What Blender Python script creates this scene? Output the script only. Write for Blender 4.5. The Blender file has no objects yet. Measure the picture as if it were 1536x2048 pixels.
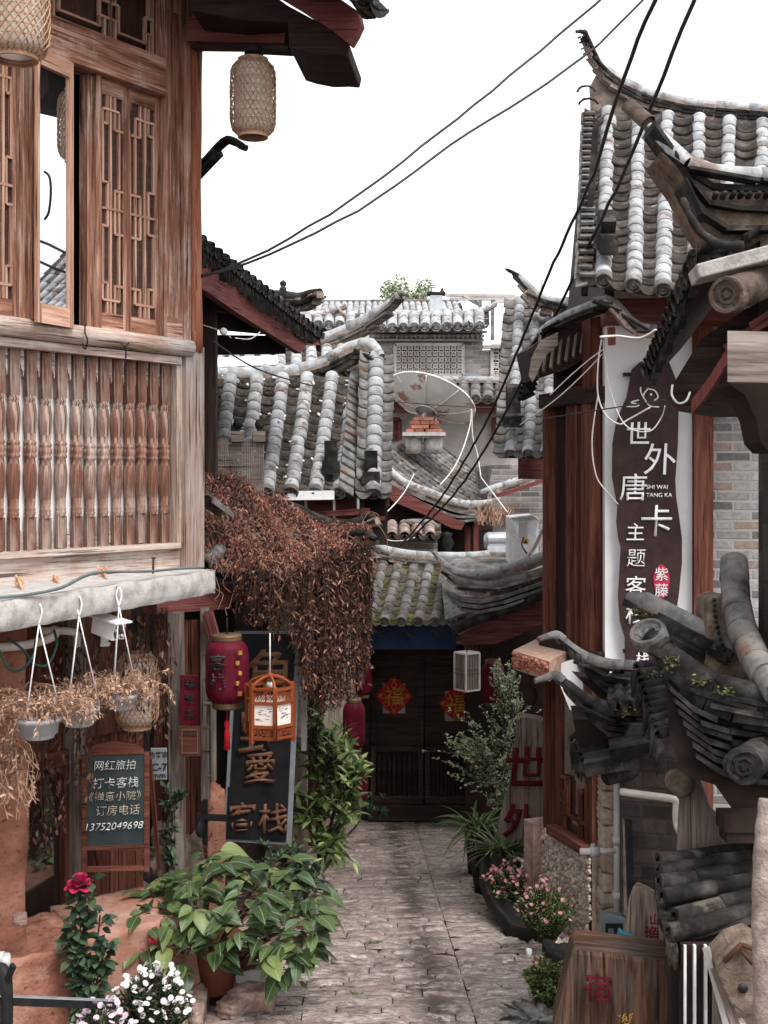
import bpy, math, random
from mathutils import Vector, Matrix, Quaternion, noise
from math import sin, cos, pi, radians, sqrt, atan2
random.seed(7)
R = random.random
def U(a, b): return a + (b - a) * R()
SC = bpy.context.scene
COL = SC.collection

# ---------------------------------------------------------------- camera, sky, sun, exposure
F, CX, HY = 2400.0, 768.0, 960.0          # focal length and horizon of the photograph, in its pixels
cam = bpy.data.cameras.new('camera'); camo = bpy.data.objects.new('camera', cam); COL.objects.link(camo)
cam.sensor_fit = 'HORIZONTAL'; cam.sensor_width = 36.0; cam.lens = F / 1536.0 * 36.0
cam.shift_y = -(1024.0 - HY) / 1536.0
cam.clip_start = 0.05; cam.clip_end = 2000
cam.dof.use_dof = True; cam.dof.focus_distance = 9.0; cam.dof.aperture_fstop = 16.0
camo.location = (0, 0, 0); camo.rotation_euler = (pi / 2, 0, 0)
SC.camera = camo
SUN_EL, SUN_AZ = radians(58), radians(148)     # azimuth measured clockwise from +Y
wd = bpy.data.worlds.new('World'); SC.world = wd; wd.use_nodes = True
_n = wd.node_tree.nodes; _l = wd.node_tree.links; _n.clear()
_sky = _n.new('ShaderNodeTexSky'); _sky.sky_type = 'NISHITA'; _sky.sun_disc = False
_sky.sun_elevation = SUN_EL; _sky.sun_rotation = SUN_AZ; _sky.air_density = 1.0; _sky.dust_density = 1.0; _sky.ozone_density = 1.0
_hs = _n.new('ShaderNodeHueSaturation'); _hs.inputs['Saturation'].default_value = 0.10      # a white overcast
_bg = _n.new('ShaderNodeBackground'); _bg.inputs['Strength'].default_value = 0.15
_o = _n.new('ShaderNodeOutputWorld')
_l.new(_sky.outputs[0], _hs.inputs['Color']); 
# an overcast sky: about three times brighter overhead than at the horizon
_tc = _n.new('ShaderNodeTexCoord'); _sp = _n.new('ShaderNodeSeparateXYZ'); _mr = _n.new('ShaderNodeMapRange'); _mr.inputs[3].default_value = .82; _mr.inputs[4].default_value = 1.45
_mx = _n.new('ShaderNodeMix'); _mx.data_type = 'RGBA'; _mx.blend_type = 'MULTIPLY'; _mx.inputs[0].default_value = 1.0
_l.new(_tc.outputs['Generated'], _sp.inputs[0]); _l.new(_sp.outputs[2], _mr.inputs[0]); _l.new(_hs.outputs[0], _mx.inputs[6]); _l.new(_mr.outputs[0], _mx.inputs[7]); _l.new(_mx.outputs[2], _bg.inputs['Color'])
_l.new(_bg.outputs[0], _o.inputs[0])
sl = bpy.data.lights.new('sun', 'SUN'); sl.energy = 1.5; sl.angle = radians(22); sl.color = (1.0, 0.96, 0.92)
so = bpy.data.objects.new('sun', sl); COL.objects.link(so)
_d = Vector((sin(SUN_AZ) * cos(SUN_EL), cos(SUN_AZ) * cos(SUN_EL), sin(SUN_EL)))
so.rotation_euler = _d.to_track_quat('Z', 'Y').to_euler(); so.location = _d * 30
SC.view_settings.view_transform = 'Standard'; SC.view_settings.look = 'None'
SC.view_settings.exposure = 1.3; SC.view_settings.gamma = 1.0
SC.render.engine = 'CYCLES'
try:
    SC.cycles.use_denoising = True; SC.cycles.max_bounces = 6; SC.cycles.transparent_max_bounces = 12
except Exception: pass

# ---------------------------------------------------------------- geometry helpers
V = Vector
Z = V((0, 0, 1))
def P(px, py, Y): return V(((px - CX) / F * Y, Y, (HY - py) / F * Y))
def gz(Y): return -1.71 - 0.165 * Y                # the lane falls away from the viewer
def G(px, py):                                      # a pixel on the lane
    Y = 1.71 / ((py - HY) / F - 0.165); return P(px, py, Y)
class Wall:
    """vertical plane through p0 along direction d (d points right as seen from the lane)"""
    def __init__(s, p0, d):
        s.p0 = V((p0[0], p0[1], 0)); s.r = V((d[0], d[1], 0)).normalized(); s.n = V((s.r.y, -s.r.x, 0))
    def at(s, px, py, off=0):
        k = (px - CX) / F; p = s.p0 + s.n * off
        Y = (p.x * s.r.y - p.y * s.r.x) / (k * s.r.y - s.r.x)
        return P(px, py, Y)
    def uz(s, px, py, off=0):
        q = s.at(px, py, off); return (q - s.p0).dot(s.r), q.z
    def pt(s, u, z, off=0): return s.p0 + s.r * u + s.n * off + Z * z
def basis(ax, up=Z):
    ax = ax.normalized(); s = ax.cross(up)
    if s.length < 1e-4: s = ax.cross(V((0, 1, 0)))
    s.normalize(); return ax, s, s.cross(ax).normalized()
def resample(pts, step):
    pts = [V(p) for p in pts]; L = [0]
    for a, b in zip(pts, pts[1:]): L.append(L[-1] + (b - a).length)
    n = max(1, int(round(L[-1] / step))); out = []
    for i in range(n + 1):
        t = L[-1] * i / n; j = 0
        while j < len(L) - 2 and L[j + 1] < t: j += 1
        k = (t - L[j]) / max(1e-9, L[j + 1] - L[j]); out.append(pts[j].lerp(pts[j + 1], k))
    return out
def smooth(pts, n=6):
    pts = [V(p) for p in pts]; out = []
    for i in range(len(pts) - 1):
        a = pts[max(0, i - 1)]; b = pts[i]; c = pts[i + 1]; d = pts[min(len(pts) - 1, i + 2)]
        for k in range(n):
            t = k / n
            out.append(0.5 * ((2 * b) + (c - a) * t + (2 * a - 5 * b + 4 * c - d) * t * t + (3 * b - a - 3 * c + d) * t ** 3))
    out.append(pts[-1]); return out

WORN = {}
class MB:
    def __init__(s): s.v = []; s.f = []; s.uv = []; s.sm = []; s.mi = []; s.m = 0
    def face(s, idx, uv, sm=False): s.f.append(idx); s.uv.append(uv); s.sm.append(sm); s.mi.append(s.m)
    def quad(s, a, b, c, d, sm=False, uo=None):
        i = len(s.v); s.v += [a, b, c, d]
        w = (b - a).length; h = (d - a).length
        u0, v0 = uo if uo else (R() * 9, R() * 9)
        s.face((i, i + 1, i + 2, i + 3), ((u0, v0), (u0 + w, v0), (u0 + w, v0 + h), (u0, v0 + h)), sm)
    def box(s, c, ax, ay, az, jit=0):
        """centre and three half-axis vectors; u runs along the longest"""
        c = V(c); A = [ax, ay, az]; A.sort(key=lambda q: -q.length); a, b, d = A
        if a.cross(b).dot(d) < 0: d = -d
        u0, v0 = R() * 20, R() * 20
        la, lb, ld = a.length * 2, b.length * 2, d.length * 2
        def q(p, e1, e2, l1, l2, vo):
            i = len(s.v); s.v += [p - e1 - e2, p + e1 - e2, p + e1 + e2, p - e1 + e2]
            s.face((i, i + 1, i + 2, i + 3), ((u0, vo), (u0 + l1, vo), (u0 + l1, vo + l2), (u0, vo + l2)))
        q(c + d, a, b, la, lb, v0); q(c - d, a, -b, la, lb, v0 + 3)
        q(c - b, a, d, la, ld, v0 + 5); q(c + b, a, -d, la, ld, v0 + 7)
        q(c + a, b, d, lb, ld, v0 + 11); q(c - a, b, -d, lb, ld, v0 + 13)
    def bar(s, p0, p1, w, h, up=Z):
        p0 = V(p0); p1 = V(p1); a, sd, u = basis(p1 - p0, up)
        s.box((p0 + p1) / 2, (p1 - p0) / 2, sd * w / 2, u * h / 2)
    def wbar(s, W, a, b, w, d, off=0):
        """bar lying on a wall between two pixels; w in metres across, d its depth from the wall"""
        p = W.at(*a, off); q = W.at(*b, off); t = (q - p); c = W.n.cross(t).normalized()
        s.box((p + q) / 2 + W.n * d / 2, t / 2, c * w / 2, W.n * d / 2)
    def prism(s, poly, ext, uvs=1.0, back=True, vert=False):
        """polygon (3-D points, counter-clockwise seen from the front) extruded backwards by ext"""
        poly = [V(p) for p in poly]; n = len(poly); i = len(s.v); s.v += poly + [p + ext for p in poly]
        nn = V((0, 0, 0))
        for k in range(n): nn += poly[k].cross(poly[(k + 1) % n])
        nn.normalize(); ax = (poly[1] - poly[0])
        if abs(nn.z) < .7: h = Z.cross(nn).normalized(); w = Z
        else: h = ax.normalized(); w = nn.cross(h)
        o = (0, 0)
        if vert: h, w = w, h
        fu = [((p).dot(h) * uvs + o[0], (p).dot(w) * uvs + o[1]) for p in poly]
        s.face(tuple(range(i, i + n)), fu)
        if back: s.face(tuple(range(i + 2 * n - 1, i + n - 1, -1)), fu[::-1])
        d = ext.length; L = 0
        for k in range(n):
            m = (k + 1) % n; l = (poly[m] - poly[k]).length
            s.face((i + m, i + k, i + n + k, i + n + m), ((L + l, 0), (L, 0), (L, d), (L + l, d))); L += l
    def tube(s, pts, r, n=8, cap=True, sm=True, up=Z):
        pts = [V(p) for p in pts]; N = len(pts)
        rr = r if isinstance(r, (list, tuple)) else [r] * N
        i0 = len(s.v); t = (pts[1] - pts[0]).normalized(); _, nx, _ = basis(t, up); L = 0; Ls = []; u0 = R() * 20; v0 = R() * 20
        for k in range(N):
            tt = (pts[min(k + 1, N - 1)] - pts[max(k - 1, 0)])
            if tt.length > 1e-9: tt.normalize(); nx = nx - tt * nx.dot(tt); nx.normalize()
            by = tt.cross(nx)
            for j in range(n):
                a = 2 * pi * j / n; s.v.append(pts[k] + nx * cos(a) * rr[k] + by * sin(a) * rr[k])
            if k: L += (pts[k] - pts[k - 1]).length
            Ls.append(L)
        for k in range(N - 1):
            c = 2 * pi * rr[k]
            for j in range(n):
                m = (j + 1) % n; a = i0 + k * n
                s.face((a + j, a + m, a + n + m, a + n + j), ((u0 + Ls[k], v0 + c * j / n), (u0 + Ls[k], v0 + c * (j + 1) / n), (u0 + Ls[k + 1], v0 + c * (j + 1) / n), (u0 + Ls[k + 1], v0 + c * j / n)), sm)
        if cap:
            for k, rev in ((0, 1), (N - 1, 0)):
                a = i0 + k * n; idx = list(range(a, a + n)); uv = [(u0 + cos(2 * pi * j / n) * rr[k], v0 + sin(2 * pi * j / n) * rr[k]) for j in range(n)]
                if rev: idx = idx[::-1]; uv = uv[::-1]
                s.face(tuple(idx), uv)
    def lathe(s, o, ax, prof, n=16, sm=True, up=V((0, 1, 0.01)), a0=0, sq=1.0):
        """profile of (radius, height) turned about ax through o"""
        a, x, y = basis(V(ax), up); i0 = len(s.v); u0 = R() * 9; v0 = R() * 9
        for r, h in prof:
            for j in range(n): t = a0 + 2 * pi * j / n; s.v.append(V(o) + a * h + x * r * cos(t) + y * r * sin(t) * sq)
        L = 0
        for k in range(len(prof) - 1):
            dl = sqrt((prof[k + 1][0] - prof[k][0]) ** 2 + (prof[k + 1][1] - prof[k][1]) ** 2); c = 2 * pi * max(prof[k][0], prof[k + 1][0])
            for j in range(n):
                m = (j + 1) % n; b = i0 + k * n
                s.face((b + j, b + m, b + n + m, b + n + j), ((u0 + L, v0 + c * j / n), (u0 + L, v0 + c * (j + 1) / n), (u0 + L + dl, v0 + c * (j + 1) / n), (u0 + L + dl, v0 + c * j / n)), sm)
            L += dl
    def grid(s, fn, nu, nv, sm=True, su=1.0, sv=1.0):
        i0 = len(s.v)
        for j in range(nv + 1):
            for i in range(nu + 1): s.v.append(V(fn(i / nu, j / nv)))
        for j in range(nv):
            for i in range(nu):
                a = i0 + j * (nu + 1) + i
                s.face((a, a + 1, a + nu + 2, a + nu + 1), ((i / nu * su, j / nv * sv), ((i + 1) / nu * su, j / nv * sv), ((i + 1) / nu * su, (j + 1) / nv * sv), (i / nu * su, (j + 1) / nv * sv)), sm)
    def arc(s, p0, p1, r0, r1, nrm, a0=0.0, a1=pi, n=7, th=0.012, sd=None):
        """one barrel tile: a part of a cylinder from p0 to p1 with its rim at p0 given a thickness"""
        ax = (p1 - p0); ln = ax.length; ax = ax.normalized(); sd = ax.cross(nrm).normalized(); nn = sd.cross(ax)
        i0 = len(s.v); u0 = R() * 20; v0 = R() * 20
        for p, r in ((p0, r0 - th), (p0, r0), (p1, r1)):
            for j in range(n + 1):
                t = a0 + (a1 - a0) * j / n; s.v.append(p + sd * cos(t) * r + nn * sin(t) * r)
        m = n + 1
        for k, l0, l1 in ((0, -.02, 0), (1, 0, ln)):
            for j in range(n):
                a = i0 + k * m + j
                s.face((a, a + 1, a + m + 1, a + m), ((u0 + l0, v0 + r0 * 3 * j / n), (u0 + l0, v0 + r0 * 3 * (j + 1) / n), (u0 + l1, v0 + r0 * 3 * (j + 1) / n), (u0 + l1, v0 + r0 * 3 * j / n)), k == 1)
    def arcs(s, pts, rr, ups, a0, a1, n=8, th=.012):
        """one barrel tile bent along several points, a single connected piece"""
        i0 = len(s.v); m = n + 1; u0 = R() * 20; v0 = R() * 20; L = 0; Ls = []
        rows = [(pts[0], rr[0] - th, 0)] + [(p, r, i) for i, (p, r) in enumerate(zip(pts, rr))]
        for p, r, i in rows:
            ax = (pts[min(i + 1, len(pts) - 1)] - pts[max(0, i - 1)]).normalized(); sd = ax.cross(ups[i]).normalized(); nn = sd.cross(ax)
            for j in range(m): t = a0 + (a1 - a0) * j / n; s.v.append(p + sd * cos(t) * r + nn * sin(t) * r)
            if i: L += (pts[i] - pts[i - 1]).length
            Ls.append(L)
        for k in range(len(rows) - 1):
            for j in range(n):
                a = i0 + k * m + j
                s.face((a, a + 1, a + m + 1, a + m), ((u0 + Ls[k], v0 + rr[0] * 3 * j / n), (u0 + Ls[k], v0 + rr[0] * 3 * (j + 1) / n), (u0 + Ls[k + 1], v0 + rr[0] * 3 * (j + 1) / n), (u0 + Ls[k + 1], v0 + rr[0] * 3 * j / n)), k > 0)
    def leaf(s, p, d, nrm, L, W, droop=0.2, fold=0.15, rows=3, shape=None):
        d = d.normalized(); sd = d.cross(nrm)
        if sd.length < 1e-4: sd = d.cross(V((.3, .5, .8)))
        sd.normalize(); nn = sd.cross(d)
        i0 = len(s.v); c = V(p); prev = V(p); dd = d.copy(); rw = shape or [0.0, .75, 1.0, .62, 0.0]
        rows = len(rw)
        for k in range(rows):
            w = W / 2 * rw[k]; s.v += [c - sd * w + nn * w * fold * 2, c.copy(), c + sd * w + nn * w * fold * 2]
            dd = (dd - Z * droop / rows).normalized(); c = c + dd * L / (rows - 1)
        for k in range(rows - 1):
            t0, t1 = k / (rows - 1), (k + 1) / (rows - 1); a = i0 + 3 * k
            s.face((a + 1, a, a + 3, a + 4), ((t0, .5), (t0, .5 - rw[k] / 2), (t1, .5 - rw[k + 1] / 2), (t1, .5)), True)
            s.face((a + 2, a + 1, a + 4, a + 5), ((t0, .5 + rw[k] / 2), (t0, .5), (t1, .5), (t1, .5 + rw[k + 1] / 2)), True)
    def build(s, name, mat, parent=None, bevel=0, loc=None):
        if mat in WORN:                                          # old clay is chipped and uneven
            k = WORN[mat]; s.v = [V(p) + (noise.noise_vector(V(p) * 38) * .0045 + noise.noise_vector(V(p) * 110) * .003) * k for p in s.v]
        me = bpy.data.meshes.new(name)
        r = root_of(parent); o0 = r.location.copy() if r else (V(loc) if loc is not None else V((0, 0, 0)))
        me.from_pydata([tuple(V(p) - o0) for p in s.v], [], s.f)
        ul = me.uv_layers.new(name='UVMap'); buf = []
        for q in s.uv:
            for a in q: buf += [a[0], a[1]]
        ul.data.foreach_set('uv', buf)
        me.polygons.foreach_set('use_smooth', s.sm)
        for m in (mat if isinstance(mat, (list, tuple)) else [mat]): me.materials.append(m)
        me.polygons.foreach_set('material_index', s.mi)
        me.update(); o = bpy.data.objects.new(name, me); COL.objects.link(o)
        if parent: o.parent = parent
        elif loc is not None: o.location = loc
        if bevel:
            b = o.modifiers.new('bevel', 'BEVEL'); b.width = bevel; b.segments = 2; b.limit_method = 'ANGLE'; b.angle_limit = radians(40)
            me2 = o.modifiers
        return o
def root_of(o):
    while o is not None and o.parent is not None: o = o.parent
    return o
def weld(o, d=1e-4):
    import bmesh
    bm = bmesh.new(); bm.from_mesh(o.data); bmesh.ops.remove_doubles(bm, verts=bm.verts, dist=d); bm.to_mesh(o.data); bm.free(); return o
def tag(o, label=None, cat=None, group=None, kind=None):
    if label: o['label'] = label
    if cat: o['category'] = cat
    if group: o['group'] = group
    if kind: o['kind'] = kind
    return o
def thing(name, loc, label, cat, group=None):
    o = bpy.data.objects.new(name, None); o.empty_display_size = .1; COL.objects.link(o); o.location = V(loc)
    return tag(o, label, cat, group)
def dup(root, loc=None, label=None, rotz=None, scale=None):
    def cp(o, par):
        c = o.copy(); COL.objects.link(c)
        if par: c.parent = par
        for ch in o.children: cp(ch, c)
        return c
    c = cp(root, None)
    if loc is not None: c.location = loc
    if label: c['label'] = label
    if rotz is not None: c.rotation_euler = (0, 0, rotz)
    if scale: c.scale = (scale,) * 3
    return c
def text(name, s, o, right, up, size, mat, parent, depth=.003, fat=0.0, shear=0.0, wob=1.0):
    cu = bpy.data.curves.new('lettering', 'FONT'); cu.body = s; cu.size = 1.0; cu.align_x = 'CENTER'; cu.align_y = 'CENTER'
    cu.offset = fat; cu.resolution_u = 3; cu.extrude = 0.0; cu.shear = shear
    t = bpy.data.objects.new('lettering', cu); COL.objects.link(t)
    dg = bpy.context.evaluated_depsgraph_get(); me = bpy.data.meshes.new_from_object(t.evaluated_get(dg))
    bpy.data.objects.remove(t); me.name = name
    xs = [v.co.x for v in me.vertices]; ys = [v.co.y for v in me.vertices]
    mx, my = (min(xs) + max(xs)) / 2, (min(ys) + max(ys)) / 2; k = size / max(1e-6, (max(ys) - min(ys)))
    right = right.normalized(); up = up.normalized(); n = right.cross(up); o = V(o); ro = root_of(parent).location
    for v in me.vertices: v.co = o + right * (v.co.x - mx) * k + up * (v.co.y - my) * k + n * depth - ro
    me.materials.clear(); me.materials.append(mat)
    ob = bpy.data.objects.new(name, me); COL.objects.link(ob); ob.parent = parent
    so_ = ob.modifiers.new('thickness', 'SOLIDIFY'); so_.thickness = depth * .8; so_.offset = 0
    return ob

# ---------------------------------------------------------------- materials
class NT:
    def __init__(s, name):
        s.m = bpy.data.materials.new(name); s.m.use_nodes = True; s.t = s.m.node_tree; s.t.nodes.clear()
        s.out = s.t.nodes.new('ShaderNodeOutputMaterial'); s.b = s.t.nodes.new('ShaderNodeBsdfPrincipled'); s.L(s.b.outputs[0], s.out.inputs[0])
    def N(s, ty, **kw):
        n = s.t.nodes.new('ShaderNode' + ty)
        for k, v in kw.items():
            if k in n.inputs: n.inputs[k].default_value = v
            else: setattr(n, k, v)
        return n
    def L(s, a, b): s.t.links.new(a, b)
    def coord(s, kind, sc):
        if kind == 'pos': o = s.N('NewGeometry').outputs['Position']
        else: o = s.N('TexCoord').outputs['UV' if kind == 'uv' else 'Object']
        mp = s.N('Mapping'); mp.inputs['Scale'].default_value = sc; s.L(o, mp.inputs['Vector']); return mp.outputs[0]
    def noise(s, vec, scale, detail=5, rough=.6, dist=0):
        n = s.N('TexNoise', Scale=scale, Detail=detail, Roughness=rough, Distortion=dist); s.L(vec, n.inputs['Vector']); return n.outputs['Fac']
    def ramp(s, fac, stops, interp='LINEAR'):
        r = s.N('ValToRGB'); e = r.color_ramp.elements; r.color_ramp.interpolation = interp
        while len(e) < len(stops): e.new(.5)
        for q, (p, c) in zip(e, stops): q.position = p; q.color = (c[0], c[1], c[2], 1) if isinstance(c, (tuple, list)) else (c, c, c, 1)
        s.L(fac, r.inputs[0]); return r.outputs[0]
    def mix(s, fac, a, b, mode='MIX'):
        n = s.N('Mix', data_type='RGBA', blend_type=mode); 
        for sock, x in ((n.inputs[0], fac), (n.inputs[6], a), (n.inputs[7], b)):
            if hasattr(x, 'is_linked') or hasattr(x, 'links'): s.L(x, sock)
            else: sock.default_value = x if not isinstance(x, (tuple, list)) else (*x[:3], 1)
        return n.outputs[2]
    def island(s, col, amt):
        rnd = s.N('NewGeometry').outputs['Random Per Island']
        k = s.N('MapRange'); k.inputs[3].default_value = 1 - amt; k.inputs[4].default_value = 1 + amt; s.L(rnd, k.inputs[0])
        return s.mix(1.0, col, k.outputs[0], 'MULTIPLY')
    def bump(s, h, strength, dist=.01):
        n = s.N('Bump'); n.inputs['Strength'].default_value = strength; n.inputs['Distance'].default_value = dist
        s.L(h, n.inputs['Height']); s.L(n.outputs[0], s.b.inputs['Normal'])
def C(*a): return a
def mat(name, stops, scale=8, coord='pos', st=(1, 1, 1), rough=.85, bump=.4, bd=.01, patch=None, patch2=None, isl=0.0, spec=.1, detail=6, metal=0, fine=None, dist=0):
    t = NT(name); v = t.coord(coord, st); n = t.noise(v, scale, detail, .65, dist); c = t.ramp(n, stops)
    for pt in (patch, patch2):
        if pt:
            col, psc, lo, hi = pt[:4]; pv = t.coord(pt[4] if len(pt) > 4 else 'pos', pt[5] if len(pt) > 5 else (1, 1, 1))
            c = t.mix(t.ramp(t.noise(pv, psc, 5, .62), [(lo, 0.0), (hi, 1.0)]), c, col)
    if isl: c = t.island(c, isl)
    t.L(c, t.b.inputs['Base Color']); t.b.inputs['Roughness'].default_value = rough; t.b.inputs['Metallic'].default_value = metal
    t.b.inputs['Specular IOR Level'].default_value = spec
    if bump:
        h = n
        if fine: h = t.mix(.5, n, t.noise(v, fine, 4, .7))
        t.bump(h, bump, bd)
    return t.m
def wood(name, dark, mid, light, grey=None, gl=.5, gh=.7, rough=.75, isl=.14, bump=.35, gsc=2.2):
    t = NT(name); v = t.coord('uv', (1, 1, 1)); 
    v1 = t.coord('uv', (2.2, 42, 1)); v2 = t.coord('uv', (.8, 9, 1))
    a = t.noise(v1, 1.6, 8, .7, .6); b = t.noise(v2, 1.4, 4, .6, 1.2)
    c = t.ramp(t.mix(.55, a, b), [(.34, dark), (.5, mid), (.66, light)])
    if grey:
        gv = t.coord('pos', (1, 1, .55)); gm = t.ramp(t.mix(.35, t.noise(gv, gsc, 6, .7), a), [(gl, 0.0), (gh, 1.0)])
        g = t.ramp(a, [(.3, tuple(x * .62 for x in grey)), (.62, grey)]); c = t.mix(gm, c, g)
    # cracks
    cr = t.ramp(t.noise(t.coord('uv', (1.1, 30, 1)), 2.0, 3, .5, .4), [(.33, 0.12), (.41, 1.0)]); c = t.mix(.85, c, cr, 'MULTIPLY')
    c = t.island(c, isl); t.L(c, t.b.inputs['Base Color']); t.b.inputs['Roughness'].default_value = rough; t.b.inputs['Specular IOR Level'].default_value = .12
    t.bump(t.mix(.5, a, cr), bump, .006); return t.m
def plain(name, col, rough=.5, metal=0, spec=.4, em=0):
    t = NT(name); t.b.inputs['Roughness'].default_value = rough; t.b.inputs['Metallic'].default_value = metal; t.b.inputs['Specular IOR Level'].default_value = spec
    n = t.noise(t.coord('pos', (1, 1, 1)), 14, 4); c = t.ramp(n, [(.3, tuple(x * .8 for x in col)), (.7, tuple(min(1, x * 1.12) for x in col))]); t.L(c, t.b.inputs['Base Color'])
    return t.m
def brickmat(name, c1, c2, mortar, bw=.22, bh=.062, ms=.009, red=None):
    t = NT(name); v = t.coord('uv', (1, 1, 1)); wob = t.N('TexNoise', Scale=3.0, Detail=3); t.L(v, wob.inputs['Vector'])
    va = t.N('VectorMath', operation='MULTIPLY_ADD'); t.L(wob.outputs['Color'], va.inputs[0]); va.inputs[1].default_value = (.02, .016, 0); t.L(v, va.inputs[2])
    b = t.N('TexBrick', Scale=1.0); b.inputs['Brick Width'].default_value = bw; b.inputs['Row Height'].default_value = bh; b.inputs['Mortar Size'].default_value = ms
    b.inputs['Mortar Smooth'].default_value = .3; b.inputs['Bias'].default_value = 0; b.inputs['Color1'].default_value = (0, 0, 0, 1); b.inputs['Color2'].default_value = (1, 1, 1, 1); b.inputs['Mortar'].default_value = (.5, .5, .5, 1)
    t.L(va.outputs[0], b.inputs['Vector'])
    stops = [(.05, c1), (.8, c2)] + ([(.9, red)] if red else [])
    c = t.ramp(b.outputs['Color'], stops); n = t.noise(t.coord('pos', (1, 1, 1)), 26, 6, .7)
    c = t.mix(.75, c, t.ramp(n, [(.25, .45), (.75, 1.4)]), 'MULTIPLY'); mc = t.mix(t.noise(t.coord('pos', (1, 1, 1)), 5, 4), mortar, tuple(x * .6 for x in mortar))
    c = t.mix(b.outputs['Fac'], c, mc); t.L(c, t.b.inputs['Base Color']); t.b.inputs['Roughness'].default_value = .9; t.b.inputs['Specular IOR Level'].default_value = .2
    h = t.mix(b.outputs['Fac'], t.ramp(n, [(0, .6), (1, 1.0)]), (.1, .1, .1)); t.bump(h, .7, .012); return t.m
def leafmat(name, stops, rough=.45, vein=None, trans=.25, patch=None):
    t = NT(name); g = t.N('NewGeometry').outputs['Random Per Island']; c = t.ramp(g, stops)
    c = t.mix(.5, c, t.ramp(t.noise(t.coord('pos', (1, 1, 1)), 9, 4), [(.3, .6), (.7, 1.3)]), 'MULTIPLY')
    if vein:
        uv = t.coord('uv', (1, 1, 1)); sp = t.N('SeparateXYZ'); t.L(uv, sp.inputs[0])
        d = t.N('Math', operation='SUBTRACT'); t.L(sp.outputs[1], d.inputs[0]); d.inputs[1].default_value = .5
        ab = t.N('Math', operation='ABSOLUTE'); t.L(d.outputs[0], ab.inputs[0])
        # side veins: stripes in u - |v|
        s2 = t.N('Math', operation='SUBTRACT'); t.L(sp.outputs[0], s2.inputs[0]); t.L(ab.outputs[0], s2.inputs[1])
        m8 = t.N('Math', operation='MULTIPLY'); t.L(s2.outputs[0], m8.inputs[0]); m8.inputs[1].default_value = 8
        fr = t.N('Math', operation='FRACT'); t.L(m8.outputs[0], fr.inputs[0])
        va = t.ramp(fr.outputs[0], [(.0, .0), (.06, 1.0), (.12, 0.0)]); vm = t.ramp(ab.outputs[0], [(.0, 1.0), (.022, 1.0), (.035, 0.0)])
        k = t.N('Math', operation='MAXIMUM'); t.L(va, k.inputs[0]); t.L(vm, k.inputs[1]); kk = t.N('Math', operation='MULTIPLY'); t.L(k.outputs[0], kk.inputs[0]); kk.inputs[1].default_value = .55
        c = t.mix(kk.outputs[0], c, vein); t.bump(k.outputs[0], .4, .004)
    t.L(c, t.b.inputs['Base Color']); t.b.inputs['Roughness'].default_value = rough; t.b.inputs['Specular IOR Level'].default_value = .4
    if trans:
        tr = t.N('BsdfTranslucent'); t.L(c, tr.inputs[0]); mx = t.N('MixShader'); mx.inputs[0].default_value = trans
        t.L(t.b.outputs[0], mx.inputs[1]); t.L(tr.outputs[0], mx.inputs[2]); t.L(mx.outputs[0], t.out.inputs[0])
    return t.m
M = {}
M['wood'] = wood('warm timber', (.06, .022, .015), (.25, .113, .075), (.54, .36, .275), (.54, .45, .40), .52, .68, bump=.7)
M['wood_pale'] = wood('bleached timber', (.11, .06, .043), (.32, .225, .18), (.55, .445, .385), (.50, .445, .41), .46, .6, bump=.8)
M['wood_post'] = wood('weathered post timber', (.13, .07, .05), (.26, .17, .135), (.40, .30, .26), (.36, .31, .285), .42, .62)
M['log'] = wood('round log timber', (.09, .03, .018), (.24, .085, .05), (.38, .18, .115), (.26, .2, .17), .58, .8)
M['lattice'] = wood('lattice timber', (.22, .11, .075), (.40, .225, .16), (.56, .38, .30), None)
M['orange_wood'] = wood('orange lantern wood', (.10, .022, .008), (.20, .046, .016), (.30, .085, .033), None, rough=.4)
M['brown_wood'] = wood('red brown timber', (.038, .013, .009), (.105, .036, .024), (.19, .078, .053), (.26, .18, .145), .58, .8)
M['dark_wood'] = wood('dark old timber', (.012, .008, .007), (.03, .018, .015), (.06, .036, .03), None)
M['door_wood'] = wood('black gate timber', (.018, .013, .011), (.05, .036, .03), (.09, .067, .056), None, rough=.6)
M['maroon'] = wood('faded maroon paint', (.07, .02, .018), (.14, .045, .04), (.20, .08, .07), (.26, .17, .15), .6, .8)
M['grey_wood'] = wood('grey weathered wood', (.06, .046, .04), (.165, .13, .112), (.30, .25, .22), None, bump=.8)
M['stump'] = wood('furrowed stump wood', (.05, .035, .028), (.20, .15, .125), (.34, .27, .23), None, bump=1.0)
M['stump_dark'] = wood('stained stump wood', (.010, .007, .006), (.06, .029, .018), (.21, .092, .052), (.10, .09, .08), .5, .68, bump=1.0)
M['tile'] = mat('weathered grey tile', [(.3, (.17, .17, .173)), (.5, (.33, .333, .34)), (.72, (.46, .467, .48))], 11, 'pos', rough=.72, bump=.35, bd=.006, fine=70, isl=.16, patch=((.17, .13, .11), 6.5, .57, .64), patch2=((.075, .07, .066), 11, .6, .7))
M['tile_mid'] = mat('old grey tile', [(.3, (.065, .061, .058)), (.5, (.15, .143, .137)), (.72, (.29, .28, .27))], 10, 'pos', rough=.8, bump=.5, bd=.006, fine=60, isl=.16, patch=((.13, .09, .07), 5, .52, .66), patch2=((.05, .047, .043), 8, .55, .7))
M['tile_dark'] = mat('dark mossy tile', [(.3, (.006, .0055, .005)), (.5, (.020, .018, .0165)), (.72, (.07, .063, .057))], 9, 'pos', rough=.75, bump=.6, bd=.008, fine=55, isl=.2, patch=((.12, .10, .085), 7, .6, .72), patch2=((.035, .036, .010), 7, .66, .75))
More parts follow.
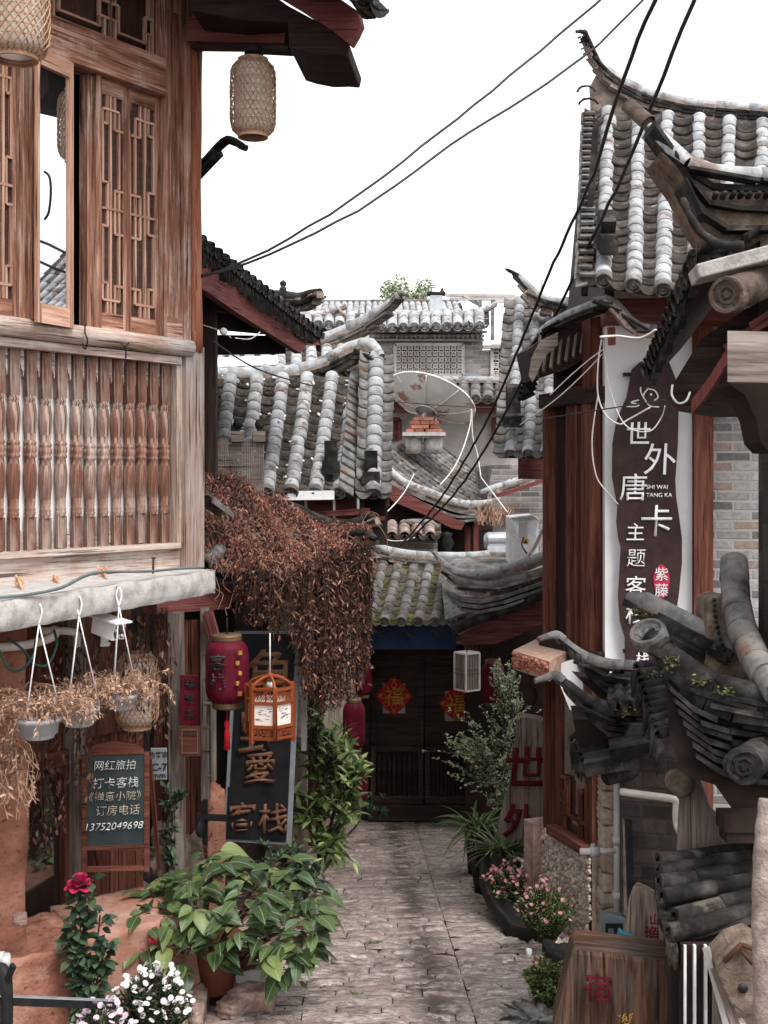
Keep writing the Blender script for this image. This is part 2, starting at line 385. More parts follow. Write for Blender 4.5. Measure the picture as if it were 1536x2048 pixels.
M['pan'] = mat('brown pan tile', [(.3, (.018, .015, .013)), (.5, (.05, .042, .037)), (.72, (.115, .099, .088))], 12, 'pos', rough=.9, bump=.6, bd=.008, fine=60, isl=.35, patch=((.26, .23, .21), 9, .66, .72))
M['pan_moss'] = mat('mossy pan tile', [(.3, (.04, .034, .03)), (.5, (.10, .085, .07)), (.72, (.2, .175, .16))], 12, 'pos', rough=.9, bump=.6, bd=.008, fine=60, isl=.35, patch=((.09, .095, .02), 6, .5, .6))
M['mortar'] = mat('old lime mortar', [(.3, (.13, .095, .08)), (.55, (.30, .235, .205)), (.75, (.46, .385, .345))], 14, 'pos', rough=.95, bump=.9, bd=.02, fine=80)
M['mud'] = mat('dry mud', [(.3, (.07, .05, .038)), (.55, (.18, .135, .105)), (.75, (.30, .235, .185))], 14, 'pos', rough=.95, bump=.9, bd=.02, fine=80)
M['adobe'] = mat('red adobe', [(.25, (.12, .046, .031)), (.5, (.26, .112, .076)), (.75, (.38, .195, .142))], 6, 'pos', rough=.95, bump=.9, bd=.02, fine=60, patch=((.49, .29, .215), 3.2, .55, .7), patch2=((.11, .042, .028), 32, .58, .68))
M['adobe_top'] = mat('worn adobe', [(.25, (.16, .075, .054)), (.5, (.30, .16, .12)), (.75, (.42, .27, .215))], 5, 'pos', rough=.95, bump=.6, bd=.012, fine=60, patch=((.27, .11, .07), 4, .55, .7), patch2=((.16, .06, .04), 38, .6, .7))
M['concrete'] = mat('rough concrete', [(.3, (.25, .235, .225)), (.5, (.40, .378, .36)), (.7, (.50, .476, .455))], 16, 'pos', rough=.92, bump=.8, bd=.01, fine=90, patch=((.26, .23, .21), 4, .6, .75), patch2=((.2, .18, .16), 50, .66, .72))
M['plaster'] = mat('white plaster', [(.3, (.66, .65, .65)), (.7, (.8, .79, .79))], 4, 'pos', rough=.85, bump=.1, patch=((.5, .47, .45), 2.5, .66, .9))
M['plaster_grey'] = mat('grey plaster', [(.3, (.30, .27, .25)), (.7, (.46, .43, .41))], 3, 'pos', rough=.9, bump=.3, patch=((.2, .17, .155), 2.5, .55, .8))
M['brick'] = brickmat('grey brick', (.12, .113, .108), (.33, .315, .305), (.36, .345, .33), red=(.24, .18, .16))
M['brick_far'] = brickmat('far grey brick', (.12, .11, .105), (.27, .25, .24), (.36, .33, .31), bw=.26, bh=.072)
M['brick_dark'] = brickmat('near black brick', (.022, .019, .018), (.055, .046, .042), (.055, .038, .032), bw=.24, bh=.075, ms=.008)  # very dark bricks, mortar of nearly the same tone
M['brick_red'] = mat('red brick', [(.3, (.26, .085, .055)), (.7, (.47, .20, .14))], 14, 'pos', rough=.9, bump=.5, isl=.25)
M['clay_brown'] = mat('brown fired clay', [(.3, (.035, .025, .02)), (.5, (.095, .07, .057)), (.72, (.18, .14, .118))], 12, 'pos', rough=.85, bump=.7, bd=.008, fine=60, patch=((.05, .042, .036), 8, .55, .7))
M['stone'] = mat('tan stone', [(.25, (.13, .095, .07)), (.5, (.33, .26, .205)), (.75, (.5, .42, .35))], 7, 'pos', rough=.9, bump=1, bd=.02, fine=40, isl=.2)
M['rock'] = mat('reddish rock', [(.25, (.12, .075, .06)), (.5, (.30, .2, .165)), (.75, (.5, .4, .35))], 8, 'pos', rough=.9, bump=1, bd=.03, fine=40, isl=.2)
M['pebble'] = mat('river pebble', [(.3, (.3, .235, .19)), (.7, (.55, .47, .4))], 8, 'pos', rough=.6, bump=.2, isl=.38)
M['black'] = mat('black iron', [(.3, (.008, .008, .009)), (.7, (.022, .021, .022))], 20, 'pos', rough=.5, bump=.1)
M['shade'] = mat('shaded dark board', [(.3, (.012, .009, .008)), (.7, (.03, .02, .017))], 8, 'pos', rough=.9, bump=.2)  # near-black base colour holds the shade of unlit rooms, soffits and recesses
M['cable'] = plain('black cable', (.02, .019, .019), .6)
M['white_cable'] = plain('white cable', (.62, .59, .56), .5)
M['pvc'] = plain('white pvc', (.55, .49, .45), .45)
M['pvc_grey'] = plain('grey pvc', (.36, .35, .345), .5)
M['hose'] = plain('green hose', (.015, .07, .05), .4)
M['white'] = plain('white enamel', (.78, .78, .79), .4)
M['offwhite'] = plain('off white plastic', (.6, .58, .56), .5)
M['steel'] = plain('galvanised steel', (.45, .47, .49), .35, .6)
M['grey_box'] = plain('grey metal box', (.10, .125, .13), .5)
M['yellow'] = plain('yellow sticker', (.75, .5, .03), .5)
M['dish'] = mat('painted dish', [(.3, (.58, .56, .53)), (.7, (.72, .70, .66))], 3, 'pos', rough=.55, bump=.05, patch=((.30, .075, .035), 3.0, .57, .62), patch2=((.40, .36, .32), 3, .55, .75))
M['red_cloth'] = mat('deep red lantern cloth', [(.3, (.055, .003, .010)), (.7, (.115, .008, .02))], 9, 'pos', rough=.55, bump=.1)
M['red_paper'] = mat('red paper', [(.3, (.42, .012, .02)), (.7, (.58, .022, .03))], 6, 'pos', rough=.6, bump=.1)
M['gold'] = plain('gold paint', (.55, .33, .06), .4, .3)
M['gold_dim'] = plain('tarnished gold trim', (.13, .075, .035), .5, .3)
M['bamboo'] = mat('woven bamboo', [(.3, (.24, .125, .07)), (.7, (.46, .3, .2))], 20, 'pos', rough=.6, bump=.2, isl=.2)
M['lampcloth'] = mat('cream lamp lining', [(.3, (.60, .53, .47)), (.7, (.7, .64, .58))], 5, 'pos', rough=.9, bump=.05)
M['ink'] = plain('black ink', (.012, .011, .011), .6)
M['chalk'] = plain('white chalk', (.62, .64, .62), .9)
M['chalk_tan'] = plain('tan chalk', (.42, .36, .28), .9)
M['chalk_red'] = plain('rose chalk', (.45, .12, .16), .9)
M['board'] = mat('slate chalkboard', [(.3, (.022, .03, .032)), (.7, (.05, .06, .062))], 5, 'pos', rough=.5, bump=.05, patch=((.14, .15, .15), 2.2, .6, .9))
M['sign_brown'] = mat('dark brown sign board', [(.3, (.030, .016, .016)), (.7, (.055, .033, .031))], 9, 'pos', rough=.55, bump=.2, fine=50)
M['sign_black'] = mat('black sign board', [(.3, (.006, .006, .007)), (.7, (.016, .015, .016))], 6, 'pos', rough=.35, bump=.05)
M['acrylic'] = plain('clear acrylic edge', (.16, .17, .185), .15)
M['letter_white'] = plain('white letter paint', (.8, .79, .77), .5)
M['lantern_dark'] = M['red_cloth']; M['letter_bronze'] = mat('bronze letter paint', [(.3, (.075, .034, .02)), (.7, (.165, .08, .047))], 12, 'pos', rough=.5, bump=.3)
M['letter_red'] = mat('carved red paint', [(.3, (.05, .004, .008)), (.7, (.12, .012, .018))], 15, 'pos', rough=.7, bump=.3)
M['seal'] = plain('crimson seal', (.48, .012, .06), .5)
M['blue_paint'] = mat('dark blue paint', [(.3, (.02, .038, .09)), (.7, (.04, .072, .155))], 6, 'pos', rough=.6, bump=.1)
M['tan_paint'] = plain('dull ochre paint', (.13, .085, .055), .7)
M['teal'] = mat('peeling teal paint', [(.3, (.02, .11, .15)), (.7, (.05, .22, .27))], 20, 'pos', rough=.7, bump=.4, patch=((.03, .03, .03), 9, .6, .7))
M['terracotta'] = mat('terracotta', [(.3, (.12, .04, .025)), (.7, (.2, .075, .045))], 9, 'pos', rough=.9, bump=.2)
M['pot_white'] = plain('grey white plastic pot', (.42, .43, .45), .45)
M['pot_dark'] = mat('black trough', [(.3, (.008, .008, .008)), (.7, (.025, .022, .021))], 9, 'pos', rough=.6, bump=.5, bd=.02)
M['soil'] = mat('soil', [(.3, (.02, .013, .01)), (.7, (.05, .035, .027))], 20, 'pos', rough=1, bump=1, bd=.02)
M['rope'] = plain('jute twine', (.46, .27, .16), .9)
M['string'] = plain('white string', (.7, .68, .67), .8)
M['dry'] = leafmat('dry brown leaf', [(0, (.014, .008, .006)), (.4, (.045, .019, .013)), (.65, (.10, .038, .024)), (.88, (.19, .08, .05)), (1, (.32, .18, .125))], rough=.8, trans=.05)
M['dry_red'] = leafmat('dry russet leaf', [(0, (.03, .012, .009)), (.3, (.095, .031, .021)), (.6, (.185, .06, .04)), (.9, (.28, .11, .072)), (1, (.42, .23, .16))], rough=.8, trans=.05)
M['dry_dark'] = leafmat('dead dark leaf', [(0, (.016, .009, .007)), (.5, (.055, .024, .016)), (.85, (.13, .06, .04)), (1, (.25, .14, .1))], rough=.8, trans=.05)
M['straw'] = leafmat('dry straw', [(0, (.16, .08, .05)), (.5, (.34, .2, .135)), (1, (.50, .33, .24))], rough=.9, trans=.1)
M['twig'] = mat('dry twig', [(.3, (.03, .015, .011)), (.7, (.10, .05, .036))], 20, 'pos', rough=.9, bump=.3)
M['twig_tan'] = mat('pale twig', [(.3, (.2, .11, .075)), (.7, (.40, .25, .18))], 20, 'pos', rough=.9, bump=.3)
M['stem'] = mat('green brown stem', [(.3, (.02, .018, .012)), (.7, (.06, .05, .03))], 20, 'pos', rough=.8, bump=.2)
M['bigleaf'] = leafmat('broad green leaf', [(0, (.02, .036, .012)), (.45, (.045, .075, .023)), (.8, (.08, .122, .036)), (1, (.19, .23, .07))], .42, (.25, .33, .2))
M['leaf'] = leafmat('mid green leaf', [(0, (.032, .05, .018)), (.5, (.095, .14, .042)), (.85, (.19, .25, .085)), (1, (.40, .44, .18))], .38)
M['leaf_pale'] = leafmat('pale green leaf', [(0, (.13, .165, .085)), (.5, (.32, .38, .22)), (1, (.62, .66, .46))], .5)
M['leaf_dark'] = leafmat('dark green leaf', [(0, (.012, .025, .014)), (.5, (.03, .055, .028)), (1, (.075, .11, .055))], .45)
M['strap'] = leafmat('strap leaf', [(0, (.045, .07, .024)), (.5, (.095, .15, .05)), (1, (.25, .31, .12))], .32)
M['petal_white'] = plain('white petal', (.56, .52, .525), .7)
M['petal_pink'] = leafmat('pink petal', [(0, (.42, .12, .17)), (.5, (.55, .22, .27)), (1, (.68, .40, .43))], .6)
M['petal_lilac'] = plain('lilac petal', (.52, .38, .45), .7)
M['petal_red'] = leafmat('crimson petal', [(0, (.28, .006, .04)), (1, (.55, .03, .11))], .5)
M['moss'] = leafmat('roof moss', [(0, (.04, .045, .012)), (.6, (.10, .105, .025)), (1, (.26, .22, .11))], .9)
M['grass'] = leafmat('grass blade', [(0, (.06, .08, .02)), (1, (.18, .2, .06))], .6)
M['curtain'] = mat('dark window cloth', [(.3, (.03, .017, .013)), (.7, (.085, .045, .035))], 6, 'uv', (6, 1, 1), rough=.5, bump=.2)
M['bracket_wood'] = mat('carved pale wood', [(.3, (.30, .16, .11)), (.7, (.55, .4, .32))], 25, 'pos', rough=.7, bump=.5)
def glassmat(name, tint, mixv):
    t = NT(name); t.b.inputs['Base Color'].default_value = (*tint, 1); t.b.inputs['Roughness'].default_value = .12
    g = t.N('BsdfGlossy', Roughness=.015); g.inputs['Color'].default_value = (.95, .96, .97, 1); mx = t.N('MixShader'); mx.inputs[0].default_value = mixv
    t.L(t.b.outputs[0], mx.inputs[1]); t.L(g.outputs[0], mx.inputs[2]); t.L(mx.outputs[0], t.out.inputs[0]); return t.m
M['mirror_glass'] = glassmat('reflecting window glass', (.03, .03, .03), .8)
M['glass'] = glassmat('dark window glass', (.018, .013, .012), .22)
def street_mat():
    t = NT('wet paving stone'); v = t.coord('pos', (1, 1, 1)); vs = t.coord('pos', (.8, 1.7, 1))
    a = t.mix(.5, t.noise(vs, 9, 10, .78, .1), t.noise(vs, 30, 6, .8)); b = t.noise(v, 1.6, 4, .6); c = t.ramp(a, [(.37, (.035, .024, .02)), (.44, (.19, .138, .118)), (.52, (.46, .37, .33)), (.60, (.82, .74, .70))])
    c = t.mix(t.ramp(b, [(.45, 0.0), (.7, .6)]), c, (.36, .25, .215)); c = t.island(c, .14)
    dk = t.ramp(t.noise(t.coord('pos', (.5, 2.8, 1)), 5, 8, .78), [(.36, .12), (.42, 1.0)]); dk2 = t.ramp(t.noise(t.coord('pos', (1, 3.4, 1)), 24, 5, .75), [(.36, .3), (.46, 1.0)]); dk = t.mix(1.0, dk, dk2, 'MULTIPLY'); c = t.mix(1.0, c, dk, 'MULTIPLY')
    # the wet runnel down the middle, broken into pools
    sp = t.N('SeparateXYZ'); t.L(v, sp.inputs[0]); ma = t.N('Math', operation='MULTIPLY_ADD'); t.L(sp.outputs[1], ma.inputs[0]); ma.inputs[1].default_value = .023; t.L(sp.outputs[0], ma.inputs[2])
    sb = t.N('Math', operation='SUBTRACT'); t.L(ma.outputs[0], sb.inputs[0]); sb.inputs[1].default_value = .42; ab = t.N('Math', operation='ABSOLUTE'); t.L(sb.outputs[0], ab.inputs[0])
    near = t.ramp(ab.outputs[0], [(0.0, 1.0), (.05, .9), (.17, .0)]); pool = t.ramp(t.noise(t.coord('pos', (1.6, 3.2, 1)), 3.2, 7, .75), [(.47, 0.0), (.50, 1.0)])
    wet = t.mix(1.0, near, pool, 'MULTIPLY'); wk = t.N('Math', operation='MULTIPLY'); t.L(wet, wk.inputs[0]); wk.inputs[1].default_value = .85; c = t.mix(wk.outputs[0], c, (.05, .03, .024))
    t.L(c, t.b.inputs['Base Color']); r = t.ramp(t.noise(v, 3.2, 5, .6), [(.36, .24), (.62, .48)]); t.L(r, t.b.inputs['Roughness'])
    t.b.inputs['Specular IOR Level'].default_value = 1.0
    t.bump(t.mix(.7, a, t.noise(t.coord('pos', (1, 1.2, 1)), 60, 5, .75)), 1.0, .02); return t.m
M['street'] = street_mat(); M['baluster'] = wood('turned baluster timber', (.04, .017, .012), (.15, .07, .049), (.35, .225, .17), (.36, .29, .25), .50, .66, bump=.8)
M['ground'] = mat('packed earth', [(.3, (.05, .035, .028)), (.7, (.14, .10, .083))], 6, 'pos', rough=.7, bump=.8, bd=.02, fine=50)

WORN[M['tile_dark']] = 1.0
# ---------------------------------------------------------------- roofs
def deck(S, mb, th=.03, nu=8, nv=6):
    mb.grid(lambda u, v: S(u, v) - Z * .02, nu, nv); mb.grid(lambda u, v: S(1 - u, v) - Z * (.02 + th), nu, nv)
    for k in range(nu):
        a, b = k / nu, (k + 1) / nu
        for vv in (0, 1): mb.quad(S(a, vv) - Z * .02, S(a, vv) - Z * (.02 + th), S(b, vv) - Z * (.02 + th), S(b, vv) - Z * .02)
def plane_S(eL, eR, rR, rL, sag=.0, lift=0, lp=3):
    eL, eR, rR, rL = map(V, (eL, eR, rR, rL))
    def S(u, v):
        p = eL.lerp(eR, u).lerp(rL.lerp(rR, u), v)
        return p - Z * sag * sin(pi * min(1, max(0, v))) + Z * lift * abs(2 * u - 1) ** lp * (1 - v)
    return S
def cap_disc(mb, c, d, r):
    d = d.normalized(); pr = [(0, .012), (r * .18, .012), (r * .24, .004), (r * .34, .004), (r * .4, .011), (r * .5, .011), (r * .56, .004), (r * .74, .004), (r * .8, .015), (r * .98, .015), (r * 1.04, .0), (r * 1.04, -.035), (0, -.035)]
    mb.lathe(c, d, pr, 18, sm=False)
    _, x, y = basis(d)
    for j in range(7):                    # spiral petals
        t = 2 * pi * j / 7; mb.tube([c + d * .005 + (x * cos(t + q) + y * sin(t + q)) * r * (.26 + q * .8) for q in (0, .2, .4, .56)], r * .045, 5)
def tile_roof(parent, S, ncol, ntile, rc, mcov, mpan, caps=True, drips=True, jit=1.0, dk='dark_wood', capm=None, edge=True, thick=.012, rise=.25):
    cov, pan, cap = MB(), MB(), MB(); e = 1e-3
    for i in range(ncol):
        u = (i + .5) / ncol; wob = U(-.006, .006) * jit
        for k in range(ntile):
            v0 = k / ntile; v1 = (k + 1.12) / ntile
            p0 = S(u, v0); p1 = S(u, v1); du = (S(min(1, u + .02), v0) - S(max(0, u - .02), v0)).normalized(); dv = (p1 - p0).normalized(); n = du.cross(dv).normalized()
            sl_ = du * U(-.018, .018) if R() < .06 else V((0, 0, 0)); j = du * (wob + U(-.003, .003) * jit) + n * (rc * .07 + U(0, .002) * jit) + sl_; j2 = du * (wob + U(-.003, .003) * jit) + n * rc * .0 + sl_
            cov.arc(p0 + j, p1 + j2, rc * U(.985, 1.025), rc * .96, n, -.1, pi + .1, 8, thick)
        if caps:
            p0 = S(u, 0); p1 = S(u, .05); du = (S(u + .01, 0) - S(u - .01, 0)).normalized(); n = du.cross(p1 - p0).normalized()
            cap_disc(cap, p0 + n * rc * .15 - (p1 - p0).normalized() * .012, (p0 - p1), rc * .98)
    for i in range(0 if edge else 1, ncol + (1 if edge else 0)):
        u = i / ncol; wd = (S(1, 0) - S(0, 0)).length / ncol
        for k in range(ntile):
            v0 = k / ntile; v1 = (k + 1.1) / ntile; uu = min(.999, max(.001, u)); p0 = S(uu, v0); p1 = S(uu, v1)
            du = (S(min(1, uu + .02), v0) - S(max(0, uu - .02), v0)).normalized(); n = du.cross((p1 - p0)).normalized()
            R0 = wd * .62; h = R0 * .55
            lift0 = n * (.018 + U(-.006, .006) * jit); sh = du * U(-.008, .008) * jit; sv = (p1 - p0) * U(-.12, .12) * jit
            q0 = p0 + lift0 + n * (R0 * .98) + sh + sv; q1 = p1 + n * (.004 + R0 * .98) + sh
            pan.arc(q0, q1, R0, R0 * .98, n, pi + .86, 2 * pi - .86, 6, -.013)
        if drips:
            p0 = S(min(.999, max(.001, u)), 0); d = (p0 - S(u, .05)).normalized(); du = (S(min(1, u + .01), 0) - S(max(0, u - .01), 0)).normalized(); n = du.cross(-d).normalized()
            i0 = len(pan.v); K = 6
            for q in range(K + 1):
                t = -1 + 2 * q / K; base = p0 + d * .012 + du * t * wd * .42 + n * (.012 + .03 * t * t)
                pan.v += [base, base - Z * (.012 + .035 * (1 - t * t)) + d * .01]
            for q in range(K):
                a = i0 + 2 * q; pan.face((a, a + 1, a + 3, a + 2), ((0, 0), (0, .04), (.03, .04), (.03, 0)), True)
    r = cov.build('cover_tile_courses', M[mcov], parent)
    pan.build('pan_tile_courses', M[mpan], parent)
    if caps: cap.build('eave_discs', M[capm or mcov], parent)
    db = MB(); deck(S, db); db.build('roof_deck', M[dk], parent)
    return r
def ridge(parent, pts, r, m='tile', mc='tile_mid', layers=2, seg=.2, mort=True, tipflat=0, name='ridge', dots=False, lh=.4, lw=1.35, mm='mortar'):
    pts = resample(smooth(pts), seg / 3); n = len(pts); tb, cb, mb, db = MB(), MB(), MB(), MB()
    def fr(i):
        t = (pts[min(i + 1, n - 1)] - pts[max(0, i - 1)]).normalized(); s = t.cross(Z)
        if s.length < 1e-3: s = V((0, 1, 0))
        s.normalize(); return t, s, s.cross(t)
    def fe(k): return min(1, .5 + k / (n * .3), .5 + (n - 1 - k) / (n * .3))
    i = 0
    while i < n - 1:
        j = min(n - 1, i + 3); t, s, u = fr(i); off = u * U(0, .003)
        tb.arcs([pts[k] + off for k in range(i, j + 1)] + [pts[j] + (pts[j] - pts[j - 1]) * .12 + off], [r * fe(k) * (1.04 - .06 * (k - i) / 3) for k in range(i, j + 1)] + [r * fe(j) * .97], [fr(k)[2] for k in range(i, j + 1)] + [fr(j)[2]], -.5, pi + .5, 10, .010)
        i = j
    tb.tube([pts[0], pts[0] + (pts[0] - pts[1]) * .02], r * .48, 12); tb.tube([pts[-1], pts[-1] + (pts[-1] - pts[-2]) * .02], r * .46, 12)
    h = r * .55
    for L in range(layers):
        w = r * (lw + .12 * L); st = L % 2; i = 0
        while i < n - 1:
            j = min(n - 1, i + (3 if i or not st else 2)); a, b = pts[i], pts[j]; _, s, u = fr((i + j) // 2); jl = U(-.01, .01)
            tp = min(1, .3 + i / (n * .3), .3 + (n - 1 - i) / (n * .3)); d = u * (h + r * lh * (L + .5) * 1.25) * tp; q = (b - a) * .485
            cb.box((a + b) / 2 - d, q, s * (w + jl) * (.4 + .6 * tp), u * r * lh * .5); i = j
    if mort:
        hh = h + r * lh * layers * 1.25
        for k in range(n - 1):
            _, s, u = fr(k); a, b = pts[k], pts[k + 1]; tp = min(1, .2 + k / (n * .3), .2 + (n - 1 - k) / (n * .3)); u = u * tp; s = s * (.4 + .6 * tp)
            mb.box((a + b) / 2 - u * (hh * .5 + r * .3) + s * U(-.006, .006), (b - a) * .55, s * r * (1.0 + U(-.06, .1)), u * (hh * .5 + r * .3))
    o = tb.build(name, M[m], parent)
    if layers: cb.build('ridge_course', M[mc], o)
    if mort: mb.build('ridge_mortar', M[mm], o)
    if dots:
        for k in range(0, n - 1):
            _, s, u = fr(k)
            for q in (0, .5):
                c = pts[k].lerp(pts[k + 1], q) - u * (r * .75)
                for sg in (-1, 1): db.lathe(c + s * sg * r * 1.12, s * sg, [(r * .16, -.02), (r * .16, r * .08), (r * .08, r * .14), (0, r * .15)], 8)
        db.build('ridge_stud_row', M[mc], o)
    return o

# ---------------------------------------------------------------- setting: ground and lane
def ground_z(x, y): return gz(min(max(y, -6), 15.5))
g = MB(); g.grid(lambda u, v: V((-60 + 120 * u, -6 + 21.5 * v, gz(-6 + 21.5 * v) - .05)), 40, 30)
g.grid(lambda u, v: V((-400 + 800 * u, 15.5 + 600 * v, gz(15.5) - .05)), 20, 20)
tag(g.build('ground', M['ground']), kind='structure')
# paving stones: courses laid across the lane, each stone a low cushion
st = MB(); y = 3.6; rs = random.Random(3)
def lane_l(y): return -1.42 + max(0, (y - 6)) * .02
def lane_r(y): return 1.5 if y < 9.5 else 1.25
def stone(mb, x0, x1, y0, y1, h, zf, n=4):
    nx = max(3, int((x1 - x0) / .03)); ny = 5; tl = rs.uniform(-.012, .012); tw = rs.uniform(-.006, .022); ph = rs.random() * 9
    def f(u, v):
        x = x0 + (x1 - x0) * u; yy = y0 + (y1 - y0) * v; yy += .022 * sin(2.1 * x + yy * .8) + .006 * sin(9 * x + 2 * yy) + .003 * sin(27 * x + 5 * yy); a = min(u, 1 - u) * (x1 - x0) / .02; b = min(v, 1 - v) * (y1 - y0) / .014
        e = min(1, a) * min(1, b); rag = .004 * sin(19 * x + ph) + .002 * sin(53 * x) 
        return V((x, yy + rag, zf(yy) - .012 + (.012 + h) * (e ** .6) + tl * (u - .5) + tw * (v - .5) + .008 * noise.noise(V((x * 11, yy * 15, ph))) + .005 * noise.noise(V((x * 30, yy * 38, ph)))))
    mb.grid(f, nx, ny)
band = []
while y < 14.35:
    d = rs.uniform(.08, .19); x = lane_l(y); xr = lane_r(y)
    while x < xr:
        w = rs.uniform(.2, .52)
        for gx in (.46,):                                    # two long joints run down the lane
            q = gx - (y - 6) * .012
            if x < q - .05 and x + w > q - .04: w = q - x
        stone(st, x + .003, x + w - .003, y + .002, y + d - .002, rs.uniform(-.009, .010), gz)
        x += w
    y += d
so_ = tag(st.build('paved_lane', M['street']), kind='structure')
b_ = so_

# ---------------------------------------------------------------- the timber house on the left (upper floor, ledge, roof)
W1 = Wall((-1.037, 6.5), (.73, 1.0))
def ux(px): return W1.uz(px, 500)[0]
def wrect(mb, W, u0, u1, z0, z1, off=0, depth=.04):
    c = W.pt((u0 + u1) / 2, (z0 + z1) / 2, off + depth / 2)
    mb.box(c, W.r * (u1 - u0) / 2, Z * (z1 - z0) / 2, W.n * depth / 2)
UL = -3.4                                                       # far left end of the facade, out of frame
H = thing('timber_house', W1.pt(-.6, -2.9), 'tall reddish timber house with lattice windows and a balustrade above a concrete ledge', 'house')
def part(mb, name, m, par=None, bv=0): return mb.build(name, M[m], par if par is not None else H, bv)
# round corner pillar, square lower post
b = MB(); pp = [W1.pt(ux(387), z, .0) + V((.004 * sin(z * 3), 0, 0)) for z in [.69 + .11 * k for k in range(20)]]
b.tube(pp, [.046 + .002 * sin(k * 1.3) for k in range(20)], 14); part(b, 'pillar', 'log')
b = MB(); wrect(b, W1, ux(362), ux(398), -.47, .72, -.06, .1); part(b, 'corner_post', 'wood_post', bv=.008)
# panel strips between pillar and windows
b = MB(); wrect(b, W1, ux(316), ux(321), .74, 2.6, -.02, .07); wrect(b, W1, ux(357), ux(371), .74, 2.6, -.02, .06); wrect(b, W1, ux(321), ux(357), .74, .86, -.02, .05); part(b, 'stile', 'wood')
b = MB(); wrect(b, W1, ux(321), ux(357), .86, 2.48, -.03, .035); wrect(b, W1, ux(321), ux(357), 2.48, 2.62, -.03, .05); part(b, 'side_panel', 'wood')
# header beam, log rail
b = MB(); wrect(b, W1, UL, ux(316), 2.03, 2.2, -.04, .1); part(b, 'header_beam', 'wood', bv=.006)
b = MB(); wrect(b, W1, UL, ux(316), 2.003, 2.028, -.05, .125); part(b, 'header_moulding', 'wood')
b = MB(); b.tube([W1.pt(UL + (ux(371) - UL) * k / 12, .705 + .0015 * sin(k * 2), .035) for k in range(13)], [.05 - .004 * (k / 12) for k in range(13)], 14); part(b, 'log_rail', 'wood_pale')
# back wall of the dark room and the outer shell
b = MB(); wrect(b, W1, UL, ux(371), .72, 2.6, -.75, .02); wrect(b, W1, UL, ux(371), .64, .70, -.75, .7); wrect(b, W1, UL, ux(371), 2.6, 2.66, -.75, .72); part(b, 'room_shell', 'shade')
b = MB(); c1 = W1.pt(ux(371), 0, -.02); 
b.prism([c1 + Z * -.47, c1 + Z * -.47 - W1.n * 3.2, c1 + Z * 2.7 - W1.n * 3.2, c1 + Z * 2.7], -W1.r * .05); part(b, 'gable_wall', 'brown_wood')
# transom lattice
TR = (2.205, 2.62)
b = MB(); wrect(b, W1, UL, ux(312), TR[0], TR[1], -.08, .012); part(b, 'transom_pane', 'curtain')
b = MB()
for u0, u1 in ((ux(228), ux(312)), (ux(100), ux(228)), (ux(-90), ux(100))):
    z0, z1 = TR; w = .012; a = .02
    def lb(s0, t0, s1, t1): 
        p = W1.pt(u0 + (u1 - u0) * s0, z0 + (z1 - z0) * t0, -.03); q = W1.pt(u0 + (u1 - u0) * s1, z0 + (z1 - z0) * t1, -.03); b.bar(p, q, .013, .02, W1.n)
    for s in (0, 1): lb(s, 0, s, 1)
    for s in (.1, .9): lb(s, 0, s, .3); lb(s, .5, s, 1)
    for s in (.02, .82): lb(s, .3, s + .16, .3); lb(s, .5, s + .16, .5); lb(s + .16 if s < .5 else s, .3, s + .16 if s < .5 else s, .5)
    lb(.18, .17, .82, .17); lb(.18, .17, .18, .3); lb(.82, .17, .82, .3); lb(.1, .82, .9, .82)
part(b, 'transom_lattice', 'lattice')
SASH = [(.42, 0, .42, 1), (.27, 0, .27, .13), (.62, 0, .62, .15), (.05, .065, .82, .065), (.05, .065, .05, .13), (.05, .13, .27, .13), (.82, .065, .82, .15), (.62, .15, 1, .15), (.82, .15, .82, .42), (.06, .13, .06, .40),
        (0, .40, .28, .40), (.28, .40, .28, .60), (0, .60, .28, .60), (0, .52, 1, .52), (.62, .43, .62, .63), (.62, .43, 1, .43), (.62, .63, 1, .63), (.82, .43, .82, .87), (.06, .6, .06, .86),
        (0, .86, .28, .86), (.28, .86, .28, .94), (.62, .87, 1, .87), (.62, .87, .62, 1), (.82, .87, .82, .94), (.05, .94, .82, .94), (.05, .86, .05, .94), (.27, .94, .27, 1)]
def sash(name, ua, ub, z0, z1, off=0.0, f=None, flip=False, glass='curtain', lat=True, tilt=0.0, fm='wood'):
    """a lattice sash: frame > pane and lattice; tilt swings it out about its left stile"""
    q = Quaternion(Z, tilt); o = W1.pt(ua, 0, off); rr = q @ W1.r; nn = q @ W1.n; w = ub - ua; f = f or w * .125
    def pt(s, z, d): return o + rr * s + nn * d + Z * z
    b = MB()
    def fb(s0, s1, za, zb, d0=-.008, d1=.012): b.box(pt((s0 + s1) / 2, (za + zb) / 2, (d0 + d1) / 2), rr * (s1 - s0) / 2, Z * (zb - za) / 2, nn * (d1 - d0) / 2)
    fb(0, f * (.6 if tilt else 1), z0, z1); fb(w - f, w, z0, z1); fb(f, w - f, z0, z0 + .09); fb(f, w - f, z1 - .075, z1)
    fr = b.build(name, M[fm], H, .003)
    b = MB(); ia, ib, iz0, iz1 = f * (.6 if tilt else 1), w - f, z0 + .09, z1 - .075
    b.box(pt((ia + ib) / 2, (iz0 + iz1) / 2, -.004), rr * (ib - ia) / 2, Z * (iz1 - iz0) / 2, nn * .003); b.build('pane', M[glass], fr)
    if lat:
        b = MB()
        for s0, t0, s1, t1 in SASH:
            if flip: s0, s1 = 1 - s0, 1 - s1
            b.bar(pt(ia + (ib - ia) * s0, iz1 - (iz1 - iz0) * t0, .004 if s0 == s1 else .006), pt(ia + (ib - ia) * s1, iz1 - (iz1 - iz0) * t1, .004 if s0 == s1 else .006), .0125, .018, nn)
        b.build('lattice', M['lattice'], fr)
    return fr
ZB, ZT = .745, 2.0
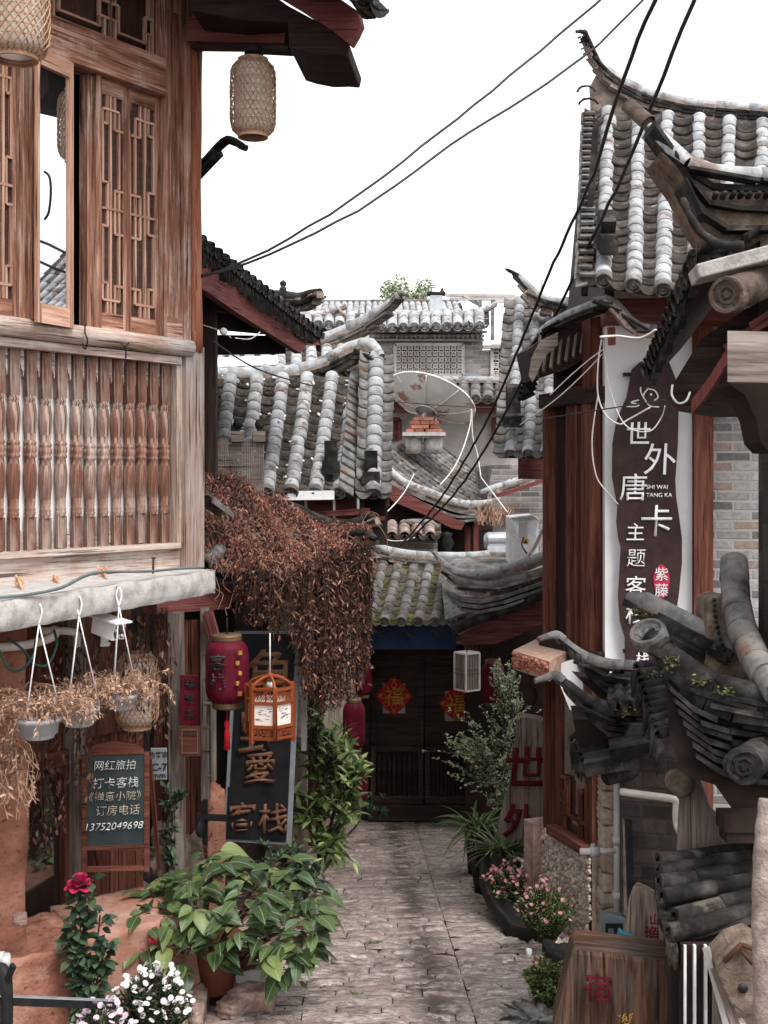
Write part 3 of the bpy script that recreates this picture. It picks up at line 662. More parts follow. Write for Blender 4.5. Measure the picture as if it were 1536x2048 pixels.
sash('window_sash', ux(193), ux(250), ZB, ZT); sash('window_sash', ux(251), ux(315), ZB, ZT, flip=True)
b = MB(); wrect(b, W1, ux(172), ux(182), ZB, ZT, -.05, .06); wrect(b, W1, ux(182), ux(192), ZB, ZT, -.03, .07); part(b, 'window_jamb', 'wood')
b = MB(); wrect(b, W1, ux(45), ux(61), ZB, ZT, -.06, .13); wrect(b, W1, ux(30), ux(44), ZB, ZT, -.05, .08); wrect(b, W1, ux(61), ux(73), ZB, ZT, -.05, .09); part(b, 'window_jamb', 'wood')
sash('window_sash', ux(-30), ux(29), ZB, ZT, flip=True); sash('window_sash', ux(-90), ux(-31), ZB, ZT)
cs = sash('casement', ux(36), ux(122), ZB - .02, ZT - .01, .13, f=.026, glass='mirror_glass', lat=False, tilt=.185, fm='lattice')
b = MB(); hp = W1.pt(ux(48), 1.42, .15); b.tube(smooth([hp, hp + W1.n * .035 - Z * .03, hp + W1.n * .045 - Z * .1, hp + W1.n * .03 - Z * .19, hp - Z * .22]), .006, 8); b.build('handle', M['black'], cs)
b = MB(); hp = W1.pt(ux(143), .75, .1)
b.tube(smooth([hp, hp + V((0, 0, -.04)), hp + V((.012, 0, -.08)), hp + V((0, 0, -.12)), hp + V((-.012, 0, -.09))]), .004, 6); b.build('window_hook', M['black'], cs)
b = MB(); wrect(b, W1, UL, ux(-95), ZB, 2.0, -.05, .05); part(b, 'plank_wall', 'wood')
# balustrade
b = MB(); wrect(b, W1, UL, ux(356), .615, .655, -.03, .06); part(b, 'balustrade_top_rail', 'wood_pale')
b = MB(); wrect(b, W1, UL, ux(356), -.362, -.333, -.05, .075); part(b, 'balustrade_bottom_rail', 'wood_pale')
b = MB(); wrect(b, W1, UL, ux(362), -.475, -.365, -.06, .05); part(b, 'base_board', 'wood_pale')
b = MB(); wrect(b, W1, ux(350), ux(361), -.333, .615, -.045, .06); part(b, 'balustrade_stile', 'wood_pale')
b = MB(); wrect(b, W1, UL, ux(350), -.333, .615, -.085, .02); part(b, 'backing_panel', 'plaster')
bal0 = None
BX = [7, 36, 69, 100, 130, 162, 188, 215, 243, 267, 290, 314, 337]
bu = [ux(x) for x in BX]; bu = [bu[0] - .085 * k for k in range(24, 0, -1)] + bu
for u in bu:
    if bal0 is None:
        b = MB(); o = W1.pt(u, 0, -.035); hw = .024
        b.box(o + Z * .505, W1.r * .029, Z * .11, W1.n * .014); b.box(o + Z * -.255, W1.r * .027, Z * .078, W1.n * .014)
        pr = [(.021, -.178), (.024, -.165), (.026, -.155), (.022, -.148), (.026, -.141), (.022, -.134), (.024, -.09), (.03, -.02), (.031, .03), (.026, .075), (.023, .1), (.029, .108), (.029, .118), (.025, .124), (.03, .135), (.03, .155), (.025, .162), (.029, .168), (.029, .178), (.023, .186), (.026, .22), (.031, .28), (.03, .32), (.025, .36), (.022, .372), (.026, .378), (.022, .385), (.025, .392), (.021, .396)]
        b.lathe(o, Z, [(r_ * 1.06, z_) for r_, z_ in pr], 14, up=W1.r); bal0 = part(b, 'baluster', 'baluster'); u00 = u
    else:
        c = bal0.copy(); COL.objects.link(c); c.location = W1.r * (u - u00) + V((U(-.003, .003), 0, U(-.006, .006)))
b = MB()
for k in range(len(bu) - 1):                                    # carved fringe between the baluster heads, little feet below
    u0 = bu[k] + .03; u1 = bu[k + 1] - .0; w = u1 - .028 - u0
    pl = [(0, .615), (1, .615), (1, .50), (.85, .485), (.8, .505), (.62, .525), (.55, .52), (.5, .54), (.3, .555), (.22, .55), (.18, .572), (0, .58)]
    b.prism([W1.pt(u0 + w * s - .008, z, -.03) for s, z in pl][::-1], -W1.n * .015)
    pl = [(0, -.333), (1, -.333), (1, -.27), (.8, -.245), (.5, -.235), (.2, -.25), (0, -.28)]
    b.prism([W1.pt(u0 + w * s, z, -.05) for s, z in pl], -W1.n * .015)
part(b, 'carved_fringe', 'wood_pale')
# concrete ledge
zl = -.475; cr = W1.pt(ux(362), 0, -.35); fl = V((-1.51, 4.72, 0)); fr_ = V((-.945, 6.25, 0)); fe = P(430, 1150, 6.35); fe.z = 0
dl = (fl - fr_).normalized(); fl2 = fr_ + dl * 3.2
top = [fe + V((-.02, .35, 0)), W1.pt(UL, 0, -.35), fl2, fr_, fe]
b = MB(); N_ = 60; th = .125
def lf(u, v):                                                   # ragged front face
    p = fl2.lerp(fe, u); k = v; return p + Z * (zl - th * k) + W1.n * (.003 * sin(u * 61 + v * 5) + (.0 if 0 < v < 1 else -.012)) + Z * (.003 * sin(u * 97) * (k > .9))
b.grid(lambda u, v: lf(1 - u, v), N_, 5)
b.grid(lambda u, v: (fl2.lerp(fe, u) - W1.n * .01).lerp(W1.pt(UL + (ux(362) - UL) * u, 0, -.35), v) + Z * zl, N_, 4)
b.grid(lambda u, v: (fl2.lerp(fe, 1 - u) - W1.n * .01).lerp(W1.pt(UL + (ux(362) - UL) * (1 - u), 0, -.35), v) + Z * (zl - th), N_, 4)
eA = fe; eB = W1.pt(ux(362), 0, -.35); b.quad(eA + Z * (zl - th), eB + Z * (zl - th), eB + Z * zl, eA + Z * zl)
part(b, 'ledge', 'concrete')
# roof overhang
b = MB(); b.bar(P(385, 66, 6.42), P(580, 70, 6.25), .12, .125); part(b, 'roof_beam', 'maroon', bv=.01)
b = MB(); b.bar(P(388, 96, 6.40), P(580, 98, 6.2), .05, .02); b.bar(P(390, 48, 6.38), P(390, 90, 6.38), .024, .05, V((0, 1, 0))); part(b, 'beam_trim', 'dark_wood')
ol = [(578, 96), (640, 108), (700, 117), (705, 98), (722, 62), (718, 30), (660, 12), (580, -12), (480, -60), (380, -110), (380, 20), (480, 40), (575, 45)]
b = MB(); b.prism([P(x, y, 6.05) for x, y in [(578, 96), (604, 104), (640, 111), (672, 110), (696, 112), (700, 92), (690, 72), (640, 45), (575, 10), (480, -60), (380, -110), (380, 20), (480, 40), (575, 45)]][::-1], V((.05, .5, 0))); part(b, 'eave_soffit', 'dark_wood', bv=.008)
b = MB(); b.prism([P(x, y, 6.02) for x, y in [(520, -30), (600, 18), (660, 58), (700, 90), (712, 70), (722, 48), (716, 22), (640, -30)]][::-1], V((.02, .06, 0))); part(b, 'fascia', 'maroon', bv=.006)
def S(u, v): 
    a = P(748, 18, 5.6).lerp(P(300, -330, 5.2), u); bb = P(640, -60, 7.6).lerp(P(160, -420, 7.4), u); 
    return a.lerp(bb + Z * .25, v)
tile_roof(H, lambda u, v: S(1 - u, v), 9, 8, .045, 'tile_dark', 'tile_dark', caps=True)
b = MB()
for k in range(3): b.tube([P(748 - 7 * k, 24 + 2 * k, 5.62 + .1 * k), P(700, -20, 6.0 + .1 * k)], .03, 10)
part(b, 'drip_tile', 'tile_dark')
rl = MB(); rl.prism([W1.pt(UL, 2.66, .45), W1.pt(ux(371), 2.66, .45), W1.pt(ux(371), 2.66, -3.3), W1.pt(UL, 2.66, -3.3)], Z * .12); part(rl, 'roof_slab', 'dark_wood')

# ground floor below the ledge
W2 = Wall(tuple(P(300, 0, 6.9).xy), (.73, 1.0))
def vx(px): return W2.uz(px, 500)[0]
H2 = H
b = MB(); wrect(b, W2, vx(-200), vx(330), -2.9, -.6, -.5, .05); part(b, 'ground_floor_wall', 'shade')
b = MB(); wrect(b, W2, vx(136), vx(158), -2.55, -.7, -.04, .09); wrect(b, W2, vx(158), vx(172), -2.5, -.8, -.06, .06); part(b, 'door_post', 'grey_wood', bv=.006)
b = MB(); wrect(b, W2, vx(172), vx(300), -1.45, -.62, -.2, .04); part(b, 'upper_panel', 'brown_wood')
b = MB()
for k in range(9): wrect(b, W2, vx(172) + (vx(330) - vx(172)) * k / 9 + .003, vx(172) + (vx(330) - vx(172)) * (k + 1) / 9 - .003, -2.6, -1.45, -.22, .04)
part(b, 'plank_wall', 'brown_wood')
b = MB(); wrect(b, W2, vx(40), vx(136), -1.52, -1.44, -.05, .06); wrect(b, W2, vx(40), vx(136), -2.42, -2.36, -.05, .06); wrect(b, W2, vx(40), vx(48), -2.36, -1.52, -.05, .06); wrect(b, W2, vx(128), vx(136), -2.36, -1.52, -.05, .06); wr = part(b, 'window_frame', 'brown_wood')
b = MB(); wrect(b, W2, vx(48), vx(128), -2.36, -1.52, -.04, .006); b.build('window_pane', M['glass'], wr)
b = MB(); wrect(b, W2, vx(40), vx(136), -1.44, -.6, -.1, .05); part(b, 'lintel_panel', 'brown_wood')
# timber posts and door panels from the window to the corner
b = MB(); b.bar(P(352, 1225, 7.15), P(356, 1775, 7.15), .085, .085, V((0, 1, 0))); b.bar(P(410, 1215, 7.3), P(412, 1600, 7.3), .05, .05, V((0, 1, 0))); part(b, 'front_post', 'grey_wood', bv=.006)
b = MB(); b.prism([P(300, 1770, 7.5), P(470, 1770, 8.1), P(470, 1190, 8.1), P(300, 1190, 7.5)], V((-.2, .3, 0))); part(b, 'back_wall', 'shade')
b = MB()
for x in (318, 338, 372, 392): b.bar(P(x, 1240, 7.35), P(x, 1770, 7.35), .055, .03, V((0, 1, 0)))
part(b, 'door_panel', 'brown_wood')
b = MB(); b.bar(P(300, 1210, 7.1), P(450, 1200, 7.6), .12, .1); b.bar(P(415, 1225, 7.2), P(436, 1300, 7.25), .06, .07, V((0, 1, 0))); part(b, 'bracket_beam', 'maroon')
b = MB(); 
for k in range(6): b.bar(P(408, 1310 + 48 * k, 7.28), P(424, 1310 + 48 * k, 7.28), .02, .012)
b.bar(P(426, 1290, 7.28), P(428, 1560, 7.28), .03, .03, V((0, 1, 0))); part(b, 'side_lattice', 'grey_wood')

# rough adobe pillar, benches and pier
def lump(name, c, sx, sy, sz, m, rot=0, seed=1, rnd=.35, n=10, amp=.02, parent=None, label=None, cat=None, kind=None, mb=None):
    """a rounded worn block"""
    r_ = random.Random(seed); ph = [r_.uniform(0, 6) for _ in range(9)]; b = mb or MB(); q = Quaternion(Z, rot); c = V(c); i0 = len(b.v)
    def f(d):
        m_ = max(abs(d.x), abs(d.y), abs(d.z)); cube = d / m_; p = cube.lerp(d, rnd)
        w = 1 + amp / max(.05, min(sx, sy, sz)) * (sin(4 * p.x + ph[0]) * sin(5 * p.y + ph[1]) + .6 * sin(9 * p.z + ph[2] + 3 * p.x) + .5 * sin(13 * p.y + ph[3] - 6 * p.z) + .4 * sin(21 * p.x + 17 * p.z + ph[4]))
        return c + q @ V((p.x * sx * w, p.y * sy * w, p.z * sz * w))
    for ax in range(3):
        for sg in (-1, 1):
            def g_(u, v):
                a, e = 2 * u - 1, 2 * v - 1
                d = V((sg, a * sg, e)) if ax == 0 else (V((-a * sg, sg, e)) if ax == 1 else V((a, e * sg, sg)))
                return f(d.normalized() if True else d)
            b.grid(g_, n, n, su=sx * 2, sv=sz * 2)
    if mb: return None
    o = b.build(name, M[m], parent, loc=None if parent else c - Z * sz); weld(o, 1e-4); o.data.polygons.foreach_set('use_smooth', [True] * len(o.data.polygons))
    if label: tag(o, label, cat, kind=kind)
    return o
lump('adobe_pillar', (-1.9, 5.55, -1.85), .2, .16, 1.2, 'adobe', .6, 3, .1, 16, .006, None, 'rough red adobe pillar standing left of the shop window', 'pillar')
lump('adobe_bench', (-1.74, 5.55, -2.63), .30, .24, .5, 'adobe', .6, 4, .05, 24, .005, None, 'worn red adobe bench with a broken rim at the lower left corner', 'bench')
lump('adobe_step', (-1.33, 6.17, -2.62), .31, .27, .42, 'adobe_top', .6, 5, .04, 24, .003, None, 'smooth pinkish adobe step carrying the chalkboard', 'step')
lump('adobe_pier', (P(424, 1640, 7.5).x, 7.55, -2.47), .062, .09, .56, 'adobe', .4, 6, .3, 14, .002, None, 'narrow red adobe pier behind the black hanging sign', 'pier')
lump('adobe_wall_stub', (P(345, 1680, 7.2).x, 7.3, -2.5), .14, .1, .35, 'mud', .4, 8, .25, 12, .02, None, 'low brown mud wall stub beside the chalkboard', 'wall')

# ---------------------------------------------------------------- things hanging and standing at the left house
def bamboo_lantern(name, c, r, h, label, group, hang=None):
    c = V(c); T = thing(name, c - Z * h / 2, label, 'lantern', group)
    def rad(t): return r * (1 - .33 * abs(2 * t - 1) ** 8)
    b = MB(); n = 26
    for s in (1, -1):
        for j in range(n):
            pts = []
            for k in range(15):
                t = k / 14; a = 2 * pi * (j / n) + s * t * 2.0; rr = rad(t) + (.003 if (k + j) % 2 else 0) * s
                pts.append(c + V((cos(a) * rr, sin(a) * rr, -h / 2 + h * t)))
            b.tube(pts, r * .027, 4, False)
    for k in range(9):
        t = (k + .5) / 9; b.tube([c + V((cos(a) * rad(t), sin(a) * rad(t), -h / 2 + h * t)) for a in [2 * pi * q / 24 for q in range(25)]], r * .018, 4, False)
    b.build('woven_body', M['bamboo'], T)
    b = MB(); b.lathe(c, Z, [(rad(t) * .86, -h / 2 + h * t) for t in [k / 14 for k in range(15)]], 24); b.build('lining', M['lampcloth'], T)
    b = MB()
    for e in (-1, 1): b = MB(); b.lathe(c + Z * e * h / 2, Z, [(r * .60, -.014), (r * .68, -.014), (r * .68, .014), (r * .60, .014), (r * .60, -.014)], 28, sm=False); b.build('rim', M['bamboo'], T)
    if hang:
        b = MB(); b.tube([c + Z * h / 2, V(hang)], .006, 6); b.lathe(V(hang) - Z * .03, Z, [(0, -.012), (.05, -.012), (.05, .012), (.02, .035), (0, .035)], 16); b.build('hanger', M['black'], T)
    return T
Lg = 'bamboo lanterns on the timber house'
bamboo_lantern('bamboo_lantern', P(506, 197, 6.15), .115, .375, 'bamboo lantern hanging from the roof beam against the white sky', Lg, P(508, 92, 6.15))
bamboo_lantern('bamboo_lantern', P(32, 28, 5.0), .135, .36, 'bamboo lantern cut by the top left corner in front of the lattice windows', Lg, P(32, -130, 5.0))
bamboo_lantern('bamboo_lantern', P(274, 1381, 6.35), .112, .375, 'bamboo lantern hanging below the concrete ledge behind the dry flower pots', Lg, P(274, 1242, 6.35))

def cable(pts, r, m, label, cat='cable', group=None, name='cable', n=8):
    b = MB(); p = smooth(pts, n); b.tube(p, r, 6); o = b.build(name, M[m], loc=p[0]); return tag(o, label, cat, group)
# hanging pots
def hanging_pot(px, py, Y, rpx, hook, knot, label, seed):
    r_ = random.Random(seed); c = P(px, py, Y); r = rpx / F * Y; h = r * .95
    T = thing('hanging_pot', c - Z * h / 2, label, 'flower pot', 'hanging pots along the ledge')
    b = MB(); pr = [(r * .62, -h / 2), (r * .66, -h / 2 + .004), (r * .92, h / 2 - .02), (r * 1.02, h / 2 - .018), (r * 1.03, h / 2), (r * .95, h / 2), (r * .85, -h / 2 + .02), (0, -h / 2 + .02)]
    b.lathe(c, Z, pr, 28)
    for k in range(10):
        a = 2 * pi * k / 10; b.tube([c + V((cos(a + .5 * t) * r * (.66 + .27 * t), sin(a + .5 * t) * r * (.66 + .27 * t), -h / 2 + h * t * .9)) for t in (0, .25, .5, .75, 1)], .003, 4)
    b.build('pot', M['pot_white'], T)
    hk, kn = V(hook), V(knot); b = MB()
    for a in (.3, 2.4, 4.4): b.tube([kn, c + V((cos(a) * r, sin(a) * r, h / 2))], .003, 5)
    b.tube(smooth([kn, kn + V((-.012, 0, .05)), kn + V((0, 0, .085)), kn + V((.012, 0, .05)), kn]), .004, 6); b.build('hanger', M['string'], T)
    b = MB(); b.tube(smooth([kn + Z * .085, kn.lerp(hk, .5) + V((.0, -.02, .02)), hk]), .007, 6)
    for k in range(4): b.tube(smooth([hk, hk + V((U(-.03, .03), 0, U(-.02, .02))), hk + V((U(-.04, .03), -.01, U(-.07, -.03)))]), .005, 5)
    b.build('twine', M['rope'], T)
    b = MB(); tw = MB()
    for k in range(75):
        a = r_.uniform(0, 6.28); q = r_.uniform(.1, .9); p0 = c + V((cos(a) * r * q, sin(a) * r * q, h / 2)); L = r_.uniform(.06, .16); 
        d = V((cos(a) * q, sin(a) * q, r_.uniform(.3, 1.1))); p1 = p0 + d.normalized() * L * .6; p2 = p1 + V((cos(a) * L * .6, sin(a) * L * .6, r_.uniform(-.04, .05))); p3 = p2 + V((cos(a) * .03, sin(a) * .03, -r_.uniform(.0, .07)))
        pts = smooth([p0, p1, p2, p3], 3); tw.tube(pts, .0016, 3, False)
        for p in pts[2:]:
            for w in range(3): b.leaf(p + V((r_.uniform(-.012, .012), r_.uniform(-.012, .012), 0)), V((r_.uniform(-1, 1), r_.uniform(-1, 1), r_.uniform(-1.2, .5))), V((r_.uniform(-1, 1), r_.uniform(-1, 1), 1)), r_.uniform(.012, .032), r_.uniform(.004, .010), .6, .2, shape=[0, 1, .7, 0])
    b.build('dry_plant', M['straw'], T); tw.build('dry_stalks', M['twig_tan'], T); return T
hanging_pot(77, 1455, 5.0, 44, P(36, 1157, 5.3), P(78, 1248, 4.95), 'hanging grey pot nearest the adobe pillar with straw coloured dead plants', 1)
hanging_pot(158, 1432, 5.3, 40, P(108, 1152, 5.6), P(158, 1232, 5.2), 'hanging grey pot in the middle of the row of three under the ledge', 2)
hanging_pot(243, 1403, 5.6, 31, P(206, 1140, 5.9), P(238, 1212, 5.45), 'hanging grey pot nearest the security camera and bamboo lantern', 3)
# dead vines hanging under the ledge
def vine_curtain(b, tw, px0, px1, ytop, ybot, Y, n, r_, spread=.1, ls=(.025, .05), dens=26):
    for k in range(n):
        t = (k + r_.random()) / n; px = px0 + (px1 - px0) * t; y0 = ytop(t) if callable(ytop) else ytop; y1 = (ybot(t) if callable(ybot) else ybot) * r_.uniform(.97, 1.0); YY = Y + r_.uniform(-spread, spread)
        p = P(px, y0, YY); q = P(px + r_.uniform(-12, 12), y1, YY + r_.uniform(-.03, .03)); pts = smooth([p, p.lerp(q, .35) + V((r_.uniform(-.03, .03), 0, 0)), p.lerp(q, .7) + V((r_.uniform(-.03, .03), 0, 0)), q], 5); tw.tube(pts, .002, 3, False)
        L = (q - p).length; m = max(3, int(L * dens))
        for j in range(m):
            s = r_.random() ** .9; f = s * (len(pts) - 1); i = min(len(pts) - 2, int(f)); c = pts[i].lerp(pts[i + 1], f - i)
            b.leaf(c + V((r_.uniform(-.02, .02), r_.uniform(-.02, .02), 0)), V((r_.uniform(-.7, .7), r_.uniform(-.7, .7), -1)), V((r_.uniform(-1, 1), -1, r_.uniform(-.3, .6))), r_.uniform(*ls), r_.uniform(.008, .019), .3, r_.uniform(.1, .45), shape=[.1, 1, .75, 0])
rr = random.Random(11)
T = thing('dead_vine', P(220, 1240, 5.9), 'dead brown vine strands hanging below the concrete ledge to the chalkboard', 'vine')
b, tw = MB(), MB()
vine_curtain(b, tw, 105, 340, lambda t: 1262 - 50 * t, lambda t: 1440 + 30 * sin(t * 9), 6.2, 42, rr, .25)
vine_curtain(b, tw, 70, 130, 1420, 1680, 5.75, 9, rr, .06, dens=34); vine_curtain(b, tw, 150, 180, 1450, 1600, 5.8, 6, rr, .06, dens=34); vine_curtain(b, tw, 265, 335, 1230, 1490, 6.45, 12, rr, .12)
vine_curtain(b, tw, 60, 100, 1640, 1720, 5.75, 4, rr, .04)
b.build('leaf_strands', M['dry_dark'], T); tw.build('stem', M['twig'], T)
T = thing('dead_shrub', P(20, 1560, 5.0), 'tangle of straw coloured dead stalks spilling over the adobe pillar', 'shrub')
b, tw = MB(), MB()
for k in range(70):
    p = P(U(-60, 40), U(1440, 1560), U(4.9, 5.3)); q = P(U(-30, 75), U(1500, 1640), U(4.9, 5.2)); m_ = p.lerp(q, .5) + V((U(-.05, .08), 0, U(.0, .1))); pts = smooth([p, m_, q], 5); tw.tube(pts, .002, 3, False)
    for c in pts[3:]:
        if R() < .6: b.leaf(c, V((U(-1, 1), U(-1, 1), U(-1, .3))), V((U(-1, 1), -1, U(0, 1))), U(.02, .045), U(.006, .013), .5, .2, shape=[0, 1, .7, 0])
b.build('dry_leaves', M['straw'], T); tw.build('stem', M['twig_tan'], T)
# security camera
T = thing('security_camera', P(205, 1270, 5.6), 'white bullet security camera under the ledge between the hanging pots', 'camera')
b = MB(); a0 = P(196, 1248, 5.6); a1 = P(238, 1264, 5.52); b.bar(a0, a1, .075, .075); part_ = b.build('body', M['white'], T, .008)
b = MB(); b.bar(a0 + V((-.01, 0, .045)), a1 + V((.03, -.03, .045)), .1, .008); b.build('sun_shield', M['white'], T)
b = MB(); b.lathe(a1, a1 - a0, [(0, .002), (.024, .002), (.03, .012), (.033, .012), (.033, -.01)], 16); b.build('lens', M['glass'], T)
b = MB(); b.bar(P(210, 1262, 5.72), P(209, 1287, 5.72), .03, .03, V((0, 1, 0))); b.bar(P(203, 1289, 5.72), P(218, 1289, 5.72), .05, .012); b.build('mount', M['offwhite'], T)
cable([P(-30, 1297, 5.3), P(50, 1290, 5.4), P(104, 1274, 5.5), P(112, 1255, 5.5)], .021, 'pvc', 'thick white plastic pipe running under the left end of the ledge', 'pipe', name='water_pipe')
cable([P(80, 1262, 5.6), P(130, 1262, 5.65), P(152, 1268, 5.7), P(154, 1290, 5.75)], .019, 'pvc', 'white plastic pipe elbow behind the hanging pot strings', 'pipe', name='water_pipe')
cable([P(-10, 1280, 5.1), P(2, 1310, 5.1), P(22, 1340, 5.1), P(45, 1338, 5.1), P(66, 1310, 5.12), P(72, 1270, 5.2)], .006, 'hose', 'green garden hose looped left beside the hanging pots', 'hose', name='garden_hose')
cable([P(14, 1276, 5.15), P(42, 1296, 5.15), P(70, 1328, 5.2), P(96, 1328, 5.25), P(113, 1290, 5.3), P(108, 1260, 5.35)], .006, 'hose', 'green garden hose loop crossing the white pipe', 'hose', name='garden_hose')
cable([P(-20, 1196, 4.72), P(50, 1190, 4.86), P(120, 1176, 5.05), P(170, 1152, 5.25), P(210, 1144, 5.45), P(290, 1143, 5.75), P(350, 1138, 6.0), P(407, 1135, 6.25)], .007, 'grey_box', 'grey power cable lying along the top of the concrete ledge', 'cable')
T = thing('iron_pin', P(306, 1146, 5.95), 'rusty iron pin standing on the concrete ledge', 'pin'); b = MB(); b.tube([P(306, 1147, 5.95), P(307, 1116, 5.95)], .006, 6); b.lathe(P(307, 1116, 5.95), Z, [(0, -.004), (.011, -.004), (.011, .004), (0, .006)], 8); b.build('shaft', M['twig'], T)
T = thing('iron_hook', P(250, 695, 6.0), 'thin iron hook hanging from the log rail over the balusters', 'hook'); b = MB(); q = W1.at(250, 690, .09); b.tube(smooth([q, q + V((.005, 0, -.05)), q + V((-.003, 0, -.12)), q + V((.008, 0, -.15))]), .004, 6); b.tube(smooth([q + V((-.02, 0, .01)), q + V((0, 0, -.01)), q + V((.02, 0, .012))]), .003, 5); b.build('shaft', M['black'], T)

# chalkboard
cb = Wall(tuple(P(230, 1600, 6.35).xy), (.42, 1.0)); cb = Wall(tuple(P(230, 1600, 6.3).xy), (.985, .17))
T = thing('chalkboard', P(230, 1750, 6.3), 'wooden framed chalkboard with chalk writing and a phone number on the adobe step', 'chalkboard')
def cbx(px, py, off=0): return cb.at(px, py, off)
b = MB(); b.prism([cbx(*q) for q in [(163, 1745), (174, 1745), (174, 1512), (163, 1512)]], cb.n * -.03); b.prism([cbx(*q) for q in [(288, 1745), (299, 1745), (299, 1505), (288, 1505)]], cb.n * -.03); b.build('leg', M['brown_wood'], T, .003)
b = MB(); b.prism([cbx(*q) for q in [(174, 1702), (288, 1700), (288, 1690), (174, 1692)]], cb.n * -.025); b.prism([cbx(*q) for q in [(174, 1745), (288, 1742), (288, 1732), (174, 1734)]], cb.n * -.02)
b.prism([cbx(*q) for q in [(174, 1512), (288, 1508), (288, 1500), (270, 1488), (230, 1482), (190, 1490), (174, 1502)]], cb.n * -.025); b.build('frame', M['brown_wood'], T, .003)
b = MB(); b.prism([cbx(*q, -.006) for q in [(172, 1694), (290, 1692), (290, 1506), (172, 1510)]], cb.n * -.012); b.build('slate', M['board'], T)
def ctext(s, px, py, hpx, m, sh=.12, fat=-.006): text('lettering', s, cbx(px, py, .002), cb.r, Z, hpx / F * 6.3, M[m], T, .002, fat, sh)
ctext('网红旅拍', 230, 1530, 19, 'chalk'); ctext('打卡客栈', 231, 1565, 21, 'chalk'); ctext('《禅意小院》', 230, 1592, 19, 'chalk_tan'); ctext('订房电话', 236, 1620, 20, 'chalk_tan'); ctext('13752049698', 229, 1652, 14.5, 'chalk', .25)
b = MB(); 
for a, q in (((163, 1520), (200, 1740)), ((299, 1515), (318, 1735))): b.bar(cbx(*a, -.04), cbx(*q, -.3), .02, .03)
b.build('back_leg', M['brown_wood'], T)

# red lantern, plaques and signs
def drum_lantern(name, c, r, h, label, txt=None, group=None, m='red_cloth', tassel=True, hang=None):
    c = V(c); T = thing(name, c - Z * h / 2, label, 'lantern', group); b = MB(); n = 24
    pr = [(r * .62, -h * .5)] + [(r * (1 - .38 * abs(2 * t - 1) ** 7), -h / 2 + h * t) for t in [k / 18 for k in range(1, 18)]] + [(r * .62, h * .5)]
    i0 = len(b.v); b.lathe(c, Z, pr, 48)
    for i in range(i0, len(b.v)):
        p = b.v[i] - c; a = atan2(p.y, p.x); k = 1 - .035 * abs(sin(a * 8)); b.v[i] = c + V((p.x * k, p.y * k, p.z))
    b.build('shade', M[m], T)
    b = MB()
    for e in (-1, 1): b.lathe(c + Z * e * (h / 2 + .012), Z, [(0, -.02), (r * .66, -.02), (r * .70, -.008), (r * .66, .0), (r * .70, .008), (r * .64, .02), (0, .02)], 28)
    b.build('collar', M['gold_dim'], T)
    if tassel:
        b = MB(); d = c - Z * (h / 2 + .03); b.tube([d, d - Z * .1], .004, 5); b.lathe(d - Z * .1, Z * -1, [(0, -.03), (.014, -.02), (.018, 0), (.011, .02), (.014, .03), (.02, .14), (0, .145)], 12); b.build('tassel', M['red_paper'], T)
    if hang:
        b = MB(); b.tube([c + Z * h / 2, V(hang)], .005, 5); b.build('hanger', M['black'], T)
    return T
c = P(454, 1342, 6.9); T = drum_lantern('red_lantern', c, .125, .36, 'large crimson drum lantern with black inn characters under the dead ivy', hang=P(454, 1235, 6.9))
d = V((-.13, -.99, 0)); rt = V((.99, -.13, 0)); tilt = Quaternion(Z, -.12)
for ch, py in (('客', 1318), ('栈', 1356)): text('lettering', ch, P(447, py, 6.9) + d * .127, rt, Z, .095, M['ink'], T, .004, .014)
for k, ch in enumerate('福禄寿喜财'): text('lettering', ch, P(482 - (k % 2) * 5, 1300 + 20 * k, 6.9) + V((.0, -.108, 0)) , V((.75, .66, 0)), Z, .024, M['gold'], T, .012)
def plate(name, px0, py0, px1, py1, Y, m, label, cat, th=.012, d=(1, .1), bev=.004):
    T = thing(name, P((px0 + px1) / 2, py1, Y), label, cat); W = Wall(tuple(P((px0 + px1) / 2, 0, Y).xy), d)
    b = MB(); b.prism([W.at(px0, py1), W.at(px1, py1), W.at(px1, py0), W.at(px0, py0)], -W.n * th); b.build('board', M[m], T, bev); return T, W
T, W = plate('couplet_strip', 360, 1350, 397, 1450, 7.0, 'red_cloth', 'red paper couplet strip with black writing left of the crimson lantern', 'paper strip')
for k, ch in enumerate('福聚吉'): text('lettering', ch, W.at(379, 1368 + 30 * k, .003), W.r, Z, .055, M['ink'], T, .002, .02)
T, W = plate('wooden_plaque', 358, 1452, 401, 1513, 6.95, 'brown_wood', 'small pale wooden plaque with faint engraved text below the couplet strip', 'plaque')
b = MB(); fx = [(364, 1506), (395, 1506), (395, 1460), (364, 1460)]
for i in range(4): b.bar(W.at(*fx[i], .003), W.at(*fx[(i + 1) % 4], .003), .005, .005)
b.build('border', M['tan_paint'], T)
text('lettering', '大研古城', W.at(380, 1462, .002), W.r, Z, .014, M['ink'], T, .002); text('lettering', '重点保护民居', W.at(380, 1470, .002), W.r, Z, .014, M['ink'], T, .002)
T, W = plate('number_plate', 301, 1496, 334, 1560, 7.0, 'steel', 'grey metal number plate reading C7 between the chalkboard and the posts', 'sign')
text('lettering', '古客家', W.at(318, 1509, .003), W.r, Z, .035, M['ink'], T, .002, .01); text('lettering', 'C-7', W.at(319, 1534, .003), W.r, Z, .045, M['ink'], T, .002, .02); text('lettering', 'mm', W.at(318, 1552, .003), W.r, Z, .025, M['ink'], T, .002, .01)
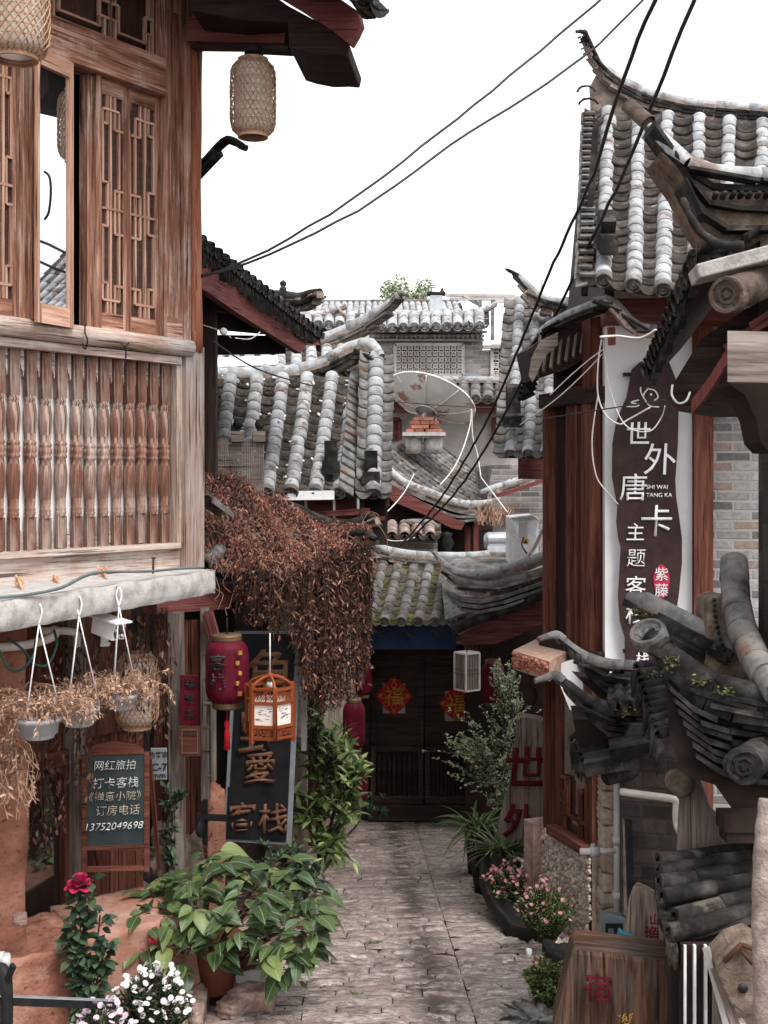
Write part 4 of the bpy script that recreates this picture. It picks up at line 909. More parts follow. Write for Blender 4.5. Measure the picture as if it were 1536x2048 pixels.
# black vertical inn sign
W = Wall(tuple(P(522, 0, 7.8).xy), (.98, .20))
T = thing('inn_sign', P(520, 1690, 7.8), 'tall black hanging inn sign with bronze characters behind the orange lantern', 'sign')
def q4(W, pts, off): return [W.at(x, y, off) for x, y in pts]
b = MB(); b.prism(q4(W, [(446, 1683), (583, 1691), (603, 1262), (468, 1262)], 0), -W.n * .03); b.build('acrylic_frame', M['acrylic'], T, .004)
b = MB(); b.prism(q4(W, [(454, 1672), (573, 1679), (592, 1268), (476, 1268)], .004), -W.n * .02); b.build('board', M['sign_black'], T)
b = MB(); b.prism(q4(W, [(452, 1678), (572, 1684), (578, 1578), (456, 1574)], .009), -W.n * .01); b.build('lower_board', M['sign_black'], T)
for ch, px, py, h, rot in (('角', 533, 1345, .31, 0), ('野', 524, 1465, .28, 0), ('愛', 520, 1535, .205, .05), ('客', 484, 1632, .183, 0), ('栈', 546, 1636, .194, 0)):
    text('lettering', ch, W.at(px, py, .014), W.r, (Z + W.r * .05), h, M['letter_bronze'], T, .008, .012)
T2 = thing('sign_bracket', P(410, 1635, 7.2), 'black iron bracket holding the inn sign to the adobe pier', 'bracket')
b = MB(); b.bar(P(392, 1634, 7.15), P(452, 1636, 7.22), .03, .035); b.bar(P(410, 1600, 7.2), P(410, 1690, 7.2), .03, .03, V((0, 1, 0))); b.build('arm', M['black'], T2)
b = MB(); b.lathe(P(404, 1655, 7.15), V((1, -.3, 0)), [(0, -.02), (.05, -.02), (.06, -.005), (.05, .01), (0, .012)], 18); b.build('wheel', M['black'], T2)
# orange palace lantern, six sided
c = P(540, 1421, 6.75); r = .135; h = .27
T = thing('palace_lantern', c - Z * h / 2, 'orange wooden hexagonal palace lantern with painted cream panels', 'lantern')
hx = [V((cos(a), sin(a), 0)) for a in [-pi / 2 + .3 + pi / 3 * k for k in range(6)]]
b = MB()
for k in range(6):
    p, q = hx[k] * r, hx[(k + 1) % 6] * r
    b.bar(c + p - Z * (h / 2 + (.03 if k % 2 else .0)), c + p + Z * (h / 2 + (.035 if k % 2 else .015)), .022, .022, p)
    for z in (-h / 2, -h / 2 + .065, h / 2 - .075, h / 2): b.bar(c + p + Z * z, c + q + Z * z, .014, .016)
b.build('frame', M['orange_wood'], T, .002)
b = MB()
for k in range(6):
    p, q = hx[k] * r, hx[(k + 1) % 6] * r; n = (p + q).normalized(); t = (q - p).normalized()
    for z0 in (-h / 2 + .032, h / 2 - .037):
        for i in range(5):
            o = c + p.lerp(q, (i + .5) / 5) + Z * z0; s_ = .011
            b.tube([o + t * cos(a) * s_ + Z * sin(a) * s_ * 1.3 for a in [2 * pi * j / 8 for j in range(9)]], .0032, 4, False)
            b.tube(smooth([o - t * .013 - Z * .02, o + Z * .0, o + t * .013 + Z * .02], 3), .003, 4, False)
b.build('fretwork', M['orange_wood'], T)
b = MB()
for k in range(6):
    p, q = hx[k] * r * .97, hx[(k + 1) % 6] * r * .97; b.prism([c + p - Z * (h / 2 - .06), c + q - Z * (h / 2 - .06), c + q + Z * (h / 2 - .07), c + p + Z * (h / 2 - .07)], -(p + q).normalized() * .004)
b.build('painted_panel', M['lampcloth'], T)
b = MB()
for k in range(6):
    p, q = hx[k] * r * .975, hx[(k + 1) % 6] * r * .975; t = (q - p)
    for i in range(14):
        o = c + p + t * U(.1, .75) + Z * U(-.04, .03); b.bar(o, o + t * U(.06, .25) + Z * U(-.004, .008), .002, U(.001, .003), Z)
b.build('ink_landscape', M['ink'], T)
b = MB()
for k in range(6):
    p = hx[k] * r; b.tube(smooth([c + p + Z * h / 2, c + p * .75 + Z * (h / 2 + .035), c + p * .35 + Z * (h / 2 + .055), c + Z * (h / 2 + .06)]), .009, 6)
b.lathe(c + Z * (h / 2 + .05), Z, [(0, -.01), (.02, 0), (.025, .02), (.0, .03)], 12); b.build('crown', M['orange_wood'], T)
b = MB(); b.tube([c + Z * (h / 2 + .05), c + Z * (h / 2 + .30)], .004, 5); b.lathe(c + Z * (h / 2 - .005), Z, [(0, -.0), (.018, 0), (.018, .03), (0, .03)], 12); b.build('hanger', M['white_cable'], T)
# black railing lower left
T = thing('hand_rail', P(110, 2010, 4.2), 'black iron hand rail with a grey pipe end at the lower left edge', 'railing')
b = MB(); b.bar(P(-30, 1999, 4.1), P(233, 2009, 4.5), .02, .03); b.build('rail', M['black'], T, .003)
b = MB(); b.bar(P(-30, 1990, 4.1), P(233, 2001, 4.5), .022, .004); b.build('rail_cap', M['steel'], T)
b = MB(); b.tube(smooth([P(12, 2100, 4.15), P(13, 1990, 4.15), P(8, 1945, 4.17), P(-12, 1925, 4.2)]), .022, 10); b.bar(P(15, 1960, 4.14), P(27, 1930, 4.12), .012, .02); b.build('post', M['black'], T)
b = MB(); b.tube([P(-20, 1917, 4.2), P(8, 1917, 4.2)], .024, 12); b.tube([P(8, 1910, 4.2), P(12, 1938, 4.2)], .021, 12); b.build('pipe_end', M['pvc_grey'], T)

# ---------------------------------------------------------------- houses along the left of the lane, and behind the gate
def pl(pts): return [P(*p) for p in pts]
def poly(mb, pts, Y, ext, vert=False):
    q = [P(x, y, Y) for x, y in pts]; a = sum(pts[i][0] * pts[i - 1][1] - pts[i - 1][0] * pts[i][1] for i in range(len(pts)))
    mb.prism(q if a > 0 else q[::-1], V(ext), vert=vert)
# the dark eave behind the timber house
D = thing('dark_eaved_house', P(418, 930, 7.8), 'dark timber house behind the pillar with dripping black eave tiles and a maroon fascia', 'house')
tile_roof(D, plane_S(P(340, 440, 6.6), P(640, 672, 9.9), P(640, 672, 9.9) + V((-2.2, .6, .42)), P(340, 440, 6.6) + V((-2.2, .6, .42)), .02), 24, 9, .045, 'tile_dark', 'tile_dark', caps=True)
b = MB()
for k in range(60):                                             # mossy drips under the eave tiles
    t = (k + .5) / 60; p = P(340, 440, 6.6).lerp(P(640, 672, 9.9), t); l = U(.08, .15); b.prism([p + V((-.0, -.03, .03)), p + V((.02, 0, -l)), p + V((0, .03, .03))], V((-.03, 0, 0)))
b.build('drip_tile_row', M['tile_dark'], D)
b = MB(); b.prism(pl([(380, 500, 6.9), (380, 560, 6.9), (470, 622, 7.7), (560, 680, 8.9), (602, 707, 9.4), (612, 690, 9.5), (640, 690, 9.75), (630, 668, 9.8), (560, 622, 9.0), (480, 570, 7.9)]), V((-.05, .02, 0))); b.build('fascia', M['maroon'], D)
b = MB(); b.prism(pl([(380, 600, 7.5), (640, 690, 9.8), (400, 560, 10.8), (200, 480, 8)]), Z * .03); b.build('soffit', M['shade'], D)
b = MB(); b.bar(P(418, 600, 7.8), P(418, 945, 7.8), .1, .1, V((0, 1, 0))); b.build('post', M['dark_wood'], D, .006)
b = MB(); b.bar(P(405, 640, 7.9), P(590, 660, 9.4), .12, .1); b.bar(P(390, 690, 8.4), P(560, 690, 9.4), .1, .14); b.build('tie_beam', M['shade'], D)
b = MB(); b.lathe(P(447, 663, 7.6), V((.2, -1, .3)), [(0, .012), (.02, .012), (.026, 0), (.02, -.012), (0, -.012)], 12); b.tube(smooth([P(400, 648, 7.6), P(447, 664, 7.6), P(462, 676, 7.6)]), .003, 5); b.tube(smooth([P(470, 676, 7.9), P(500, 678, 8), P(520, 664, 8.1)]), .004, 5); b.build('insulator', M['white_cable'], D)
ridge(D, pl([(520, 588, 10.3), (560, 592, 10.3), (600, 597, 10.2), (625, 590, 10.1), (640, 583, 10.0)]), .05, 'tile_dark', 'tile_dark', 2, .22, True)
b = MB(); b.lathe(P(566, 590, 10.3), Z, [(.03, 0), (.03, .06), (.02, .07), (.028, .09), (.03, .11), (0, .13)], 10); b.build('finial', M['tile_dark'], D)
b = MB(); b.prism(pl([(395, 940, 8.6), (432, 940, 8.6), (432, 560, 8.6), (395, 560, 8.6)]), V((-.6, 2, 0))); b.build('wall', M['shade'], D)
# broken hook of the roof just behind the pillar
T = thing('roof_hook', P(400, 350, 7.4), 'dark curved roof tip jutting past the pillar against the sky', 'roof tip')
b = MB(); p = smooth(pl([(330, 400, 7.6), (400, 335, 7.4), (448, 284, 7.2), (470, 284, 7.15), (492, 297, 7.1)]), 4); b.tube(p, [.035 - .016 * k / len(p) for k in range(len(p))], 8); b.build('curved_tile', M['tile_dark'], T)
b = MB(); b.bar(P(340, 410, 7.62), P(440, 306, 7.25), .05, .03); b.build('backing', M['tile_dark'], T)
# wooden balcony fence with ball finials
T = thing('balcony_fence', P(480, 1000, 8.6), 'brown ribbed wooden fence with two ball topped posts', 'fence')
b = MB(); Wf = Wall(tuple(P(480, 0, 8.6).xy), (1, .12))
for k in range(26): x = 433 + 96 * k / 26; b.prism([Wf.at(x, 1010), Wf.at(x + 2.9, 1010), Wf.at(x + 2.9, 877), Wf.at(x, 877)], -Wf.n * (.02 + .008 * (k % 2)))
b.build('slat_panel', M['grey_wood'], T)
for x in (476, 519):
    b = MB(); b.prism([Wf.at(x - 14, 884, .03), Wf.at(x + 12, 884, .03), Wf.at(x + 12, 862, .03), Wf.at(x - 14, 862, .03)], -Wf.n * .09); po = b.build('fence_post', M['grey_wood'], T, .004)
    b = MB(); c = Wf.at(x, 849, -.01); b.lathe(c, Z, [(0, -.045), (.02, -.04), (.018, -.03)] + [(.036 * sin(a), -.036 * cos(a)) for a in [.5 + 2.64 * q / 10 for q in range(11)]] + [(0, .031)], 14); b.build('finial', M['tile_dark'], po)
# middle house with the big tiled roof
D = thing('tiled_house', P(620, 1080, 10.4), 'house with broad grey barrel tile roof left of the satellite dish', 'house')
tile_roof(D, plane_S(P(296, 985, 9.4), P(700, 985, 10.2), P(735, 752, 11.5), P(330, 762, 10.8), .05), 8, 13, .066, 'tile', 'pan', capm='tile_mid')
Sm = plane_S(P(296, 985, 9.4), P(700, 985, 10.2), P(735, 752, 11.5), P(330, 762, 10.8), .05); b = MB(); c_ = MB(); r_ = random.Random(77)
for k in range(75):                                             # crumbs of bedding mortar along the cover tiles, moss in the pans
    i = r_.randrange(2, 8); sg = r_.choice((-1, 1)); o = Sm((i + .5 + sg * .30) / 8, r_.random()) + V((0, -.01, .03)); s_ = r_.uniform(.004, .012); q = Quaternion(V((r_.random(), r_.random(), r_.random())), r_.uniform(0, 3)); b.box(o, q @ V((s_ * 1.6, 0, 0)), q @ V((0, s_, 0)), q @ V((0, 0, s_ * .6)))
for k in range(60):
    o = Sm(min(.98, (r_.randrange(2, 8) + r_.uniform(-.1, .1)) / 8), r_.random()) + Z * .02
    for j in range(9): c_.leaf(o + V((U(-.04, .04), U(-.03, .03), 0)), V((U(-1, 1), U(-1, 1), U(.1, .8))), Z, U(.015, .035), U(.008, .016), .6, .1, shape=[1, .8, 0])
b.build('mortar_crumbs', M['plaster'], D); c_.build('moss', M['moss'], D)
ridge(D, pl([(380, 748, 11.1), (470, 750, 11.2), (560, 747, 11.35), (620, 736, 11.5), (665, 717, 11.5), (700, 698, 11.45), (735, 688, 11.4), (750, 695, 11.3), (762, 712, 11.2)]), .07, 'tile', 'tile_dark', 2, .34, True)
tile_roof(D, plane_S(P(726, 985, 10.15), P(766, 985, 10.2), P(772, 712, 11.3), P(734, 706, 11.3), .0), 1, 14, .075, 'tile', 'tile_mid', capm='tile_mid')
b = MB(); b.prism(pl([(722, 1040, 10.1), (730, 1040, 10.1), (722, 770, 11.2), (712, 770, 11.2)]), V((-.06, .1, 0))); b.prism(pl([(772, 1012, 10.2), (779, 1012, 10.2), (782, 720, 11.3), (775, 716, 11.3)]), V((.0, .1, 0))); b.build('barge_board', M['dark_wood'], D)
b = MB()
for k in range(15): p = P(693, 975, 10.12).lerp(P(715, 745, 11.4), k / 15); b.box(p, V((.06, 0, -.035)), V((0, .055, .03)), Z * .008)
b.build('verge_tile_row', M['tile_mid'], D)
for x, y, Y in ((662, 905, 10.3), (742, 925, 10.3)):
    b = MB(); b.box(P(x, y, Y), V((.055, 0, 0)), V((0, .04, 0)), Z * .1); b.box(P(x, y + 30, Y - .1), V((.075, 0, 0)), V((0, .04, 0)), Z * .05); b.build('ridge_end_block', M['tile_dark'], D, .008)
b = MB(); b.prism(pl([(420, 1090, 10.5), (745, 1090, 10.5), (745, 985, 10.5), (420, 985, 10.5)]), V((0, 3, 0))); b.build('wall', M['brown_wood'], D)
b = MB(); b.bar(P(520, 992, 9.9), P(667, 990, 10.05), .07, .075); b.build('gutter', M['white'], D, .01)
b = MB(); b.prism(pl([(722, 1090, 10.3), (775, 1090, 10.3), (775, 850, 10.7), (722, 850, 10.7)]), V((0, 2, 0))); b.build('gable_wall', M['shade'], D)
b = MB(); b.bar(P(600, 1030, 10.2), P(740, 1022, 10.2), .05, .05); b.bar(P(640, 1050, 10.1), P(770, 1036, 10.1), .03, .03); b.build('rail', M['maroon'], D)
for x in (612, 668, 716): b = MB(); b.tube([P(x, 995, 10.2), P(x + 2, 1090, 10.2)], .012, 6); b.build('pole', M['offwhite'], D)
# roof behind it with the tall horn
D = thing('horned_roof_house', P(600, 760, 12.4), 'house behind with a grey ridge sweeping up into a tall thin horn', 'house')
tile_roof(D, plane_S(P(330, 752, 11.7), P(700, 745, 11.7), P(700, 690, 12.6), P(330, 700, 12.6), 0), 12, 5, .06, 'tile', 'pan', caps=False)
ridge(D, pl([(360, 694, 12.6), (480, 692, 12.6), (580, 690, 12.6), (650, 677, 12.55), (710, 652, 12.5), (750, 630, 12.4), (780, 608, 12.3), (797, 588, 12.2)]), .065, 'tile', 'tile_mid', 2, .3, True)
b = MB(); p = smooth(pl([(770, 618, 12.34), (790, 600, 12.25), (800, 588, 12.2), (808, 586, 12.15), (813, 590, 12.1)]), 4); b.tube(p, [.05 - .035 * k / len(p) for k in range(len(p))], 8); b.build('horn', M['tile_mid'], D)
b = MB(); b.bar(P(425, 727, 11.8), P(556, 722, 11.9), .14, .03, V((0, -1, 1))); b.build('skylight', M['white'], D)
b = MB(); b.prism(pl([(330, 1000, 12.7), (740, 1000, 12.7), (740, 700, 12.7), (330, 700, 12.7)]), V((0, 2, 0))); b.build('wall', M['brick_far'], D)
# far brick building with lattice vents
D = thing('brick_house', P(900, 1000, 19.4), 'far grey brick house with two lattice vents below a tiled parapet', 'house')
Wb = Wall(tuple(P(880, 0, 19.3).xy), (1, 0))
b = MB(); b.prism(pl([(740, 800, 19.3), (1080, 800, 19.3), (1080, 700, 19.3), (965, 700, 19.3), (965, 655, 19.3), (740, 655, 19.3)]), V((0, 4, 0))); b.build('wall', M['brick_far'], D)
b = MB()
for k in range(3): b.bar(P(738, 664 + 8 * k, 19.2), P(968 + (k == 0) * 6, 664 + 8 * k, 19.2), .10 - .03 * k, .035)
for k in range(24): b.bar(P(745 + 9.4 * k, 673, 19.2), P(749 + 9.4 * k, 673, 19.2), .1, .06)
b.bar(P(965, 694, 19.2), P(1080, 694, 19.2), .1, .05); b.build('brick_cornice', M['brick_far'], D)
tile_roof(D, plane_S(P(752, 656, 18.9), P(970, 652, 18.9), P(970, 626, 19.4), P(752, 632, 19.4), 0), 10, 2, .085, 'tile', 'pan', rise=.2)
ridge(D, pl([(755, 614, 19.4), (785, 624, 19.4), (850, 631, 19.4), (910, 631, 19.4), (960, 622, 19.4), (992, 606, 19.4)]), .06, 'tile', 'tile_mid', 1, .4, True)
def vent(x0, y0, x1, y1, nx, nz):
    b = MB(); b.prism([Wb.at(x0, y1, .012), Wb.at(x1, y1, .012), Wb.at(x1, y0, .012), Wb.at(x0, y0, .012)], -Wb.n * .01); v_ = b.build('vent', M['shade'], D)
    b = MB()
    p00, p11 = Wb.at(x0, y1, .03), Wb.at(x1, y0, .03); w, h = (p11 - p00).x / nx, (p11 - p00).z / nz
    for i in range(nx):
        for j in range(nz):
            o = p00 + V((w * (i + .5), 0, h * (j + .5)))
            for s_ in (1, -1): b.bar(o + V((-w / 2, 0, -s_ * h / 2)), o + V((w / 2, 0, s_ * h / 2)), .02, .026, V((0, 1, 0)))
            b.tube([o + V((cos(a) * w * .36, -.01, sin(a) * h * .36)) for a in [2 * pi * q / 8 for q in range(9)]], .012, 4, False)
    for a, c in (((x0, y0), (x1, y0)), ((x0, y1), (x1, y1)), ((x0, y0), (x0, y1)), ((x1, y0), (x1, y1))): b.bar(Wb.at(*a, .03), Wb.at(*c, .03), .05, .05, V((0, 1, 0)))
    b.build('vent_lattice', M['plaster_grey'], v_)
vent(790, 689, 926, 751, 11, 5); vent(984, 690, 1060, 755, 5, 4)
tile_roof(D, plane_S(P(770, 796, 18.7), P(1060, 800, 18.7), P(1060, 766, 19.3), P(770, 764, 19.3), 0), 12, 3, .085, 'tile_mid', 'pan')
ridge(D, pl([(770, 758, 19.2), (900, 759, 19.2), (1060, 760, 19.2)]), .055, 'tile', 'tile_mid', 1, .4, False)
b = MB(); b.bar(P(760, 812, 19.1), P(1060, 812, 19.1), .2, .2); b.build('beam', M['maroon'], D)
b = MB(); b.prism(pl([(760, 1060, 19.6), (1080, 1060, 19.6), (1080, 800, 19.6), (760, 800, 19.6)]), V((0, 3, 0))); b.build('lower_wall', M['plaster_grey'], D)
b = MB()
for x0, x1 in ((770, 800), (984, 1012)):
    b.prism(pl([(x0, 880, 19.5), (x1, 880, 19.5), (x1, 838, 19.5), (x0, 838, 19.5)]), V((0, .1, 0))); b.bar(P(x0, 838, 19.45), P(x1, 838, 19.45), .06, .06); b.bar(P(x1, 838, 19.45), P(x1, 880, 19.45), .06, .06, V((0, 1, 0)))
b.build('window_frame', M['maroon'], D)
D = thing('far_tiled_house', P(760, 760, 23), 'farthest house whose tiled roof shows under the tree and flue', 'house')
tile_roof(D, plane_S(P(540, 690, 21), P(960, 690, 21), P(915, 607, 23.5), P(585, 607, 23.5), .1), 27, 12, .06, 'tile', 'pan', caps=False, drips=False)
ridge(D, pl([(585, 604, 23.5), (750, 604, 23.5), (915, 602, 23.5)]), .05, 'tile_mid', 'tile_mid', 1, .5, False)
b = MB(); b.prism(pl([(585, 900, 22.5), (915, 900, 22.5), (915, 660, 22.5), (585, 660, 22.5)]), V((0, 3, 0))); b.build('wall', M['brick_far'], D)
D = thing('small_tiled_wall', P(655, 760, 16.5), 'short brick wall with a curved tile coping left of the far roof', 'wall')
b = MB(); b.prism(pl([(560, 800, 16.5), (712, 800, 16.5), (712, 655, 16.5), (560, 655, 16.5)]), V((0, .4, 0))); b.build('wall', M['brick_far'], D)
tile_roof(D, plane_S(P(560, 650, 16.2), P(712, 650, 16.2), P(712, 630, 16.6), P(560, 636, 16.6), 0), 7, 2, .07, 'tile', 'pan')
ridge(D, pl([(560, 626, 16.5), (630, 630, 16.5), (665, 622, 16.5), (690, 610, 16.5)]), .05, 'tile', 'tile_mid', 1, .35, True)
b = MB(); b.tube(pl([(672, 612, 16.4), (690, 632, 16.4), (716, 645, 16.4)]), .02, 6); b.build('tip_wire', M['mortar'], D)
T = thing('metal_flue', P(872, 640, 20), 'square galvanised metal flue with a pointed cap on the far roof', 'chimney')
b = MB(); b.bar(P(872, 645, 20), P(872, 592, 20), .2, .2, V((0, 1, 0))); b.build('duct', M['steel'], T, .01)
b = MB(); c = P(872, 588, 20); b.box(c, V((.15, 0, 0)), V((0, .15, 0)), Z * .015); b.lathe(c + V((.1, 0, 0)), Z, [(.05, 0), (0, .13)], 4, sm=False); b.build('cowl', M['tile_dark'], T)
T = thing('pergola_frame', P(960, 690, 21), 'pale bare pergola frame of thin posts on the far terrace', 'pergola')
for a, c in (((960, 600), (962, 690)), ((985, 600), (985, 680)), ((1028, 600), (1030, 690))): b = MB(); b.bar(P(*a, 20.5), P(*c, 20.5), .06, .06, V((0, 1, 0))); b.build('post', M['tile_mid'], T)
for a, c in (((890, 590), (1030, 592)), ((900, 598), (1030, 598)), ((925, 590), (960, 610)), ((990, 604), (1020, 602))): b = MB(); b.bar(P(*a, 20.5), P(*c, 20.6), .07, .05); b.build('cross_bar', M['plaster_grey'], T)
T = thing('antenna_mast', P(1083, 560, 24), 'thin pale antenna mast in the sky right of the horned roofs', 'mast')
b = MB(); b.tube(pl([(1083, 620, 24), (1083, 472, 24)]), .022, 6); b.build('mast', M['plaster'], T); b = MB(); b.bar(P(1080, 500, 24), P(1086, 500, 24), .02, .02); b.build('crosspiece', M['plaster'], T)
# tree on the skyline
def tree(name, base, h, cr, n, label, leaf='leaf', seed=2, ls=.14):
    r_ = random.Random(seed); T = thing(name, base, label, 'tree'); b = MB(); base = V(base)
    top = base + Z * h * .62; b.tube([base, base.lerp(top, .5) + V((.1, 0, 0)), top], [h * .035, h * .025, h * .014], 8)
    cl = []
    for k in range(9):
        a = r_.uniform(0, 6.28); q = r_.uniform(.25, .95); c = base + V((cos(a) * cr * q, sin(a) * cr * q, h * r_.uniform(.55, .92))); b.tube([base + Z * h * r_.uniform(.3, .6), c], [h * .014, h * .004], 5); cl.append((c, cr * r_.uniform(.28, .46)))
    b.build('trunk', M['twig'], T); b = MB()
    for k in range(n):
        c, q = r_.choice(cl); d = V((r_.gauss(0, 1), r_.gauss(0, 1), r_.gauss(0, .8))).normalized(); p = c + d * q * r_.uniform(.55, 1.05)
        b.leaf(p, d + V((r_.uniform(-1, 1), r_.uniform(-1, 1), r_.uniform(-1, .3))), V((r_.uniform(-1, 1), r_.uniform(-1, 1), 1)), ls * r_.uniform(.6, 1.2), ls * .5, .3, .1, shape=[.1, 1, 0])
    b.build('crown', M[leaf], T)
tree('tree', P(812, 700, 36), 2.2, .75, 1700, 'small green tree rising behind the far tiled roof', 'leaf_pale', 4, .13)
# satellite dish on its brick plinth
T = thing('satellite_dish', P(852, 850, 16.5), 'large pale satellite dish with rust stains seen from behind on a brick plinth', 'satellite dish')
a = V((.34, .40, .85)).normalized(); cR = P(863, 797, 16.5); r = .62; dp = .2; hub = cR - a * dp
b = MB(); pr = [(r * k / 10, dp * (k / 10) ** 2) for k in range(11)]; b.lathe(hub, a, pr, 40); b.lathe(hub - a * .012, a, pr[::-1], 40); b.lathe(cR, a, [(r - .004, -.014), (r + .014, -.014), (r + .014, .008), (r - .004, .008)], 40); o = b.build('reflector', M['dish'], T)
_, x, y = basis(a)
for k in range(8):
    b = MB(); t = 2 * pi * k / 8 + .3; b.tube([hub - a * .02 + (x * cos(t) + y * sin(t)) * r * q + a * dp * q * q for q in (.2, .4, .6, .8, 1)], .012, 4); b.build('rib', M['offwhite'], T)
b = MB(); b.tube([hub + (x * cos(t) + y * sin(t)) * .15 - a * .02 for t in [2 * pi * k / 20 for k in range(21)]], .016, 6); b.tube([hub, P(846, 835, 16.4)], .03, 8); b.tube([P(848, 826, 16.3), P(843, 880, 16.3)], .012, 6); b.tube([P(872, 835, 16.3), P(873, 872, 16.3)], .012, 6); b.build('mount', M['steel'], T)
T = thing('brick_plinth', P(847, 905, 16.4), 'stepped red brick plinth on two stone drums under the dish', 'plinth')
b = MB(); r_ = random.Random(5)
for k, (x0, x1) in enumerate(((813, 884), (818, 880), (822, 872), (830, 866))):
    yb = 866 - 8 * k; x0 += r_.uniform(-3, 3); x1 += r_.uniform(-4, 4); n = max(1, round((x1 - x0) / 18))
    for i in range(n):
        xa = x0 + (x1 - x0) * i / n; xb = x0 + (x1 - x0) * (i + 1) / n; b.box(P((xa + xb) / 2, yb - 4, 16.4), V(((xb - xa) / F * 16.4 / 2 - .004, r_.uniform(-.02, .02), 0)), V((r_.uniform(-.02, .02), .12, 0)), V((0, 0, .024)))
b.build('brick_stack', M['brick_red'], T, .004)
b = MB(); b.bar(P(805, 869, 16.4), P(890, 869, 16.4), .4, .05); b.build('slab', M['concrete'], T)
b = MB(); b.lathe(P(828, 890, 16.4), Z, [(0, -.12), (.11, -.12), (.12, .1), (0, .1)], 14); b.build('drum', M['concrete'], T); b = MB(); b.lathe(P(866, 890, 16.4), Z, [(0, -.12), (.13, -.12), (.13, .1), (0, .1)], 14); b.build('drum', M['concrete'], T)
# low roof behind the gate, its gable towards us
D = thing('low_tiled_house', P(870, 1110, 15.8), 'low house below the dish whose weathered tiles slope right over a faded red barge board', 'house')
tile_roof(D, plane_S(P(945, 1048, 15.4), P(1010, 985, 18), P(850, 872, 18.2), P(745, 915, 15.6), .06), 13, 14, .055, 'tile_mid', 'pan', dk='maroon')
ridge(D, pl([(745, 905, 15.5), (800, 960, 15.45), (860, 985, 15.4), (915, 1006, 15.4), (960, 1008, 15.4), (1000, 998, 15.4)]), .05, 'tile', 'tile_mid', 1, .3, True)
b = MB()
for s_ in (10, 20, 29): p = smooth(pl([(790, 962 + s_, 15.38), (850, 988 + s_, 15.35), (910, 1012 + s_, 15.35), (955, 1018 + s_ * .7, 15.35)])); [b.bar(p[k], p[k + 1] + (p[k + 1] - p[k]) * .02, .09, .03) for k in range(len(p) - 1)]
b.build('verge_course', M['tile_mid'], D)
b = MB(); b.prism(pl([(770, 985, 15.3), (786, 1003, 15.3), (850, 1030, 15.3), (905, 1057, 15.3), (922, 1060, 15.3), (930, 1047, 15.3), (860, 1012, 15.3), (772, 962, 15.3)]), V((0, .05, 0))); b.build('barge_board', M['maroon'], D)
b = MB(); b.prism(pl([(760, 1300, 15.7), (985, 1300, 15.7), (985, 1040, 15.7), (930, 1040, 15.7), (760, 960, 15.7)]), V((0, 3, 0))); b.build('wall', M['dark_wood'], D)
b = MB()
for x in (935, 952): b.bar(P(x, 1040, 15.5), P(x, 1130, 15.5), .07, .05, V((0, 1, 0)))
b.build('post', M['maroon'], D)
b = MB(); b.lathe(P(893, 1090, 15.2), Z, [(0, -.3), (.06, -.28), (.05, -.2), (.09, -.12), (.06, -.05), (.1, .03), (.06, .1), (.08, .15), (0, .17)], 12); b.build('carved_pendant', M['black'], D)
D = thing('tan_tile_wall', P(825, 1110, 15.0), 'low wall topped by a row of curved tan tiles and a brick lattice behind the gate ridge', 'wall')
tile_roof(D, plane_S(P(772, 1074, 14.9), P(872, 1074, 14.9), P(872, 1050, 15.3), P(772, 1050, 15.3), 0), 4, 2, .07, 'mortar', 'pan', caps=False)
b = MB(); b.prism(pl([(770, 1130, 15.1), (875, 1130, 15.1), (875, 1072, 15.1), (770, 1072, 15.1)]), V((0, .3, 0))); b.build('wall', M['brick_far'], D)
ridge(D, pl([(800, 1046, 15.2), (840, 1044, 15.2), (868, 1048, 15.2), (880, 1066, 15.2)]), .04, 'tile_mid', 'tile_mid', 1, .3, False)
# brick house right of it
D = thing('side_brick_house', P(1040, 1130, 15.6), 'narrow grey brick house wall with sloping tile coping beside the air conditioner', 'house')
b = MB(); b.prism(pl([(975, 1180, 15.9), (1110, 1180, 15.9), (1110, 930, 15.9), (985, 930, 15.9), (975, 990, 15.9)]), V((0, 3, 0))); b.build('wall', M['brick_far'], D)
ridge(D, pl([(960, 985, 15.6), (985, 978, 15.6), (1040, 960, 15.6), (1095, 940, 15.6)]), .05, 'tile', 'tile_mid', 1, .3, True)
b = MB(); b.bar(P(985, 995, 15.6), P(1095, 958, 15.6), .2, .05); b.build('coping_board', M['maroon'], D)
T = thing('dry_grass_tuft', P(985, 1050, 15.2), 'tuft of dry grass growing on the low roof edge', 'grass tuft')
b = MB()
for k in range(150): p = P(U(955, 1022), U(1035, 1052), U(15, 15.3)); b.leaf(p, V((U(-.5, .5), U(-.5, .5), 1)), V((0, -1, .2)), U(.12, .34), .012, .5, .1, shape=[1, .7, 0])
b.build('blades', M['straw'], T)
# air conditioner and water heater
T = thing('air_conditioner', P(1047, 1126, 12.6), 'white air conditioner outdoor unit seen from its side on the roof', 'air conditioner')
b = MB(); b.prism(pl([(1019, 1128, 12.5), (1066, 1132, 12.3), (1077, 1125, 12.6), (1077, 1036, 12.6), (1066, 1030, 12.3), (1019, 1034, 12.5)]), V((.02, .6, 0))); b.build('casing', M['white'], T, .012)
b = MB(); c = P(1046, 1060, 12.38); b.box(c, V((.045, 0.01, 0)), V((0, .03, 0)), Z * .08); b.build('valve_cover', M['offwhite'], T, .008)
b = MB(); b.prism([P(1046, 1088, 12.375), P(1057, 1089, 12.33), P(1057, 1077, 12.33), P(1046, 1077, 12.375)], V((0, .012, 0))); b.build('warning_sticker', M['yellow'], T)
b = MB(); b.prism([P(1048, 1086, 12.362), P(1055, 1086.5, 12.332), P(1051.5, 1079, 12.345)], V((0, .004, 0))); b.build('warning_triangle', M['ink'], T)
